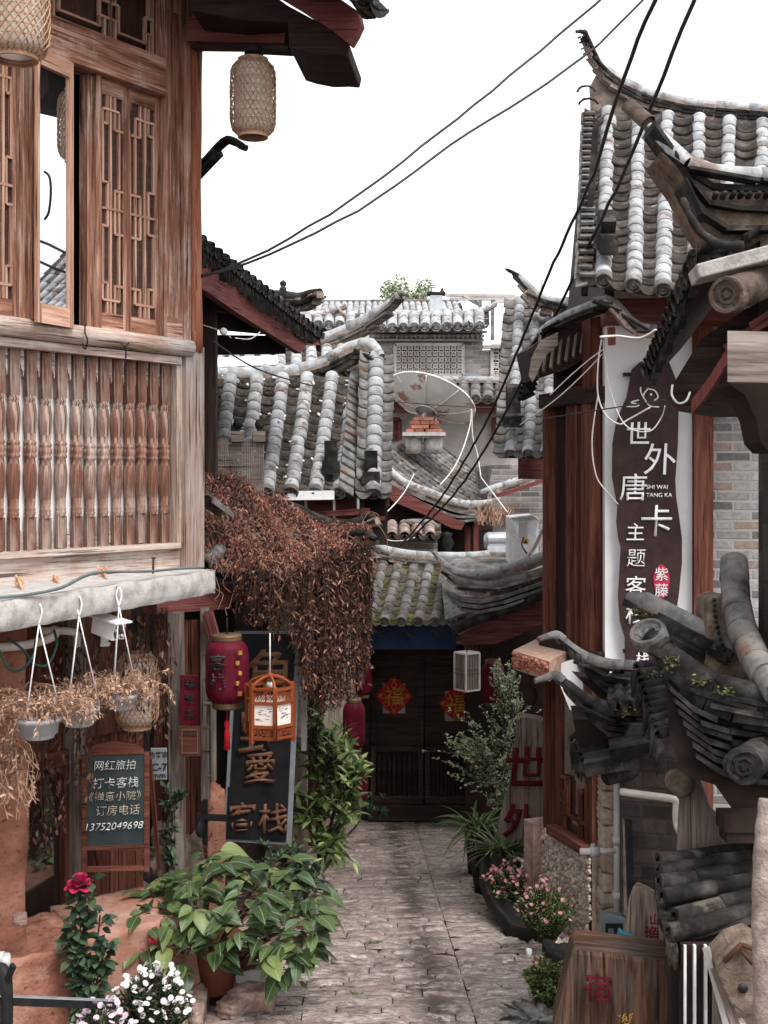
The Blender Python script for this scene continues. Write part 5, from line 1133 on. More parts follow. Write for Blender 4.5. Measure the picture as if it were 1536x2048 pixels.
b = MB(); b.tube(smooth(pl([(1047, 1074, 12.3), (1044, 1090, 12.25), (1052, 1104, 12.2), (1060, 1112, 12.2)])), .008, 6); b.build('power_lead', M['cable'], T)
cable(pl([(1085, 1060, 12.0), (1078, 1075, 12.0), (1070, 1092, 12.0), (1056, 1112, 12.0)]), .022, 'pvc', 'white refrigerant hose curving down beside the air conditioner', 'hose', name='insulated_hose')
T = thing('water_tank', P(995, 1105, 13.6), 'horizontal white water heater tank left of the air conditioner', 'tank'); b = MB()
b.lathe(P(968, 1082, 13.6), V((1, 0, .02)), [(0, 0), (.06, .0), (.09, .02), (.1, .05), (.1, .38), (.09, .4), (0, .4)], 20); b.build('tank', M['steel'], T); b = MB(); b.bar(P(975, 1098, 13.5), P(1016, 1098, 13.5), .05, .06); b.build('cradle', M['white'], T)

# ---------------------------------------------------------------- the gate at the foot of the lane
D = thing('gate_house', P(840, 1640, 14.5), 'dark timber gate with a mossy tiled roof and blue lintel closing the lane', 'gate')
b = MB(); b.prism(pl([(715, 1650, 14.9), (965, 1650, 14.9), (965, 1270, 14.9), (715, 1270, 14.9)]), V((0, .1, 0))); b.build('back_wall', M['shade'], D)
tile_roof(D, plane_S(P(652, 1243, 13.3), P(920, 1243, 13.3), P(938, 1122, 14.6), P(690, 1116, 14.6), .03), 8, 8, .063, 'tile_mid', 'pan_moss')
ridge(D, pl([(700, 1050, 14.5), (722, 1068, 14.5), (745, 1088, 14.5), (780, 1103, 14.5), (850, 1112, 14.5), (940, 1113, 14.5), (1000, 1105, 14.5), (1060, 1085, 14.5)]), .055, 'tile', 'tile_mid', 2, .3, True)
b = MB(); Sg = plane_S(P(652, 1243, 13.3), P(920, 1243, 13.3), P(938, 1122, 14.6), P(690, 1116, 14.6), .03)
for k in range(90):
    i = random.randrange(0, 9); v_ = U(.02, .98); o = Sg(min(.99, max(.01, i / 8 + U(-.03, .03))), v_) + Z * .01
    for j in range(12): b.leaf(o + V((U(-.05, .05), U(-.04, .04), 0)), V((U(-1, 1), U(-1, 1), U(.1, 1))), Z, U(.02, .05), U(.008, .02), .6, .1, shape=[1, .8, 0])
b.build('moss', M['moss'], D)
b = MB(); b.bar(P(690, 1272, 13.75), P(912, 1272, 13.75), .08, .30); b.build('lintel_board', M['blue_paint'], D)
b = MB()
for x in (752, 810, 868):
    for s_ in (-1, 1):
        b.tube(smooth([P(x - 12 * s_, 1270 - 4 * s_, 13.69), P(x, 1262, 13.69), P(x + 8, 1268 + 4 * s_, 13.69), P(x + 22, 1266 + 8 * s_, 13.69)], 4), [.006] * 13, 4)
b.build('painted_scroll', M['tan_paint'], D)
b = MB(); b.bar(P(680, 1296, 14.3), P(960, 1296, 14.3), .3, .12); b.build('lintel', M['dark_wood'], D)
Wg = Wall(tuple(P(840, 0, 14.5).xy), (1, 0))
def wq(mb, x0, y0, x1, y1, off, d): mb.prism([Wg.at(x0, y1, off), Wg.at(x1, y1, off), Wg.at(x1, y0, off), Wg.at(x0, y0, off)], -Wg.n * d)
for xa in (722, 941): b = MB(); wq(b, xa, 1300, xa + 18, 1642, .06, .2); b.build('door_jamb', M['door_wood'], D, .008)
for x0, x1 in ((741, 848), (850, 939)):
    b = MB(); wq(b, x0, 1300, x1, 1640, 0, .04); dr = b.build('door', M['door_wood'], D)
    b = MB(); m = 12
    wq(b, x0, 1300, x0 + m, 1500, .02, .03); wq(b, x1 - m, 1300, x1, 1500, .02, .03); wq(b, x0 + m, 1300, x1 - m, 1322, .02, .03); wq(b, x0 + m, 1486, x1 - m, 1500, .02, .03); b.build('door_rail', M['door_wood'], dr, .004)
for x0, x1 in ((741, 846), (850, 939)):
    b = MB(); wq(b, x0, 1493, x1, 1505, .18, .06); wq(b, x0, 1592, x1, 1608, .18, .06); wq(b, x0, 1505, x0 + 10, 1592, .18, .05); wq(b, x1 - 10, 1505, x1, 1592, .18, .05); hg = b.build('half_gate', M['door_wood'], D, .004)
    b = MB()
    for k in range(8): xx = x0 + 12 + (x1 - x0 - 24) * (k + .5) / 8; wq(b, xx - 3, 1505, xx + 3, 1592, .165, .03)
    b.build('bar_row', M['dark_wood'], hg)
b = MB(); wq(b, 735, 1612, 945, 1642, .25, .2); b.build('threshold', M['door_wood'], D, .01)
b = MB(); wq(b, 744, 1497, 746, 1604, .186, .004); wq(b, 843, 1440, 845, 1485, .04, .01); b.build('brass_strip', M['gold_dim'], D)
for a_ in ((560, 1290, 722, 1650), (960, 1290, 1180, 1650)): b = MB(); wq(b, *a_, .1, .5); b.build('flank_wall', M['shade'], D)
for px, py, hw in ((788, 1392, 38), (912, 1407, 35)):
    T = thing('fortune_diamond', Wg.at(px, py + 40, .05), 'red diamond paper with gold character on the gate ' + ('left door leaf' if px < 800 else 'right door behind the shrub'), 'paper decoration', 'red diamonds on the gate')
    b = MB(); s_ = 28; b.prism([Wg.at(px - s_ * .8, py + s_ * 1.25, .03), Wg.at(px + s_ * .8, py + s_ * 1.25, .03), Wg.at(px + s_ * .8, py - s_ * .9, .03), Wg.at(px - s_ * .8, py - s_ * .9, .03)], -Wg.n * .005); b.build('backing_paper', M['plaster_grey'], T)
    b = MB(); o = []
    for k in range(4):                                           # diamond with scalloped corners at the sides
        a0 = pi / 2 + k * pi / 2; o += [(cos(a0) * 1.0, sin(a0) * 1.0)] + ([] if k in (1, 3) and 0 else [])
        a1 = a0 + pi / 2; mx_, my_ = (cos(a0) + cos(a1)) / 2, (sin(a0) + sin(a1)) / 2; 
        o += [(mx_ * 1.0 + .06 * cos(a0), my_ * 1.0 + .06 * sin(a0)), (mx_ * 1.12, my_ * 1.12), (mx_ + .06 * cos(a1), my_ + .06 * sin(a1))]
    b.prism([Wg.at(px + x * hw, py - y * hw * 1.05, .045) for x, y in o], -Wg.n * .006); b.build('diamond', M['red_paper'], T)
    text('lettering', '福', Wg.at(px, py, .05), Wg.r, Z, .22, M['gold'], T, .004, .012)
    for (dx, dy) in ((0, -30), (0, 30), (-27, 0), (27, 0)): text('lettering', '吉' if dx == 0 else '祥', Wg.at(px + dx, py + dy, .05), Wg.r, Z, .055, M['gold'], T, .003, .01)
    b = MB()
    for k in range(8):
        a0 = 2 * pi * k / 8; q = [Wg.at(px + 22 * cos(a0) + 5 * cos(t), py + 22 * sin(a0) + 5 * sin(t), .052) for t in [2 * pi * j / 10 for j in range(11)]]; b.tube(q, .004, 4, False)
    b.build('gold_border', M['gold'], T)
# sweeping layered roof right of the gate
D = thing('sweeping_roof_house', P(1050, 1640, 12.6), 'house right of the gate with layered upswept tile verge over a deep red board', 'house')
Yr = 12.3
ridge(D, pl([(866, 1103, Yr), (880, 1122, Yr), (900, 1140, Yr), (940, 1149, Yr), (1000, 1141, Yr), (1085, 1113, Yr), (1130, 1095, Yr)]), .05, 'tile', 'tile_mid', 1, .26, True)
ridge(D, pl([(884, 1140, Yr - .06), (905, 1158, Yr - .06), (935, 1168, Yr - .06), (990, 1172, Yr - .06), (1085, 1146, Yr - .06), (1130, 1128, Yr - .06)]), .055, 'tile_mid', 'tile_dark', 2, .3, True)
b = MB()
for j, off in enumerate((14, 24, 36)):
    p = resample(smooth(pl([(888, 1172 + off * .5, Yr - .1), (930, 1185 + off, Yr - .1), (990, 1182 + off, Yr - .1), (1085, 1150 + off, Yr - .1)])), .2)
    for k in range(len(p) - 1): b.box((p[k] + p[k + 1]) / 2 + V((0, U(-.02, .02), U(-.008, .008))), (p[k + 1] - p[k]) * .52, V((0, .1, 0)), Z * .016)
b.build('verge_course', M['tile_mid'], D)
b = MB(); p = resample(smooth(pl([(906, 1262, Yr - .15), (960, 1240, Yr - .15), (1020, 1218, Yr - .15), (1090, 1188, Yr - .15)])), .3)
for k in range(len(p) - 1): b.arc(p[k], p[k + 1] + (p[k + 1] - p[k]) * .08, .068, .06, Z, -.6, pi + .6, 9, .012)
cap_disc(b, p[0], p[0] - p[1], .062); b.build('verge_roll', M['tile_dark'], D)
b = MB(); b.prism(pl([(920, 1268, Yr), (925, 1290, Yr), (990, 1288, Yr), (1040, 1270, Yr), (1090, 1245, Yr), (1090, 1190, Yr), (1000, 1230, Yr)]), V((0, .06, 0))); b.build('barge_board', M['maroon'], D)
b = MB(); b.prism(pl([(890, 1245, Yr + .2), (1110, 1170, Yr + .2), (1110, 1120, Yr + 1.6), (880, 1120, Yr + 1.6)]), Z * .03); b.build('roof_deck', M['tile_mid'], D)
b = MB(); b.prism(pl([(930, 1640, 13.4), (1110, 1640, 13.4), (1110, 1200, 13.4), (930, 1250, 13.4)]), V((.2, 1, 0))); b.build('wall', M['shade'], D)
b = MB(); b.bar(P(928, 1285, 12.4), P(960, 1285, 12.4), .03, .22); b.build('eave_bracket', M['brown_wood'], D)

# ---------------------------------------------------------------- house under the dead creeper
D = thing('creeper_house', P(520, 1700, 8.2), 'low house buried under dead russet creeper beside the black inn sign', 'house')
er = pl([(380, 1138, 7.25), (480, 1150, 7.4), (570, 1158, 7.6), (650, 1140, 7.9), (738, 1095, 8.2)]); rr_ = pl([(380, 915, 8.6), (480, 960, 8.7), (560, 1005, 8.8), (660, 1058, 8.85), (742, 1072, 8.8)])
def pe(pts, u): f = u * (len(pts) - 1); i = min(len(pts) - 2, int(f)); return pts[i].lerp(pts[i + 1], f - i)
def Sv(u, v): return pe(er, u).lerp(pe(rr_, u), v) + Z * .05 * sin(pi * v)
b = MB(); b.grid(Sv, 16, 10); b.grid(lambda u, v: Sv(1 - u, v) - Z * .05, 16, 10); b.build('roof_deck', M['tile_dark'], D)
ridge(D, pl([(560, 1006, 8.95), (600, 1026, 8.95), (640, 1046, 8.95), (690, 1054, 8.95), (725, 1046, 8.9), (752, 1034, 8.85)]), .055, 'tile_dark', 'tile_dark', 2, .24, True)
ridge(D, pl([(545, 1020, 8.9), (600, 1050, 8.85), (650, 1076, 8.8), (690, 1082, 8.75)]), .045, 'tile_dark', 'tile_dark', 0, .3, False)
ridge(D, pl([(690, 1084, 8.3), (715, 1066, 8.25), (730, 1068, 8.2), (752, 1078, 8.1)]), .03, 'tile_dark', 'tile_dark', 1, .2, False)
b = MB()
for (x, y, x2, y2) in ((405, 1150, 440, 1120), (412, 1022, 455, 1052)): a_, c_ = P(x, y, 7.25), P(x2, y2, 7.6); b.arc(a_ + Z * .06, c_ + Z * .06, .05, .045, Z, -.3, pi + .3, 8)
b.build('bare_tile', M['tile_mid'], D)
b = MB(); b.prism(pl([(440, 1760, 8.0), (640, 1760, 10.4), (640, 1120, 10.4), (440, 1120, 8.0)]), V((-1, .5, 0))); b.build('wall', M['dark_wood'], D)
b = MB(); b.bar(P(610, 1250, 8.3), P(608, 1500, 8.3), .035, .05, V((0, 1, 0))); b.build('white_post', M['plaster_grey'], D)
b = MB(); b.bar(P(632, 1240, 9.2), P(632, 1690, 9.2), .12, .06, V((0, 1, 0))); b.build('door_post', M['brown_wood'], D)
b = MB(); b.bar(P(400, 1190, 7.5), P(700, 1160, 8.3), .12, .12); b.build('eave_beam', M['maroon'], D)
b = MB(); b.prism(pl([(600, 1760, 9.0), (722, 1640, 14.3), (722, 1250, 14.3), (600, 1180, 9.0)]), V((-.3, 0, 0))); b.build('side_wall', M['stone'], D)
T = thing('dead_creeper', Sv(.5, 0), 'thick dead russet creeper covering the low roof and hanging in a curtain', 'creeper')
rc_ = random.Random(21); b, tw = MB(), MB()
for k in range(9500):
    u, v = rc_.random(), rc_.random() ** 1.1; n = V((.05, -.6, .78)); p = Sv(u, v) + n * rc_.uniform(.005, .07) + Z * .03 * sin(u * 23 + v * 9)
    d = (Sv(u, max(0, v - .05)) - Sv(u, v)).normalized() + V((rc_.uniform(-.7, .7), rc_.uniform(-.4, .4), rc_.uniform(-.5, .7))); b.leaf(p, d, n + V((rc_.uniform(-.6, .6), rc_.uniform(-.5, .5), 0)), rc_.uniform(.025, .05), rc_.uniform(.006, .014), .3, rc_.uniform(.1, .4), shape=[.15, 1, .7, 0])
b.build('roof_leaves', M['dry_red'], T); b = MB()
def yb(t):
    x = 400 + 340 * t
    pts = [(380, 1175), (430, 1210), (480, 1248), (540, 1272), (592, 1300), (612, 1395), (650, 1432), (690, 1400), (725, 1370), (742, 1300)]
    for (a, y0), (c, y1) in zip(pts, pts[1:]):
        if x <= c: return y0 + (y1 - y0) * (x - a) / (c - a)
    return 1330
anch = [rc_.random() ** .62 for _ in range(64)]
for k in range(430):
    t = min(1, max(0, anch[k % 64] + rc_.gauss(0, .009))); x = 395 + 345 * t; u = (x - 380) / 360; p = Sv(min(1, max(0, u)), 0) + V((rc_.uniform(-.02, .02), rc_.uniform(-.16, .1), rc_.uniform(-.02, .12))); q = P(x + rc_.uniform(-10, 10), yb(t) * 1.0 - rc_.random() ** (1.0 if t < .6 else 1.6) * 190, p.y + rc_.uniform(-.05, .05))
    if q.z > p.z: continue
    pts = smooth([p, p.lerp(q, .4) + V((rc_.uniform(-.03, .03), rc_.uniform(-.03, .03), 0)), q], 4); tw.tube(pts, .003, 3, False); L = (q - p).length
    for j in range(int(L * (46 if t < .6 else 66))):
        s_ = rc_.random(); f = s_ * (len(pts) - 1); i = min(len(pts) - 2, int(f)); c = pts[i].lerp(pts[i + 1], f - i) + V((rc_.uniform(-.025, .025), rc_.uniform(-.025, .025), 0))
        b.leaf(c, V((rc_.uniform(-1.1, 1.1), rc_.uniform(-.9, .9), rc_.uniform(-1.2, -.1))), V((rc_.uniform(-1, 1), rc_.uniform(-1, .2), rc_.uniform(-.4, .6))), rc_.uniform(.014, .055), rc_.uniform(.006, .017), .2, rc_.uniform(.1, .45), shape=[.15, 1, .75, 0])
b.build('leaf_curtain', M['dry'], T)
b = MB()
for k in range(110):                                            # bare tangled stems over the leaves
    u = rc_.random(); v = rc_.random() * .5; p = Sv(u, v) + V((0, -.05, .06)); pts = [p]
    for j in range(5): pts.append(pts[-1] + V((rc_.uniform(-.07, .07), rc_.uniform(-.04, .01), rc_.uniform(-.1, .04))))
    b.tube(smooth(pts, 3), .0022, 3, False)
b.build('tangled_stems', M['twig_tan'], T); tw.build('stem', M['twig'], T)
# lanterns by the gate
Lr = 'red lanterns near the gate'
for px, py, Y, r, h, lab, hg in ((708, 1450, 10.4, .098, .40, 'plain red drum lantern hanging below the creeper curtain, uppermost of its string', (708, 1380)), (714, 1562, 10.5, .095, .38, 'plain red drum lantern lower on the string, half behind green leaves', (716, 1500)), (728, 1358, 13.6, .09, .36, 'plain red drum lantern close to the creeper edge beside the gate post', (728, 1300)), (986, 1365, 12.6, .12, .42, 'dark red drum lantern in the shade right of the slatted lamp', (986, 1300))):
    drum_lantern('red_lantern', P(px, py, Y), r, h, lab, None, Lr, tassel=False, hang=P(*hg, Y))
T = thing('slatted_lamp', P(934, 1382, 11.8), 'white box lamp with dark vertical slats hanging right of the gate', 'lamp')
c0, hw, h = P(934, 1342, 11.8), .086, .18; q = Quaternion(Z, .62)
def lc(x, y, z): return c0 + q @ V((x, y, 0)) + Z * z
b = MB()
for x, y in ((-1, -1), (1, -1), (1, 1), (-1, 1)): b.bar(lc(x * hw, y * hw, -h), lc(x * hw, y * hw, h), .016, .016, q @ V((1, 0, 0)))
for z in (-h, h):
    for k in range(4): xs = ((-1, -1), (1, -1), (1, 1), (-1, 1)); a_, c_ = xs[k], xs[(k + 1) % 4]; b.bar(lc(a_[0] * hw, a_[1] * hw, z), lc(c_[0] * hw, c_[1] * hw, z), .016, .016)
b.build('frame', M['offwhite'], T)
b = MB()
for k in range(4):
    xs = ((-1, -1), (1, -1), (1, 1), (-1, 1)); a_, c_ = V((*xs[k], 0)), V((*xs[(k + 1) % 4], 0))
    for i in range(1, 8):
        m_ = a_.lerp(c_, i / 8) * hw; b.bar(lc(m_.x, m_.y, -h), lc(m_.x, m_.y, h), .008, .008, q @ V((1, 0, 0)))
    for z in (-.02, .02): b.bar(lc(a_.x * hw, a_.y * hw, z), lc(c_.x * hw, c_.y * hw, z), .008, .01)
b.build('slats', M['grey_wood'], T)
b = MB(); b.box(c0, q @ V((hw * .9, 0, 0)), q @ V((0, hw * .9, 0)), Z * h * .97); b.build('shade', M['lampcloth'], T)
b = MB(); b.tube([lc(0, 0, h), lc(0, 0, h + .15)], .006, 5); b.build('hanger', M['black'], T)

# ---------------------------------------------------------------- the signed inn on the right
C0 = P(1205, 0, 7.6).xy; W3 = Wall(tuple(P(1085, 0, 8.4).xy), (C0.x - P(1085, 0, 8.4).x, C0.y - 8.4)); W4 = Wall(tuple(C0), (1, -.06))
def u3(px): return W3.uz(px, 960)[0]
def u4(px): return W4.uz(px, 960)[0]
D = thing('inn_house', W4.pt(.5, -3.0), 'tall inn with red timber posts, a brown name board and steep grey tiled roof', 'house')
def rp(name, b, m, bv=0): return b.build(name, M[m], D, bv)
b = MB(); wrect(b, W3, u3(1085), u3(1091), -1.12, .5, -.12, .12); rp('post', b, 'brown_wood', .008)
b = MB(); wrect(b, W3, u3(1164), u3(1180), -1.2, 1.05, -.1, .1); rp('corner_post', b, 'brown_wood', .008)
b = MB()
for x0, x1, o in ((1121, 1127, .0), (1130, 1136, .03), (1138, 1144, .0), (1146, 1151, .03), (1153, 1158, .01), (1159, 1163, .03)): wrect(b, W3, u3(x0), u3(x1), -1.15, .62, -.09 + o, .05)
rp('shutter_stile', b, 'brown_wood', .003)
b = MB(); wrect(b, W3, u3(1086), u3(1195), -1.2, 1.05, -.3, .22); rp('street_wall', b, 'dark_wood')
for z_ in (.5, -1.2): b = MB(); wrect(b, W3, u3(1080), u3(1200), z_, z_ + .1, -.13, .14); rp('cross_beam', b, 'dark_wood', .006)
b = MB(); wrect(b, W4, .02, u4(1386), -1.9, 1.0, -.3, .27); rp('white_wall', b, 'plaster')
b = MB(); wrect(b, W4, u4(1386), u4(1424), -2.2, 1.2, -.1, .14); rp('post', b, 'brown_wood', .01)
b = MB(); b.prism([W4.pt(u4(1424), -3.1, -.03), W4.pt(u4(1424) + 2.6, -3.1, -.03), W4.pt(u4(1424) + 2.6, .6, -.03), W4.pt(u4(1424), .6, -.03)], -W4.n * .27); rp('brick_wall', b, 'brick')
b = MB(); wrect(b, W4, .0, 3.4, .98, 1.12, -.1, .3); rp('eave_beam', b, 'maroon', .01)
b = MB(); wrect(b, W4, .0, 3.4, .6, .98, -.4, .1); wrect(b, W4, .2, 3.4, -3.2, 3.0, -3.2, .1); rp('back_wall', b, 'shade')
b = MB(); q = W3.pt(u3(1209), 0); b.prism([W4.pt(.02, -3.1, -.05), W4.pt(.02, 1.2, -.05), W4.pt(.02, 2.55, -1.4), W4.pt(.02, 1.0, -3.1), W4.pt(.02, -3.1, -3.1)], W4.r * .06); rp('gable_wall', b, 'dark_wood')
eL, eR, rR, rL = P(1178, 556, 7.05), P(1674, 632, 6.6), P(1690, 262, 8.1), P(1186, 222, 8.7)
tile_roof(D, plane_S(eL, eR, rR, rL, .06), 8, 19, .052, 'tile', 'pan', capm='tile_mid')
ridge(D, pl([(1172, 70, 8.62), (1180, 98, 8.64), (1203, 133, 8.68), (1240, 162, 8.7), (1290, 186, 8.7), (1360, 204, 8.68), (1450, 215, 8.6), (1560, 222, 8.5), (1700, 230, 8.4)]), .042, 'tile', 'tile_dark', 3, .23, True, dots=True)
b = MB(); poly(b, [(1184, 246), (1186, 200), (1184, 165), (1192, 150), (1215, 172), (1250, 196), (1300, 212), (1400, 226), (1560, 238), (1700, 246), (1700, 292), (1400, 258), (1200, 240)], 8.74, (.0, .12, 0)); rp('ridge_bedding', b, 'mortar')
b = MB(); p = smooth(pl([(1181, 100, 8.64), (1174, 82, 8.63), (1170, 66, 8.62), (1160, 63, 8.6), (1152, 64, 8.58)]), 4); b.tube(p, [.03 - .022 * k / len(p) for k in range(len(p))], 8); rp('horn', b, 'tile_dark')
b = MB()
for k in range(26):                                             # verge tiles up the left edge
    dv_ = (rL - eL).normalized(); n_ = V((1, 0, 0)).cross(dv_).normalized(); p = eL.lerp(rL, (k + .3) / 26) + V((-.02 + U(-.006, .006), 0, 0)) + n_ * .012; b.box(p, V((.042 + U(-.004, .006), 0, 0)), dv_ * .055 + n_ * -.022, n_ * .010); b.box(p + V((-.03, 0, -.03)), V((.035, 0, .01)), dv_ * .06 + n_ * .012, n_ * .007)
rp('verge_tile_row', b, 'tile_mid')
b = MB(); poly(b, [(1162, 590), (1172, 590), (1196, 240), (1186, 232)], 7.6, (.02, .05, 0)); rp('verge_board', b, 'tile_dark')
b = MB()
for p, q in (((1186, 190), (1172, 198)), ((1190, 215), (1170, 225))): b.tube([P(*p, 8.6) + V((.07 * cos(a) - .05, -.02, .06 * sin(a))) for a in [.3 + 2.6 * k / 10 for k in range(11)]], .009, 5)
rp('verge_hook', b, 'tile_dark')
c = P(1209, 462, 7.2); b = MB(); b.box(c + V((0, -.04, .0)), V((.045, 0, 0)), V((0, .06, .05)), V((0, -.07, .09)) * .8); b.box(c + V((0, -.12, -.1)), V((.05, 0, 0)), V((0, .05, .02)), Z * .06); rp('broken_ridge_tile', b, 'tile_dark', .006)
# name board
ol = [(770, 190), (720, 235), (690, 400), (655, 480), (625, 560), (605, 680), (602, 880), (620, 980), (635, 1060), (628, 1150), (640, 1250), (655, 1300), (645, 1500), (638, 1600), (650, 1750), (680, 1850), (680, 1990), (700, 2050), (960, 2060), (985, 1690), (1000, 1600), (1020, 1400), (1020, 1250), (1000, 1100), (985, 1000), (980, 900), (995, 700), (1000, 490), (985, 300), (940, 185)]
T = thing('name_board', W4.at(1290, 1345, .05), 'wavy edged dark brown name board with white characters on the white wall', 'sign')
b = MB(); b.prism([W4.at(1024 + x / 3, 660 + y / 3, .05) for x, y in ol], -W4.n * .025); b.build('board', M['sign_brown'], T)
for ch, px, py, h, fat in (('世', 1277, 866, 44, .012), ('外', 1319, 918, 62, .0), ('唐', 1266, 974, 54, .004), ('卡', 1313, 1041, 62, .002), ('主', 1270, 1063, 34, .0), ('题', 1272, 1116, 34, -.004), ('客', 1271, 1172, 40, .0), ('栈', 1271, 1228, 40, .006), ('客', 1284, 1290, 26, .006), ('栈', 1284, 1318, 26, .006)):
    sx = text('lettering', ch, W4.at(px, py, .054), W4.r, Z, h / F * 7.55, M['letter_white'], T, .006, fat, .05)
text('lettering', 'SHI WAI', W4.at(1314, 974, .054), W4.r, Z, 8.5 / F * 7.55, M['letter_white'], T, .004, .012, 0, .2); text('lettering', 'TANG KA', W4.at(1318, 990, .054), W4.r, Z, 8.5 / F * 7.55, M['letter_white'], T, .004, .012, 0, .2)
b = MB()
for pts in ([(1281, 774), (1282, 785), (1290, 800), (1300, 812), (1318, 814)], [(1297, 776), (1289, 786), (1286, 794)], [(1253, 813), (1272, 813), (1277, 809), (1262, 805), (1278, 800)], [(1298, 778), (1310, 782), (1316, 794), (1308, 801)]): b.tube([W4.at(x, y, .055) for x, y in [(q.x, q.z) for q in smooth([V((x, 0, y)) for x, y in pts], 5)]], .0045, 5)
b.lathe(W4.at(1302, 789, .053), W4.n, [(.008, 0), (.008, .004), (0, .004)], 10); b.build('emblem', M['letter_white'], T)
b = MB(); b.prism([W4.at(1323 + 16 * cos(a) * (1 + .06 * sin(5 * a)), 1163 - 34 * sin(a), .055) for a in [2 * pi * k / 24 for k in range(24)]], -W4.n * .006); se = b.build('seal', M['seal'], T)
for ch, py in (('紫', 1148), ('藤', 1180)): text('lettering', ch, W4.at(1323, py, .059), W4.r, Z, 26 / F * 7.55, M['letter_white'], T, .003, .0)
b = MB()
for y in (749, 1302): b.bar(W4.at(1246, y, .02), W4.at(1262, y, .02), .03, .022)
b.build('clamp', M['black'], T)
# lower pent roof over the street side, seen from below
b = MB(); poly(b, [(1055, 700), (1068, 760), (1135, 738), (1212, 690), (1218, 628), (1120, 652)], 7.9, (-.02, .5, .02)); rp('soffit', b, 'dark_wood')
b = MB()
for k in range(9): b.bar(P(1072 + 15 * k, 752 - 7.5 * k, 7.85), P(1082 + 15 * k, 668 - 5 * k, 7.95), .018, .03)
rp('rafter', b, 'grey_wood')
b = MB(); poly(b, [(1058, 752), (1066, 764), (1090, 712), (1116, 690), (1116, 664), (1082, 680), (1064, 715)], 7.7, (0, .04, 0)); rp('fascia', b, 'grey_wood')
ridge(D, pl([(1066, 690, 8.1), (1085, 664, 8.0), (1120, 640, 7.8), (1165, 620, 7.6), (1205, 606, 7.4), (1226, 600, 7.3)]), .034, 'tile', 'tile_dark', 2, .22, False)
ridge(D, pl([(1185, 600, 7.1), (1215, 596, 7.1), (1236, 612, 7.1), (1256, 636, 7.1), (1276, 652, 7.1), (1310, 658, 7.05), (1350, 655, 7.0)]), .026, 'tile_mid', 'tile_dark', 2, .2, True)
b = MB()
for k in range(12): p = P(1040 + 2.4 * k, 800 - 10 * k, 8.6); b.arc(p, p + V((.10, .03, .045)), .035, .03, Z, -.3, pi + .3, 6)
rp('eave_tile_row', b, 'tile_dark')
b = MB(); b.bar(P(1222, 655, 7.2), P(1224, 690, 7.2), .04, .04, V((0, 1, 0))); rp('bracket', b, 'brown_wood')
# shop front below
b = MB(); wrect(b, W3, u3(1086), u3(1092), -2.75, -1.15, -.09, .09); rp('shop_post', b, 'brown_wood', .008)
b = MB(); wrect(b, W3, u3(1178), u3(1184), -3.0, -1.15, -.06, .06); wrect(b, W3, u3(1166), u3(1172), -2.38, -1.15, -.07, .06); wrect(b, W3, u3(1108), u3(1114), -2.38, -1.15, -.07, .06); rp('shop_post', b, 'brown_wood', .006)
b = MB(); wrect(b, W3, u3(1108), u3(1180), -2.42, -2.36, -.05, .11); wf = rp('window_sill', b, 'brown_wood', .004)
b = MB(); wrect(b, W3, u3(1119), u3(1164), -2.36, -1.2, -.04, .006); b.build('window_pane', M['glass'], wf)
b = MB(); z0 = -2.36
for za, x0, x1 in ((-2.18, 1119, 1134), (-2.26, 1122, 1164), (-2.06, 1153, 1164), (-2.02, 1119, 1131)): wrect(b, W3, u3(x0), u3(x1), za, za + .018, -.03, .03)
for x, za, zb in ((1131, -2.26, -2.02), (1124, -2.36, -2.1), (1155, -2.36, -2.05)): wrect(b, W3, u3(x), u3(x + 2.5), za, zb, -.03, .03)
b.build('muntin', M['brown_wood'], wf)
b = MB(); wrect(b, W3, u3(1084), u3(1184), -3.4, -2.42, -.25, .25); rp('plinth_wall', b, 'stone')
b = MB(); r_ = random.Random(8)
for k in range(1500):
    uu = r_.uniform(u3(1084), u3(1182)); z = r_.uniform(-3.15, -2.43); s_ = r_.uniform(.008, .017); c = W3.pt(uu, z, .004)
    b.lathe(c, W3.n, [(s_ * 1.05, -.004), (s_, s_ * .4), (s_ * .6, s_ * .8), (0, s_ * .9)], 7, a0=r_.random() * 3, sq=r_.uniform(.55, .95), up=W3.r)
rp('pebble_facing', b, 'pebble')
b = MB(); wrect(b, W3, u3(1068), u3(1087), -3.2, -2.4, -.12, .2); rp('post_base', b, 'rock', .02)
b = MB(); c = P(1075, 1326, 8.0); q_ = (P(1110, 1337, 7.7) - P(1037, 1314, 8.3)); b.box(c + V((.06, .2, 0)), q_ / 2, V((.12, .3, 0)), Z * .062); rp('beam_end', b, 'bracket_wood', .006)
b = MB(); r_ = random.Random(4)
for k in range(170):
    t, z = r_.uniform(.03, .97), r_.uniform(-.045, .045); p = P(1037, 1314, 8.3).lerp(P(1110, 1337, 7.7), t) + Z * z + V((-.055, -.10, 0)); s_ = r_.uniform(.008, .02)
    b.lathe(p, V((-.6, -1, 0)), [(s_, -.02), (s_ * .8, .008), (0, .014)], 6, sq=r_.uniform(.4, 1), a0=r_.random() * 3)
rp('carving', b, 'brick_red')
b = MB(); poly(b, [(1112, 1330), (1150, 1318), (1166, 1372), (1166, 1424), (1140, 1420), (1120, 1370)], 7.9, (.1, .2, 0)); rp('side_plaster', b, 'plaster')
b = MB(); b.bar(P(1060, 1352, 8.2), P(1062, 1372, 8.2), .03, .03); b.lathe(P(1060, 1390, 8.2), Z, [(0, -.075), (.035, -.06), (.05, -.02), (.048, .03), (.03, .05), (.015, .075), (0, .08)], 12); rp('pendant', b, 'shade')
b = MB(); b.prism([W3.pt(u3(1120), -1.2, -.06), W3.pt(u3(1164), -1.2, -.06), W3.pt(u3(1164), -2.36, -.9), W3.pt(u3(1120), -2.36, -.9)], W3.n * -.02); rp('shop_back', b, 'brick_dark')
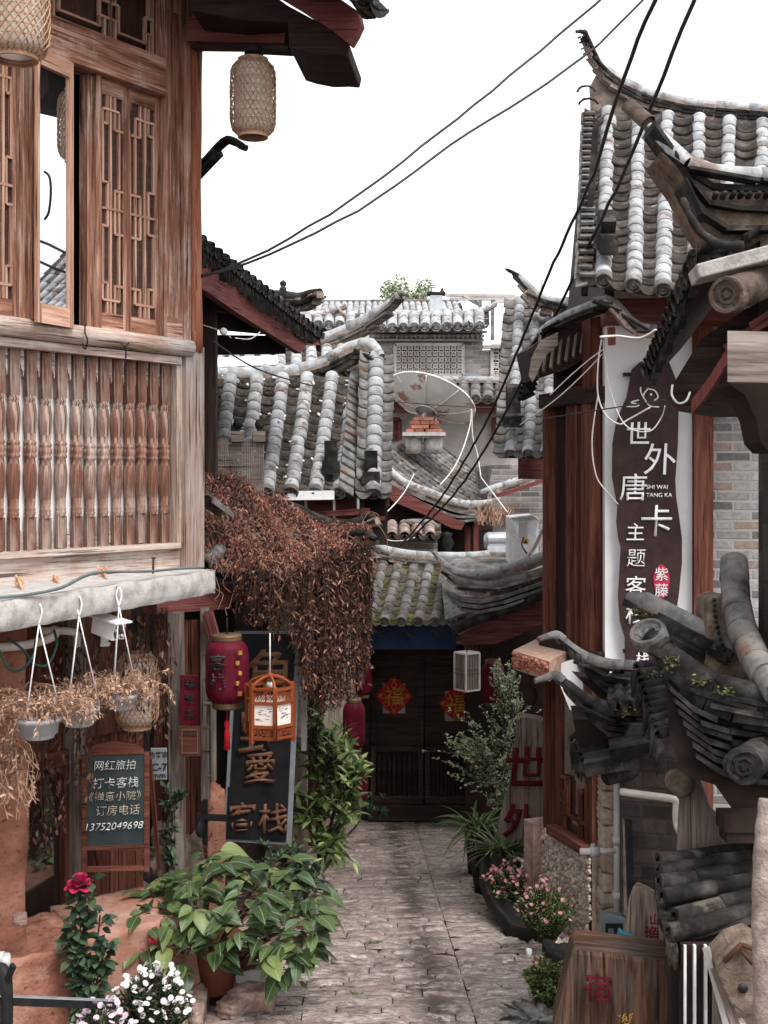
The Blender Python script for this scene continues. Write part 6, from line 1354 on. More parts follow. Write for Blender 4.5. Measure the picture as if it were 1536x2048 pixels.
# narrow tiled gable behind it
D2 = thing('narrow_tiled_house', P(1060, 1200, 10.8), 'narrow house with two tile courses climbing to a flying ridge left of the cables', 'house')
tile_roof(D2, plane_S(P(1003, 905, 10.5), P(1112, 905, 10.3), P(1120, 600, 12.0), P(1022, 600, 12.0), .03), 3, 18, .055, 'tile', 'tile_mid')
ridge(D2, pl([(1030, 548, 11.6), (1044, 560, 11.6), (1062, 580, 11.6), (1085, 600, 11.6), (1120, 606, 11.6), (1160, 600, 11.6), (1190, 590, 11.6)]), .05, 'tile', 'tile_dark', 3, .3, True)
b = MB(); p = smooth(pl([(1034, 552, 11.58), (1026, 546, 11.56), (1020, 542, 11.55), (1012, 538, 11.5)]), 4); b.tube(p, [.03 - .02 * k / len(p) for k in range(len(p))], 6); b.build('horn', M['tile_dark'], D2)
b = MB(); b.box(P(1026, 800, 10.7), V((.06, 0, 0)), V((0, .06, .02)), Z * .13); b.box(P(1024, 840, 10.5), V((.08, 0, 0)), V((0, .06, .02)), Z * .05); b.build('ridge_end_block', M['tile_dark'], D2, .01)
b = MB(); b.prism(pl([(1000, 1180, 10.9), (1100, 1180, 10.9), (1100, 905, 10.9), (1000, 905, 10.9)])[::1], V((.6, 1.6, 0)));
D2w = MB(); D2w.prism(pl([(1036, 958, 10.9), (1200, 958, 10.9), (1200, 620, 12), (1036, 905, 10.9)]), V((.3, 1.2, 0))); D2w.build('wall', M['maroon'], D2)

# ---------------------------------------------------------------- near gateway on the right: upper roof corner
D = thing('tiled_gateway', P(1500, 1700, 4.8), 'near tiled gateway on the right with weathered upswept roof corners and round end tiles', 'gateway')
Yn = 4.6
ridge(D, pl([(1300, 253, Yn + .18), (1330, 284, Yn + .1), (1372, 324, Yn), (1420, 344, Yn), (1480, 350, Yn), (1620, 352, Yn)]), .031, 'tile', 'tile_dark', 1, .3, False)
b = MB(); p = pl([(1256, 212, Yn + .27), (1296, 248, Yn + .2)]); b.arc(p[0], p[1], .034, .036, Z, -.7, pi + .7, 10, .02); b.tube([p[0].lerp(p[1], .1), p[1]], .025, 8); rp = lambda name, b, m, bv=0: b.build(name, M[m], D, bv); rp('horn', b, 'clay_brown', 0)
b = MB(); poly(b, [(1322, 300), (1376, 348), (1420, 366), (1640, 372), (1640, 520), (1536, 512), (1460, 505), (1425, 470), (1400, 430), (1372, 370)], Yn + .04, (.0, .3, 0)); rp('mud_core', b, 'mud', .01)
b = MB()
for k, (pts) in enumerate(([(1300, 262), (1340, 318), (1378, 366), (1420, 385), (1640, 388)], [(1340, 320), (1372, 376), (1402, 412), (1440, 425), (1640, 430)], [(1362, 372), (1384, 420), (1412, 452), (1450, 466), (1640, 462)])):
    p = resample(smooth(pl([(x, y, Yn + .12 - .03 * k) for x, y in pts])), .12)
    for i in range(len(p) - 1): b.box((p[i] + p[i + 1]) / 2, (p[i + 1] - p[i]) * .53, V((0, .1, 0)), Z * (.009 + .004 * (k == 0)))
rp('ridge_course', b, 'tile_dark')
b = MB()
for k in range(11): b.lathe(P(1432 + 17 * k, 388, Yn - .02), V((0, -1, .2)), [(.011, -.03), (.011, .008), (.006, .014), (0, .015)], 8)
rp('stud_row', b, 'tile_dark')
b = MB(); p = smooth(pl([(1366, 398, 4.5), (1380, 432, 4.48), (1404, 466, 4.46), (1440, 488, 4.45), (1486, 492, 4.45)])); b.tube(p, [.012 + .008 * k / len(p) for k in range(len(p))], 8); rp('curved_tile', b, 'tile_dark')
b = MB(); b.prism([P(1400, 556, 4.4), P(1640, 494, 4.25), P(1640, 462, 4.25), P(1392, 528, 4.4)], V((0.02, .2, 0))); rp('white_trim', b, 'concrete', .006)
S = plane_S(P(1300, 740, 6.3), P(1402, 512, 4.5), P(1520, 470, 4.6), P(1420, 600, 6.4), .03)
tile_roof(D, S, 15, 4, .042, 'tile_dark', 'tile_dark')
b = MB()
for k in range(34):
    t = (k + .5) / 34; p = P(1300, 745, 6.3).lerp(P(1402, 516, 4.5), t); l = U(.05, .10); b.prism([p + V((0, -.02, .02)), p + V((-.01, 0, -l)), p + V((0, .02, .02))], V((.03, 0, 0)))
rp('drip_tile_row', b, 'tile_dark')
b = MB(); a_, c_ = P(1455, 590, 4.3), P(1600, 540, 4.6); b.tube([a_, c_], .062, 18); rp('round_beam', b, 'clay_brown'); b = MB(); cap_disc(b, a_, V((-.75, -1, -.1)), .066); rp('end_disc', b, 'clay_brown')
b = MB(); poly(b, [(1342, 775), (1400, 680), (1470, 632), (1540, 590), (1660, 590), (1660, 790), (1470, 800), (1400, 822), (1352, 822)], 5.0, (.3, .5, 0)); rp('soffit', b, 'dark_wood')
b = MB()
for k in range(7): b.bar(P(1350 + 26 * k, 790 - 22 * k, 5.4 - .1 * k), P(1480 + 20 * k, 720 - 20 * k, 5.3 - .1 * k), .05, .05)
rp('rafter', b, 'maroon', .01)
b = MB(); p = smooth(pl([(1385, 815, 4.8), (1420, 770, 4.75), (1452, 720, 4.7), (1480, 680, 4.65)])); [b.box((p[k] + p[k + 1]) / 2, (p[k + 1] - p[k]) * .52, V((.01, .02, 0)), Z * .03) for k in range(len(p) - 1)]; rp('curved_fascia', b, 'maroon')
b = MB(); b.box(P(1556, 718, 4.05), V((.165, 0, -.004)), V((.02, .05, 0)), Z * .085); rp('timber_end', b, 'grey_wood', .006)
b = MB(); poly(b, [(1462, 770), (1490, 790), (1512, 838), (1522, 886), (1540, 905), (1660, 905), (1660, 755)], 4.3, (0, .2, 0)); rp('carved_bracket', b, 'shade')
b = MB(); c = W4.at(1458, 812, .1); b.lathe(c, W4.n, [(.075, 0), (.08, .0), (.08, .015), (.06, .015), (.055, .008), (.03, .008), (.025, .014), (0, .014)], 20); rp('lotus_tile', b, 'concrete')
b = MB(); b.prism([P(1600, 2300, 4.5), P(1760, 2300, 4.5), P(1760, 560, 4.5), P(1600, 560, 4.5)], V((0, .5, 0))); rp('side_wall', b, 'brick_dark')
# its lower coping
ridge(D, pl([(1255, 1196, 5.3), (1290, 1206, 5.25), (1335, 1228, 5.2), (1420, 1272, 5.1), (1470, 1300, 5.05)]), .048, 'tile_mid', 'tile_dark', 2, .24, True, mm='tile_dark')
b = MB(); p = resample(smooth(pl([(1468, 1120, 5.1), (1470, 1180, 5.0), (1478, 1240, 4.85), (1500, 1300, 4.7), (1545, 1370, 4.5), (1600, 1420, 4.4)])), .1)
for k in range(0, len(p) - 1, 2): b.arc(p[k + 1] if k + 1 < len(p) else p[k], p[k], .062, .057, V((-.1, -.6, .8)), -.6, pi + .6, 12, .014)
for k in range(0, len(p) - 2, 2): b.arc(p[k + 2], p[k], .060, .055, V((-.1, -.6, .8)), -.6, pi + .6, 12, .014)
rp('coping_tile', b, 'tile_mid')
b = MB(); poly(b, [(1410, 1330), (1540, 1450), (1640, 1470), (1640, 1400), (1540, 1300), (1490, 1200), (1440, 1190), (1416, 1200)], 5.05, (0, .2, 0)); rp('coping_flank', b, 'mud', .01)
b = MB()
for k in range(12): b.lathe(P(1428 + .25 * k * k, 1200 + 11 * k, 5.03), V((-.3, -1, 0)), [(.008, -.02), (.008, .006), (0, .01)], 6)
rp('stud_row', b, 'tile_dark')
ridge(D, pl([(1312, 1284, 4.75), (1350, 1316, 4.7), (1392, 1348, 4.65), (1440, 1370, 4.6), (1500, 1386, 4.55), (1640, 1402, 4.45)]), .042, 'tile_dark', 'tile_dark', 3, .3, True, lw=1.5, mm='tile_dark')
b = MB(); cap_disc(b, P(1296, 1266, 4.78), V((-.45, -.55, .9)), .072); rp('end_disc', b, 'tile_mid'); b = MB(); b.tube([P(1297, 1275, 4.79), P(1330, 1300, 4.74)], .05, 12); rp('disc_neck', b, 'tile_dark')
b = MB()
for k in range(11):
    a_, c_ = P(1276 + 4.2 * k, 1336 + 13.5 * k, 5.6 - .095 * k), P(1344 + 5.5 * k, 1322 + 12 * k, 5.7 - .095 * k); m_ = a_.lerp(c_, .52)
    b.arc(a_ + V((-.006, 0, U(-.004, .004))), m_, .027, .025, Z, -.5, pi + .5, 9, .012); b.arc(m_ - (c_ - a_) * .03, c_, .029, .026, Z, -.5, pi + .5, 9, .012)
rp('side_tile_courses', b, 'tile_dark')
b = MB(); b.prism([P(1282, 1345, 5.62), P(1316, 1455, 4.72), P(1388, 1430, 4.8), P(1348, 1325, 5.72)], Z * -.03); rp('side_deck', b, 'shade')
b = MB()
for k in range(30):
    t = (k + .5) / 30; p = P(1274, 1342, 5.62).lerp(P(1326, 1500, 4.48), t) + V((U(-.01, .02), U(-.02, .02), 0)); l = U(.05, .13); b.tube([p, p + V((-.012, 0, -l * .5)), p + V((-.02, 0, -l))], [.016, .012, .004], 6)
rp('drip_tile_row', b, 'tile_dark')
b = MB(); poly(b, [(1330, 1370), (1390, 1420), (1470, 1445), (1640, 1470), (1640, 1700), (1480, 1640), (1430, 1570), (1370, 1550), (1340, 1480)], 4.62, (.1, .3, 0)); rp('bracket_block', b, 'shade')
b = MB(); r_ = random.Random(44)
for k in range(7):                                              # corbelled tile courses under the sweeping ridge
    p = resample(smooth(pl([(1336 + 9 * k, 1376 + 22 * k, 4.60), (1392 + 6 * k, 1418 + 19 * k, 4.60), (1470, 1444 + 18 * k, 4.60), (1640, 1468 + 18 * k, 4.60)])), .11)
    for i in range(len(p) - 1):
        if r_.random() < .93: b.box((p[i] + p[i + 1]) / 2 + V((0, r_.uniform(-.012, .012), r_.uniform(-.004, .004))), (p[i + 1] - p[i]) * .5 + V((0, r_.uniform(-.006, .006), r_.uniform(-.004, .004))), V((0, .045 - .004 * k, 0)), Z * .011)
rp('corbel_course', b, 'tile_dark')
b = MB(); a_, c_ = P(1488, 1533, 4.2), P(1530, 1500, 4.6); b.tube([a_, c_], .064, 18); rp('round_beam', b, 'tile_dark'); b = MB(); cap_disc(b, a_, V((-.15, -1, .1)), .064); rp('end_disc', b, 'tile_dark')
b = MB(); b.bar(P(1440, 1640, 4.5), P(1640, 1640, 4.5), .12, .06); b.bar(P(1446, 1665, 4.5), P(1640, 1665, 4.5), .1, .05); rp('carved_moulding', b, 'shade', .01)
b = MB()
for (x, y, Y, n_) in ((1275, 1222, 5.26, 70), (1290, 1228, 5.24, 60), (1340, 1322, 4.68, 30), (1400, 1362, 4.62, 40), (1455, 1385, 4.56, 30), (1300, 1350, 5.4, 20), (1245, 1425, 5.9, 20)):
    o = P(x, y, Y) + V((0, -.03, .0))
    for j in range(n_): b.leaf(o + V((random.gauss(0, .022), random.gauss(0, .012), random.gauss(0, .012))), V((U(-1, 1), U(-1, .3), U(-.2, 1))), V((0, -.5, 1)), U(.008, .022), U(.006, .012), .4, .1, shape=[1, .9, 0])
rp('moss', b, 'moss')
# two little pent roofs with flying ends
Dp = thing('small_pent_roof', P(1200, 1580, 6.3), 'pair of small mossy pent roofs with beak shaped upturned ridges over the shop front', 'roof')
ridge(Dp, pl([(1118, 1273, 6.4), (1134, 1290, 6.4), (1157, 1308, 6.38), (1184, 1321, 6.36), (1221, 1331, 6.3), (1300, 1334, 6.25)]), .033, 'tile_mid', 'tile_dark', 2, .21, False)
ridge(Dp, pl([(1114, 1354, 6.1), (1131, 1370, 6.1), (1167, 1397, 6.08), (1211, 1416, 6.06), (1247, 1426, 6.0), (1300, 1427, 6.0)]), .033, 'tile_dark', 'tile_dark', 2, .21, False)
for pts, m in (([(1126, 1281, 6.4), (1113, 1270, 6.4), (1098, 1272, 6.38), (1076, 1279, 6.35)], 'tile_mid'), ([(1124, 1362, 6.1), (1110, 1350, 6.1), (1093, 1355, 6.08), (1070, 1362, 6.05)], 'tile_mid')):
    b = MB(); p = smooth(pl(pts), 5); b.tube(p, [.03 - .017 * k / len(p) for k in range(len(p))], 8); b.build('beak', M[m], Dp)
for Yp, dy in ((6.42, 0), (6.12, 84)):
    b = MB()
    for j, off in enumerate((18, 30, 44)):
        p = resample(smooth(pl([(1132 + 12 * j, 1292 + dy + off * .4, Yp), (1160 + 8 * j, 1318 + dy + off * .7, Yp), (1200, 1336 + dy + off * .9, Yp), (1300, 1345 + dy + off, Yp)])), .13)
        for k in range(len(p) - 1): b.box((p[k] + p[k + 1]) / 2 + V((0, U(-.01, .01), 0)), (p[k + 1] - p[k]) * .52, V((0, .08, 0)), Z * .012)
    b.build('ridge_course', M['tile_dark'], Dp)
tile_roof(Dp, plane_S(P(1225, 1412, 5.95), P(1300, 1412, 5.9), P(1300, 1372, 6.25), P(1225, 1378, 6.25), 0), 3, 3, .028, 'tile_dark', 'tile_dark', caps=False)
b = MB()
for k in range(5): b.arc(P(1148 + 7 * k, 1482 + 14 * k, 6.3 - .05 * k), P(1176 + 9 * k, 1448 + 10 * k, 6.4 - .05 * k), .03, .027, Z, -.5, pi + .5, 8, .012)
for k in range(14): p = P(1146 + 2.6 * k, 1488 + 3.5 * k, 6.25); b.tube([p, p + V((-.006, 0, -.05)), p + V((-.004, 0, -U(.08, .14)))], [.018, .013, .004], 6)
b.build('drip_tile_row', M['tile_dark'], Dp)
b = MB(); poly(b, [(1146, 1440), (1180, 1440), (1300, 1455), (1300, 1545), (1215, 1560), (1180, 1530), (1160, 1500)], 6.2, (.05, .4, 0)); poly(b, [(1160, 1360), (1300, 1375), (1300, 1420), (1210, 1405)], 6.4, (.0, .3, 0)); b.build('roof_body', M['shade'], Dp)
b = MB(); b.box(P(1222, 1520, 5.8), V((.125, 0, .022)), V((.02, .12, 0)), V((-.006, 0, .03))); b.box(P(1262, 1492, 5.75), V((.1, 0, .02)), V((.02, .12, 0)), V((-.006, 0, .025))); b.build('edge_slab', M['tile_dark'], Dp, .005)
b = MB(); b.tube([P(1215, 1548, 5.85), P(1300, 1530, 6.0)], .055, 14); b.build('log_purlin', M['tile_dark'], Dp)
# lower walls, slab, pipes
D = thing('dark_brick_wall', P(1300, 1900, 5.9), 'dark brick pier under the small pent roofs', 'wall')
b = MB(); b.prism([P(1243, 2050, 5.9), P(1400, 2050, 5.8), P(1400, 1450, 5.8), P(1262, 1450, 5.9), P(1243, 1500, 5.9)], V((.1, .6, 0))); b.build('brickwork', M['brick_dark'], D)
b = MB(); b.bar(P(1256, 1640, 5.8), P(1262, 1830, 5.8), .03, .05, V((0, 1, 0))); b.build('edge_timber', M['black'], D); b = MB(); b.bar(P(1250, 1640, 5.82), P(1252, 1830, 5.82), .018, .02, V((0, 1, 0))); b.build('edge_mortar', M['mortar'], D)
T = thing('stone_pillar', P(1220, 1880, 6.5), 'pillar of stacked tan stones beside the shop front', 'pillar')
b = MB(); r_ = random.Random(12); z = P(1220, 1900, 6.5).z
k = 0
while z < P(1220, 1565, 6.5).z:
    h = r_.uniform(.08, .16); lump('s', P(1221 + r_.uniform(-3, 3), 1700, 6.5) * 1 + Z * (z + h / 2 - P(0, 1700, 6.5).z), .062, .08, h * .5, 'stone', 0, k, .22, 8, .004, mb=b); z += h; k += 1
o = b.build('stones', M['stone'], T); weld(o)
cable(pl([(1234, 1560, 6.2), (1235, 1700, 6.2), (1236, 1852, 6.2)]), .021, 'pvc_grey', 'vertical grey plastic pipe in front of the stone pillar', 'pipe', name='water_pipe', n=1)
T = thing('pipe_tee', P(1195, 1702, 6.2), 'short horizontal grey pipe with a valve crossing the shop post', 'pipe')
b = MB(); b.tube(pl([(1160, 1703, 6.2), (1234, 1702, 6.2)]), .017, 10); b.build('pipe', M['pvc'], T); b = MB(); b.tube(pl([(1180, 1703, 6.2), (1198, 1703, 6.2)]), .027, 12); b.tube(pl([(1186, 1696, 6.2), (1186, 1688, 6.2)]), .012, 8); b.build('valve', M['pvc_grey'], T)
b = MB()
for y in (1680, 1790, 1838): b.tube(pl([(1235, y - 8, 6.2), (1236, y + 8, 6.2)]), .027, 12)
b.build('coupling', M['pvc_grey'], T)
cable(pl([(1241, 1583, 5.7), (1290, 1590, 5.65), (1340, 1597, 5.6), (1352, 1604, 5.6), (1352, 1630, 5.6), (1354, 1650, 5.6), (1362, 1672, 5.55), (1361, 1708, 5.5)]), .018, 'pvc', 'pinkish white pipe bent down across the dark brick pier', 'pipe', name='water_pipe', n=5)
T = thing('wooden_slab', P(1400, 1900, 5.0), 'wide splintered pale wooden slab post left of the round end tile', 'post')
b = MB(); poly(b, [(1352, 1712), (1360, 1560), (1376, 1535), (1400, 1560), (1420, 1620), (1450, 1650), (1462, 1700), (1462, 1760), (1352, 1790)], 5.0, (.02, .08, 0), True); b.build('slab', M['grey_wood'], T, .012)
b = MB(); b.lathe(P(1364, 1572, 4.97), V((0, -1, 0)), [(.05, -.1), (.05, .0), (.03, .012), (0, .012)], 12); b.build('knot', M['mud'], T)
T = thing('grey_meter_box', P(1222, 1900, 5.9), 'grey metal meter box with faint markings behind the furrowed plank', 'box')
b = MB(); b.box(P(1226, 1868, 5.9), V((.06, 0, 0)), V((.01, .06, 0)), Z * .085); b.build('case', M['grey_box'], T, .006); b = MB(); b.box(P(1228, 1872, 5.84), V((.042, .0, 0)), V((0, .006, 0)), Z * .062); b.build('door', M['sign_black'], T, .003)
text('lettering', '临', P(1222, 1862, 5.825), V((1, 0, 0)), Z, .03, M['grey_box'], T, .002, .01); text('lettering', '景', P(1222, 1883, 5.825), V((1, 0, 0)), Z, .022, M['chalk'], T, .002, .01)
# low tiled roof at the right
D = thing('low_tile_canopy', P(1430, 1950, 4.3), 'low canopy of dark mossy barrel tiles at the lower right above the bird box', 'roof')
b = MB()
for x0, y0, x1, y1, Y0, nseg in ((1318, 1724, 1524, 1694, 4.75, 2), (1318, 1744, 1528, 1712, 4.62, 2), (1320, 1768, 1530, 1734, 4.48, 3), (1326, 1796, 1530, 1756, 4.34, 2), (1352, 1834, 1530, 1788, 4.2, 2), (1338, 1868, 1500, 1822, 4.08, 1)):
    a_, c_ = P(x0, y0, Y0), P(x1, y1, Y0 + .12)
    for q in range(nseg):
        s0 = a_.lerp(c_, q / nseg) + V((0, 0, U(-.003, .003))); s1 = a_.lerp(c_, min(1, (q + 1.06) / nseg)); b.arc(s0, s1, .034, .030, V((-.2, -.4, 1)), -.6, pi + .6, 10, .014)
    b.tube([a_ + V((.004, 0, 0)), a_ + V((.01, 0, 0))], .03, 10)
b.build('cover_tile_courses', M['tile_dark'], D)
b = MB(); b.prism([P(1322, 1732, 4.78), P(1346, 1880, 4.1), P(1510, 1835, 4.15), P(1540, 1700, 4.9)], Z * -.02); b.build('pan_bed', M['tile_dark'], D)
b = MB(); p = smooth(pl([(1318, 1730, 4.74), (1322, 1790, 4.5), (1336, 1850, 4.2), (1345, 1888, 4.06)]), 8)
for q in p: b.tube([q, q + V((U(-.01, .01), 0, -.04)), q + V((U(-.01, .01), 0, -U(.06, .1)))], [.02, .015, .006], 6)
b.build('drip_tile_row', M['tile_dark'], D)
b = MB(); poly(b, [(1346, 1888), (1350, 1912), (1560, 1872), (1560, 1846)], 4.25, (.1, .2, 0)); b.build('under_board', M['shade'], D)
b = MB(); b.bar(P(1352, 1890, 4.15), P(1352, 2300, 4.15), .05, .05, V((0, 1, 0))); b.build('post', M['shade'], D)

# ---------------------------------------------------------------- signs of wood, bird box, planters
def slab(name, pts, Y, th, m, label, cat, bv=.015, n=None):
    T = thing(name, P(sum(p[0] for p in pts) / len(pts), max(p[1] for p in pts), Y), label, cat); b = MB(); poly(b, pts, Y, (0.03, th, 0), True); b.build('slab', M[m], T, bv); return T
T = slab('stump_sign', [(992, 1712), (996, 1640), (1012, 1590), (1026, 1520), (1033, 1440), (1045, 1432), (1070, 1436), (1092, 1442), (1092, 1720)], 9.6, .14, 'stump', 'tall furrowed grey stump sign carved with red characters beside the shop post', 'sign')
for ch, px, py, h in (('世', 1052, 1532, 78), ('外', 1040, 1640, 66)): text('lettering', ch, P(px, py, 9.575), V((1, 0, 0)), V((.06, 0, 1)), h / F * 9.6, M['letter_red'], T, .012, .022)
T = slab('log_sign', [(1106, 2330), (1106, 2060), (1124, 1985), (1136, 1930), (1146, 1897), (1220, 1905), (1290, 1914), (1352, 1922), (1356, 2000), (1346, 2330)], 4.6, .22, 'stump_dark', 'broad stained brown log slab with a carved lodging character at the bottom right', 'sign', .02)
text('lettering', '宿', P(1196, 1974, 4.565), V((1, 0, -.1)), Z, 56 / F * 4.6, M['letter_red'], T, .008, .006)
b = MB(); r_ = random.Random(2)
for k in range(16): p = P(1235 + 26 * r_.random(), 2030 + 16 * r_.random(), 4.57); b.tube([p, p + V((r_.uniform(-.02, .02), 0, r_.uniform(-.01, .02)))], .002, 4)
b.build('scribble', M['gold'], T)
T = slab('furrowed_plank', [(1238, 1915), (1246, 1870), (1256, 1800), (1266, 1769), (1290, 1780), (1306, 1790), (1312, 1830), (1330, 1870), (1336, 1915), (1300, 1912)], 5.0, .06, 'stump', 'leaning deeply furrowed plank with red characters and a teal scrap at its foot', 'sign')
for ch, px, py, h in (('山', 1309, 1838, 22), ('渔', 1303, 1866, 30)): text('lettering', ch, P(px, py, 4.97), V((1, 0, 0)), Z, h / F * 5, M['letter_red'], T, .006, .015)
b = MB(); poly(b, [(1234, 1886), (1240, 1860), (1250, 1868), (1262, 1872), (1278, 1880), (1290, 1890), (1288, 1900), (1276, 1896), (1268, 1906), (1258, 1902), (1250, 1894), (1240, 1892)], 4.93, (0, .04, 0)); b.build('teal_scrap', M['teal'], T, .006)
T = thing('striped_board', P(1400, 2100, 4.0), 'dark board with white vertical stripes between the log slab and bird box', 'board')
b = MB(); poly(b, [(1362, 2300), (1440, 2300), (1440, 1890), (1362, 1890)], 4.05, (0, .03, 0)); b.build('board', M['shade'], T)
for x, w in ((1370, 5), (1389, 9), (1411, 10), (1434, 8)): b = MB(); b.bar(P(x, 1890, 4.03), P(x, 2300, 4.03), .008, w / F * 4, V((0, 1, 0))); b.build('white_stripe', M['white'], T)
T = thing('leaning_lath', P(1440, 2100, 3.9), 'pale lath leaning diagonally against the bird box', 'lath'); b = MB(); b.bar(P(1412, 1895, 3.92), P(1462, 2080, 3.88), .016, .02); b.build('lath', M['plaster_grey'], T, .002)
T = thing('bird_box', P(1485, 2048, 3.8), 'tan wooden bird box with a round hole and twig gable under the canopy', 'bird box')
b = MB(); poly(b, [(1428, 1930), (1450, 1985), (1462, 2010), (1486, 2028), (1505, 2015), (1518, 1960), (1530, 1900), (1500, 1880), (1460, 1895)], 3.85, (.02, .16, 0)); b.build('front', M['mud'], T, .008)
b = MB(); b.lathe(P(1486, 1976, 3.846), V((0, -1, 0)), [(.016, 0), (.016, .004), (0, .004)], 16); b.build('entrance_hole', M['ink'], T)
b = MB(); b.tube(pl([(1448, 1924, 3.83), (1484, 1886, 3.83)]), .008, 7); b.tube(pl([(1484, 1890, 3.83), (1516, 1902, 3.83)]), .008, 7); b.tube(pl([(1482, 1900, 3.83), (1504, 1928, 3.83)]), .006, 7); b.build('twig_gable', M['twig'], T)
b = MB(); b.bar(P(1430, 1935, 3.9), P(1520, 2200, 3.9), .03, .05, V((0, 1, 0))); b.bar(P(1440, 1950, 3.95), P(1440, 2300, 3.95), .04, .05, V((0, 1, 0))); b.build('support', M['grey_wood'], T, .004)
T = thing('dead_tree', P(1528, 2300, 3.6), 'pale bare tree trunk cut by the right edge of the picture', 'trunk')
b = MB(); p = smooth(pl([(1532, 2300, 3.6), (1530, 2000, 3.6), (1526, 1850, 3.6), (1530, 1700, 3.62), (1540, 1600, 3.66)]), 8); b.tube(p, [.034 + .0015 * sin(k * 1.7) for k in range(len(p))], 12); b.build('trunk', M['mortar'], T)
def gp(px, py): return G(px, py)
# boat shaped planter and pots
def trough(name, c, ax, L, W, h, label, m='pot_dark', bow=.5):
    T = thing(name, c, label, 'planter'); ax = ax.normalized(); sd = ax.cross(Z); b = MB(); n = 18
    def f(u, v):
        t = 2 * u - 1; w = W / 2 * sqrt(max(0, 1 - abs(t) ** 2.6)); prof = [(-1.0, 1.0), (-1.05, .55), (-.6, .02), (.6, .02), (1.05, .55), (1.0, 1.0), (.82, 1.0), (.5, .7), (-.5, .7), (-.82, 1.0), (-1.0, 1.0)]
        k = v * 10; i = min(9, int(k)); s_, z = (prof[i][0] + (prof[i + 1][0] - prof[i][0]) * (k - i), prof[i][1] + (prof[i + 1][1] - prof[i][1]) * (k - i))
        return c + ax * t * L / 2 + sd * s_ * (w + .01) + Z * (h * z + .05 * abs(t) ** 3 + .008 * sin(9 * t + 5 * s_))
    b.grid(f, n, 20); b.build('trough', M[m], T); return T
c = gp(1018, 1850); c.z = gz(c.y) - .0
trough('boat_planter', c + V((.04, .1, 0)), V((.16, -1, -.1)), 1.25, .32, .17, 'black boat shaped wooden planter holding pink daisies at the shop wall')
def stems_plant(T, base, n, h, spread, leafm, flm, ll, seed, nfl=0, fr=.012, stemm='stem', lw=.3, up=1.0, flower='blossom', petals=9, leaves=9, dome=1.0, centre='gold', extra=0):
    r_ = random.Random(seed); b, tw = MB(), MB(); tips = []
    for k in range(n):
        a = r_.uniform(0, 6.28); q = sqrt(r_.random()); p0 = base + V((cos(a) * q * spread.x * .35, sin(a) * q * spread.y * .35, 0)); hh = h * r_.uniform(.75, 1.05) * (1 - .45 * q * q * dome)
        p2 = base + V((cos(a) * q * spread.x, sin(a) * q * spread.y, hh)); p1 = p0.lerp(p2, .55) + Z * hh * .12; pts = smooth([p0, p1, p2], 5); tw.tube(pts, .0025, 3, False); tips.append(p2)
        for j in range(leaves):
            f = r_.uniform(.25, 1.0) * (len(pts) - 1); i = min(len(pts) - 2, int(f)); c = pts[i].lerp(pts[i + 1], f - i); d = V((r_.uniform(-1, 1), r_.uniform(-1, 1), r_.uniform(-.1, .9) * up))
            b.leaf(c, d, V((r_.uniform(-.5, .5), r_.uniform(-.5, .5), 1)), ll * r_.uniform(.6, 1.2), ll * lw, .35, .15, shape=[.1, .9, 1, .55, 0] if ll > .06 else [.1, 1, 0])
    b.build('foliage', M[leafm], T); tw.build('stem', M[stemm], T)
    if nfl:
        proto = None; r_.shuffle(tips)
        for k in range(min(nfl, len(tips), 100)):
            p = tips[k] + Z * .022
            if proto is None:
                fb = MB(); o = root_of(T).location
                for j in range(petals):
                    t = 2 * pi * j / petals; d = V((cos(t), sin(t), .18)); fb.leaf(o + d * fr * .15, d, Z, fr, fr * .62, .1, .05, shape=[.4, 1, .6])
                proto = fb.build(flower, M[flm], T); cb = MB(); cb.lathe(o, Z, [(fr * .26, 0), (fr * .2, fr * .12), (0, fr * .16)], 8); ce = cb.build('flower_centre', M[centre], proto)
                proto.location = p - o; f0 = proto; ce0 = ce; oo = proto
            else: oo = proto.copy(); COL.objects.link(oo); oo.parent = T; oo.location = p - root_of(T).location; c_ = ce0.copy(); COL.objects.link(c_); c_.parent = oo
            oo.rotation_euler = (r_.uniform(.3, 1.1), r_.uniform(-.4, .4), r_.uniform(0, 6))
    if extra:
        fb = MB()
        for p in (tips[nfl:] + tips)[:extra]:
            p = p + V((r_.uniform(-.02, .02), r_.uniform(-.02, .02), .016)); q = Quaternion(V((1, 0, 0)), r_.uniform(.2, 1.1)) @ Quaternion(Z, r_.uniform(0, 6))
            for j in range(petals): t = 2 * pi * j / petals; fb.leaf(p, q @ V((cos(t), sin(t), .18)), q @ Z, fr, fr * .62, .1, .05, shape=[.4, 1, .6])
        tag(fb.build('blossom_mass', M[flm], T), kind='stuff')
    return T
def plant(name, base, label, cat='plant', group=None): return thing(name, base, label, cat, group)
b0 = P(1034, 1815, 8.6); T = plant('daisy_bush', b0, 'pink daisy bush in the boat planter nearest the strap leaved pots', 'flower bush'); stems_plant(T, b0, 190, .30, V((.27, .3, 0)), 'leaf', 'petal_pink', .028, 31, 100, .0145, lw=.28, leaves=12, extra=20)
b0 = P(1090, 1880, 7.5); T = plant('daisy_bush', b0, 'greyish pink daisy bush at the foot of the pebble wall, nearest the meter box', 'flower bush'); stems_plant(T, b0, 220, .36, V((.20, .25, 0)), 'leaf', 'petal_pink', .026, 32, 70, .0115, lw=.28, leaves=15)
b0 = P(1093, 2015, 6.1); T = plant('green_shrub', b0, 'small rounded green shrub against the brown log slab', 'shrub'); stems_plant(T, b0, 130, .25, V((.13, .15, 0)), 'leaf', 'petal_pink', .03, 33, 8, .01, lw=.35, leaves=22)
trough('dark_trough', G(1128, 1928), V((1, -.2, 0)), .26, .16, .09, 'low black trough under the greyish daisies')
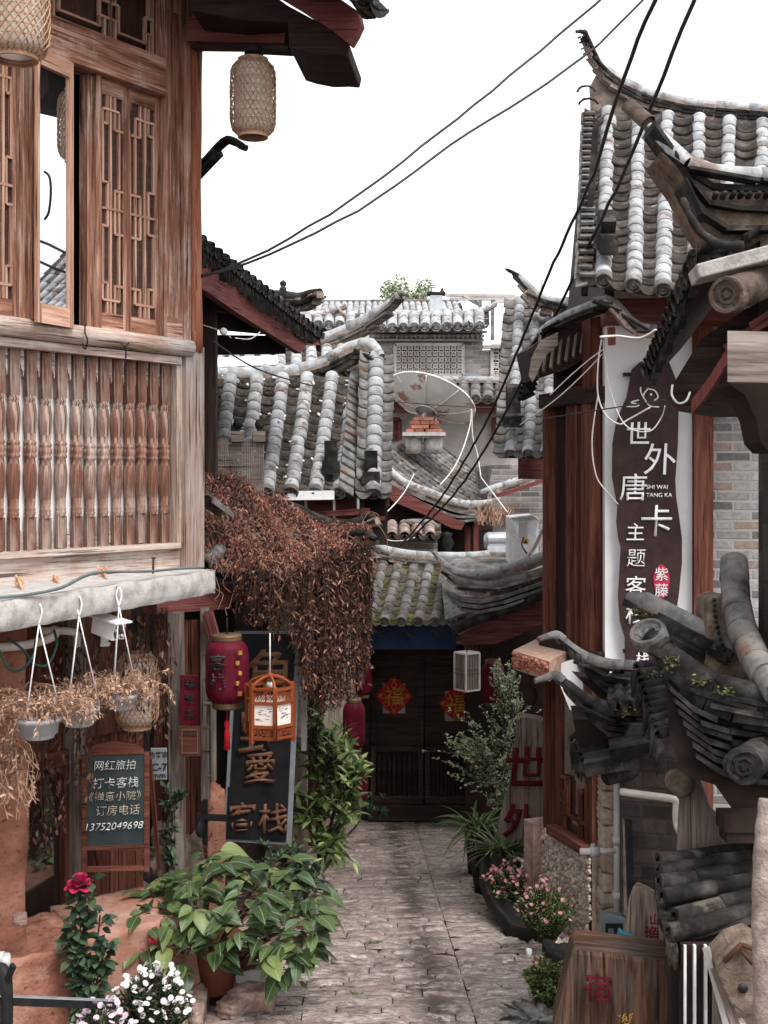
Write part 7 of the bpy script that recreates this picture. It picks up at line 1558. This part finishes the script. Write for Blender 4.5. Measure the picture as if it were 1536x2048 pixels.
T = plant('slate_rock', P(1078, 2040, 5.95), 'broken grey slate rock at the bottom edge beside the log slab', 'rock'); b = MB(); lump('r', P(1078, 2040, 5.95), .09, .1, .05, 'rock', .3, 9, .4, 8, .03, mb=b); weld(b.build('rock', M['tile_mid'], T))
# strap leaved pots
def strap_plant(c, n, L, W, seed, label, up=.9):
    r_ = random.Random(seed); T = plant('strap_leaf_plant', c, label, 'plant'); b = MB()
    for k in range(n):
        a = r_.uniform(0, 6.28); e = r_.uniform(.35, 1.5); d = V((cos(a), sin(a), e * up + .25)).normalized(); l = L * r_.uniform(.65, 1.1)
        b.leaf(c + V((r_.uniform(-.06, .06), r_.uniform(-.06, .06), 0)), d, V((r_.uniform(-.3, .3), r_.uniform(-.3, .3), 1)), l, W * r_.uniform(.7, 1.1), r_.uniform(1.0, 1.9), .22, shape=[.7, 1, 1, .95, .85, .7, .45, .02])
    b.build('foliage', M['strap'], T); return T
strap_plant(P(955, 1668, 10.6), 85, .52, .026, 41, 'taller strap leaved plant with arching pale tips left of the stump sign')
strap_plant(P(1002, 1712, 9.5), 95, .42, .024, 42, 'lower strap leaved plant in a black pot below the stump sign')
for c, r, h, lab in ((P(960, 1720, 10.55), .13, .36, 'black pot behind holding the taller strap leaved plant'), (P(990, 1728, 9.6), .2, .24, 'wide black pot holding the lower strap leaved plant')):
    c = V((c.x, c.y, gz(c.y) + h / 2)); T = thing('plant_pot', c - Z * h / 2, lab, 'flower pot'); b = MB(); b.lathe(c, Z, [(0, -h / 2), (r * .82, -h / 2), (r * .95, h * .2), (r, h / 2 - .03), (r * 1.05, h / 2 - .02), (r * 1.05, h / 2), (r * .9, h / 2), (r * .85, h / 2 - .04)], 20, a0=.2); b.build('pot', M['pot_dark'], T); b = MB(); b.lathe(c, Z, [(r * .9, h / 2 - .03), (0, h / 2 - .03)], 20); b.build('soil', M['soil'], T)
# pale airy shrub by the gate, leafy bush on the left
def branchy(T, base, blobs, n, ll, lw, m, seed, stemr=.008, sh=[.1, 1, .6, 0], dr=.3, nb=26):
    r_ = random.Random(seed); b, tw = MB(), MB(); twigs = []
    for (c, rx, ry, rz) in blobs:
        for k in range(nb):
            d = V((r_.gauss(0, .5), r_.gauss(0, .5), r_.gauss(0, .5))); e = c + V((d.x * rx, d.y * ry, d.z * rz)); s = base.lerp(c, r_.uniform(.5, .9)); pts = smooth([s, s.lerp(e, .5) + V((0, 0, .04)), e], 4); tw.tube(pts, [stemr * .6 - stemr * .4 * i / len(pts) for i in range(len(pts))], 4, False); twigs.append(pts)
        pts = smooth([base, base.lerp(c, .5) + V((r_.uniform(-.04, .04), 0, .03)), c], 5); tw.tube(pts, [stemr * 1.4 - stemr * i / len(pts) for i in range(len(pts))], 5, False)
    for k in range(n):
        pts = r_.choice(twigs); f = (r_.random() ** .6) * (len(pts) - 1); i = min(len(pts) - 2, int(f)); c = pts[i].lerp(pts[i + 1], f - i); ax = (pts[-1] - pts[0]).normalized()
        d = ax * r_.uniform(.1, 1.0) + V((r_.uniform(-1, 1), r_.uniform(-1, 1), r_.uniform(-.6, .6))); b.leaf(c, d, V((r_.uniform(-.5, .5), r_.uniform(-.8, .2), 1)), ll * r_.uniform(.6, 1.25), ll * lw, dr, .15, shape=sh)
    b.build('foliage', M[m], T); tw.build('stem', M['stem'], T)
bs = P(1035, 1690, 11.2); T = plant('airy_shrub', bs, 'pale green airy shrub with tiny leaves in front of the gate', 'shrub')
branchy(T, bs, [(P(x, y, Y), rx * 1.25, .2, rz * 1.2) for x, y, Y, rx, rz in ((980, 1470, 11.2, .30, .22), (1030, 1420, 11.3, .22, .2), (935, 1490, 11.1, .17, .1), (975, 1550, 11.1, .28, .22), (1040, 1530, 11.3, .2, .25), (1000, 1350, 11.3, .1, .12), (1020, 1600, 11.2, .2, .2))], 6500, .036, .6, 'leaf_pale', 51, .006, [.1, 1, 0], nb=36)
bs = P(640, 1735, 8.6); T = plant('leafy_bush', bs, 'leafy green bush with lance shaped leaves between the inn sign and gate', 'bush')
branchy(T, bs, [(P(x, y, Y), rx, .25, rz) for x, y, Y, rx, rz in ((650, 1500, 8.7, .22, .14), (712, 1540, 8.6, .07, .06), (640, 1570, 8.7, .25, .16), (690, 1610, 8.6, .13, .12), (630, 1640, 8.6, .2, .16), (665, 1680, 8.5, .2, .16), (625, 1400, 8.7, .1, .13), (640, 1460, 8.8, .16, .1), (690, 1490, 8.8, .06, .04))], 1050, .12, .27, 'leaf', 52, .011, [.12, .8, 1, .7, 0], .5, nb=16)
bs = P(745, 1640, 12.5); T = plant('low_weed', bs, 'low dark weed at the foot of the gate by the leafy bush', 'plant'); branchy(T, bs, [(P(735, 1610, 12.4), .12, .1, .12), (P(765, 1625, 12.4), .07, .06, .06)], 200, .05, .5, 'leaf_dark', 53, nb=10)
bs = P(1025, 1440, 11.9); T = plant('hanging_fern', P(1018, 1400, 11.9), 'small dark fern cluster hanging in the shade beside the dark red lantern', 'plant'); branchy(T, P(1018, 1370, 11.9), [(P(1016, 1392, 11.9), .1, .08, .08)], 160, .05, .4, 'leaf_dark', 54, nb=12)
bs = P(600, 1790, 7.6); T = plant('dark_undergrowth', bs, 'dark low undergrowth below the inn sign', 'shrub'); branchy(T, bs, [(P(600, 1720, 7.6), .16, .15, .12), (P(620, 1770, 7.5), .14, .12, .08), (P(560, 1720, 7.6), .2, .15, .1)], 420, .06, .45, 'leaf_dark', 55, nb=14)
bs = P(345, 1740, 6.8); T = plant('climbing_weed', bs, 'thin dark climbing weed beside the chalkboard with one pink bloom', 'plant'); branchy(T, bs, [(P(335, 1690, 6.8), .07, .06, .14), (P(345, 1600, 6.8), .05, .05, .08)], 180, .05, .5, 'leaf_dark', 56, nb=10)
# big leaved plant in front
r_ = random.Random(61); bs = V((P(385, 2005, 6.3).x, 6.35, gz(6.35))); T = plant('broad_leaf_plant', bs, 'large plant with broad pointed green leaves in the left foreground', 'plant'); b, tw = MB(), MB()
HS = [.0, .55, .92, 1.0, .9, .68, .38, .0]
blobs = [(350, 1770, 6.4), (300, 1780, 6.3), (420, 1750, 6.3), (470, 1740, 6.4), (520, 1760, 6.3), (570, 1800, 6.2), (610, 1840, 6.15), (400, 1830, 6.0), (470, 1850, 5.95), (540, 1880, 5.95), (340, 1850, 6.0), (600, 1890, 6.0), (430, 1720, 6.5), (560, 1740, 6.4), (310, 1830, 6.1), (500, 1800, 6.0), (390, 1770, 6.1), (290, 1850, 6.05), (360, 1900, 6.0), (430, 1890, 5.95), (560, 1930, 6.0), (620, 1800, 6.3), (612, 1870, 6.1)]
for (x, y, Y) in blobs:
    c = P(x, y, Y); pts = smooth([bs, bs.lerp(c, .55) + V((0, .02, .05)), c], 6); tw.tube(pts, [.018 - .013 * i / len(pts) for i in range(len(pts))], 6)
    for k in range(17):
        a = 2.4 * k + r_.uniform(-.4, .4); el = r_.uniform(-.25, .55); d = V((cos(a), sin(a) - .25, el)); o = c + d * .02 + V((r_.uniform(-.05, .05), r_.uniform(-.05, .05), r_.uniform(-.09, .05))); e = o + d.normalized() * r_.uniform(.02, .06); tw.tube([o, e], .0025, 4, False)
        L = .05 + .125 * r_.random() ** .8; b.leaf(e, d + V((0, 0, -.15)), V((r_.uniform(-.35, .35), r_.uniform(-.75, -.1), 1)), L, L * r_.uniform(.42, .64), r_.uniform(.1, 1.5), r_.uniform(.04, .3), shape=HS)
b.build('foliage', M['bigleaf'], T); tw.build('stem', M['twig'], T)
# rose bush
bs = V((P(180, 1990, 5.5).x, 5.45, gz(5.45))); T = plant('rose_bush', bs, 'slender rose bush with one large crimson bloom before the adobe step', 'rose'); b, tw = MB(), MB(); r_ = random.Random(71)
for x, y, bx in ((160, 1790, 0), (150, 1850, 0), (200, 1830, 0), (215, 1880, 0), (135, 1880, 0), (180, 1760, 1)):
    c = P(x, y, 5.4); pts = smooth([bs, bs.lerp(c, .5) + V((r_.uniform(-.03, .03), 0, 0)), c], 8); tw.tube(pts, .004, 5)
    for p in pts[4:]:
        for j in range(4):
            d = V((r_.uniform(-1, 1), r_.uniform(-1, .3), r_.uniform(-.4, .5))); o = p + d * .02; b.leaf(o, d, V((r_.uniform(-.4, .4), -.5, 1)), r_.uniform(.045, .075), .04, .4, .12, shape=[.1, .8, 1, .6, 0])
b.build('foliage', M['leaf_dark'], T); tw.build('stem', M['stem'], T)
b = MB(); c = P(160, 1775, 5.38)
for ring, (n, el, rr0, L) in enumerate(((7, .15, .02, .05), (7, .55, .015, .048), (6, 1.0, .01, .042), (5, 1.8, .006, .035))):
    for k in range(n):
        a = 2 * pi * (k + .4 * ring) / n; d = V((cos(a), sin(a), el)); b.leaf(c + V((cos(a) * rr0, sin(a) * rr0, .01 * ring)), d, V((-cos(a) * .6, -sin(a) * .6, 1)), L, L * 1.05, -.3 if ring > 1 else .5, .2, shape=[.5, .95, 1.1, .9, .5])
b.build('blossom', M['petal_red'], T)
b = MB(); c = P(308, 1886, 5.9); T = thing('rose_bud', c, 'dark red rose bud on a thin stem left of the broad leaves', 'flower'); 
for k in range(9): a = 2.4 * k; b.leaf(c, V((cos(a), sin(a), 1.2)), V((0, -1, .5)), .035, .03, .2, .2, shape=[.4, 1, .8, .2])
b.build('blossom', M['petal_red'], T); b = MB(); b.tube(smooth([c, c + V((.02, .05, -.15)), c + V((.05, .1, -.5))]), .003, 5); b.build('stem', M['stem'], T)
# daisies at the bottom
bs = V((P(300, 2030, 4.7).x, 4.7, P(300, 2090, 4.7).z)); T = plant('white_daisies', bs, 'mound of white daisies at the bottom left', 'flower bush'); stems_plant(T, bs, 260, .29, V((.17, .16, 0)), 'leaf_dark', 'petal_white', .03, 81, 100, .011, lw=.25, leaves=10, petals=11, extra=60)
bs = V((P(205, 2070, 4.4).x, 4.4, P(205, 2120, 4.4).z)); T = plant('lilac_daisies', bs, 'smaller clump of lilac daisies left of the white daisies', 'flower bush'); stems_plant(T, bs, 70, .20, V((.11, .12, 0)), 'leaf_dark', 'petal_lilac', .03, 82, 45, .0115, lw=.25, leaves=8, petals=10, extra=15)
for c, w, lab in ((P(300, 2130, 4.7), .13, 'pale trough under the white daisies'), (P(205, 2160, 4.4), .1, 'grey pot under the lilac daisies')):
    T = thing('flower_trough', c, lab, 'flower pot'); b = MB(); b.lathe(c, Z, [(0, -.1), (w * .8, -.1), (w, .1), (w * 1.06, .1), (w * 1.06, .12), (w * .9, .12), (w * .85, .07), (0, .07)], 20); b.build('pot', M['pot_white'], T)
# planter bed edge, pots and rocks on the left of the lane
T = thing('stone_kerb', P(520, 2030, 6.0), 'row of pale stone kerb blocks edging the planting at the left of the lane', 'kerb')
r_ = random.Random(5); y = 5.4
while y < 8.6:
    b = MB(); L = r_.uniform(.3, .5); x = -.98 + .03 * r_.random() + (y - 6) * .07; lump('k', V((x, y + L / 2, gz(y + L / 2) + .04)), .07, L / 2 - .008, .1, 'rock', .07, int(y * 9), .12, 7, .008, mb=b); weld(b.build('kerb_stone', M['rock'], T)); y += L
for k, (px, py, Y, s_, lab) in enumerate(((505, 1985, 6.2, .12, 'reddish rock in front of the terracotta pot'), (465, 2000, 6.1, .08, 'small rough rock at the left of the reddish rock'), (600, 1770, 8.3, .13, 'pale rock under the leafy bush'), (625, 1755, 8.6, .10, 'brown rock beside the lane under the leafy bush'), (610, 1830, 7.4, .08, 'dark rock at the kerb by the broad leaves'), (40, 1838, 5.35, .04, 'knobbly stone lying on the adobe bench'))):
    z = gz(Y) + s_ * .5 if k < 5 else P(px, py, Y).z
    T = thing('rock', V((P(px, py, Y).x, Y, z - s_ * .5)), lab, 'rock'); b = MB(); lump('r', V((P(px, py, Y).x, Y, z)), s_, s_ * .8, s_ * .55, 'rock', k, 20 + k, .4, 10, s_ * .05, mb=b); weld(b.build('stone', M['rock'], T))
c = P(430, 1925, 6.2); T = thing('terracotta_pot', c - Z * .12, 'terracotta pot under the broad leaved plant', 'flower pot'); b = MB(); b.lathe(c, Z, [(0, -.14), (.09, -.14), (.13, .1), (.145, .1), (.145, .14), (.12, .14), (.11, .08), (0, .08)], 20); b.build('pot', M['terracotta'], T)
c = P(520, 1950, 6.3); T = thing('grey_trough', c, 'grey plastic trough lying behind the reddish rock', 'planter'); b = MB(); b.bar(c + V((-.12, 0, 0)), c + V((.11, 0, .02)), .12, .08); b.build('trough', M['pvc_grey'], T, .008)
bs = P(480, 1960, 6.35); T = plant('small_herb', bs, 'small bright herb beside the grey trough', 'plant'); branchy(T, bs, [(P(485, 1915, 6.35), .08, .08, .06), (P(465, 1940, 6.3), .05, .05, .05)], 220, .035, .4, 'leaf', 57, nb=12)
for k, (px, py) in enumerate(((752, 1888), (712, 1992))):
    c = gp(px, py); T = thing('grass_tuft', c, 'green moss tuft between the paving stones, ' + ('the farther one' if k == 0 else 'the nearer one'), 'grass tuft'); b = MB()
    for j in range(130): p = c + V((U(-.045, .045), U(-.04, .04), -.01)); b.leaf(p, V((U(-1, 1), U(-1, 1), U(.3, 1.2))), Z, U(.02, .045), .006, .8, .1, shape=[1, .8, 0])
    b.build('blades', M['grass'], T)
c = gp(1058, 1913); T = thing('paper_cup', c, 'small white paper cup lying on the lane', 'cup'); b = MB(); b.lathe(c + Z * .02, V((0, 0, 1)), [(0, -.025), (.014, -.025), (.019, .025), (.017, .025), (.012, -.02), (0, -.02)], 14); b.build('cup', M['white'], T)

b = MB(); r_ = random.Random(90)
for k in range(420):
    y = r_.uniform(4.8, 14.2); e = r_.random() ** 2.2 * .45; x = (-.72 + e) if r_.random() < .5 else (1.12 - e); p = V((x + r_.uniform(-.05, .05), y, gz(y) + .012)); b.leaf(p, V((r_.uniform(-1, 1), r_.uniform(-1, 1), r_.uniform(-.05, .25))), V((r_.uniform(-.4, .4), r_.uniform(-.4, .4), 1)), r_.uniform(.015, .045), r_.uniform(.006, .016), .2, .3, shape=[.1, 1, .7, 0])
tag(b.build('leaf_litter', M['dry'], loc=V((0, 8, gz(8)))), 'dry brown leaf litter scattered along both edges of the lane', 'leaf litter', kind='stuff')
# ---------------------------------------------------------------- cables
Lc = 'black cables overhead'
def kink(pts, a=.004):
    r_ = random.Random(len(pts)); return [V(p) + V((r_.uniform(-a, a), 0, r_.uniform(-a, a))) for p in resample(smooth(pts), .14)]
def black(pts, r, lab): b = MB(); p = kink(pl(pts)); b.tube(p, r, 6); return tag(b.build('cable', M['cable'], loc=p[0]), lab, 'cable')
black([(395, 556, 6.5), (430, 545, 6.5), (520, 508, 6.5), (640, 440, 6.6), (760, 358, 6.7), (850, 288, 6.8), (1000, 168, 6.9), (1100, 85, 7), (1200, 0, 7), (1260, -52, 7)], .0075, 'upper of the two black cables rising from the pillar to the top edge')
black([(395, 553, 6.5), (470, 535, 6.5), (560, 500, 6.5), (700, 430, 6.6), (800, 365, 6.7), (900, 290, 6.8), (1060, 190, 6.9), (1190, 95, 7), (1240, 45, 7), (1285, 0, 7), (1330, -50, 7)], .0075, 'lower of the two black cables rising from the pillar to the top edge')
black([(1330, -60, 5.2), (1310, 0, 5.3), (1272, 90, 5.6), (1235, 195, 6), (1190, 340, 6.6), (1140, 455, 7.2), (1090, 565, 8), (1040, 690, 9), (985, 820, 10), (930, 920, 11), (870, 1012, 12.2), (800, 1092, 13.5)], .011, 'left one of the two steep black cables crossing the right roof')
black([(1410, -60, 5.2), (1388, 0, 5.3), (1350, 95, 5.5), (1310, 195, 5.8), (1260, 320, 6.3), (1195, 455, 7), (1130, 590, 8), (1060, 730, 9), (990, 865, 10.2), (930, 960, 11.2), (880, 1020, 12.2), (812, 1086, 13.4)], .011, 'right one of the two steep black cables crossing the right roof')
cable(pl([(1085, 838, 7.6), (1160, 826, 7.3), (1250, 812, 7.0), (1330, 800, 6.8)]), .004, 'cable', 'thin black wire running across the top of the name board')
cable(pl([(425, 682, 7.5), (520, 740, 9), (640, 775, 11), (760, 800, 13), (980, 815, 15), (1090, 800, 15.5)]), .006, 'cable', 'thin grey wire sagging across the tiled roof to the dish')
cable(pl([(1203, 678, 7.3), (1196, 730, 7.3), (1196, 790, 7.3), (1212, 830, 7.25), (1238, 848, 7.2), (1255, 840, 7.2), (1300, 815, 7.1)]), 0.0050, 'white_cable', 'white cable looping from the eave across the board top')
cable(pl([(1206, 680, 7.3), (1216, 760, 7.3), (1238, 830, 7.2), (1262, 858, 7.15), (1300, 862, 7.1), (1322, 836, 7.1), (1330, 812, 7.05)]), 0.0037, 'white_cable', 'second white cable drooping over the first board character')
cable(pl([(1196, 790, 7.4), (1184, 880, 7.4), (1192, 950, 7.4), (1215, 985, 7.4), (1236, 1008, 7.45)]), 0.0043, 'white_cable', 'white cable hanging along the corner post to the board edge')
cable(pl([(1200, 674, 6.9), (1235, 672, 6.9), (1280, 676, 6.8), (1312, 660, 6.7)]), 0.0074, 'white_cable', 'thick white conduit under the upturned roof tip')
cable(pl([(1345, 770, 4.8), (1344, 790, 4.78), (1356, 806, 4.75), (1372, 802, 4.75), (1380, 785, 4.8)]), 0.0045, 'white_cable', 'short thick white cable loop under the gateway soffit')
cable(pl([(1100, 790, 7.6), (1140, 752, 7.5), (1180, 718, 7.4), (1205, 700, 7.35)]), 0.0037, 'white_cable', 'pair of pale wires rising to the corner post, upper')
cable(pl([(1040, 850, 7.9), (1110, 800, 7.6), (1170, 745, 7.45), (1204, 708, 7.35)]), 0.0037, 'white_cable', 'pair of pale wires rising to the corner post, lower')
cable(pl([(942, 818, 16.2), (940, 850, 16.2), (925, 900, 16), (905, 940, 15.8), (880, 970, 15.6)]), 0.0087, 'white_cable', 'white dish cable hanging left over the weathered low roof')
cable(pl([(944, 818, 16.3), (945, 870, 16.3), (955, 910, 16.3), (962, 955, 16.2)]), 0.0087, 'white_cable', 'white dish cable dropping straight from the rim')
cable(pl([(828, 948, 14.6), (808, 985, 14.4), (780, 1018, 14), (752, 1040, 13.5)]), 0.0074, 'white_cable', 'white cable from the low roof to the dark ridge tip')
cable(pl([(962, 955, 15.3), (985, 985, 15.0), (1015, 1025, 14.6)]), 0.0074, 'white_cable', 'white cable slanting down past the dry grass tuft')
cable(pl([(755, 1060, 13.9), (770, 1078, 13.9), (800, 1082, 13.9), (830, 1075, 13.9)]), 0.0074, 'white_cable', 'white cable sagging along the gate ridge')
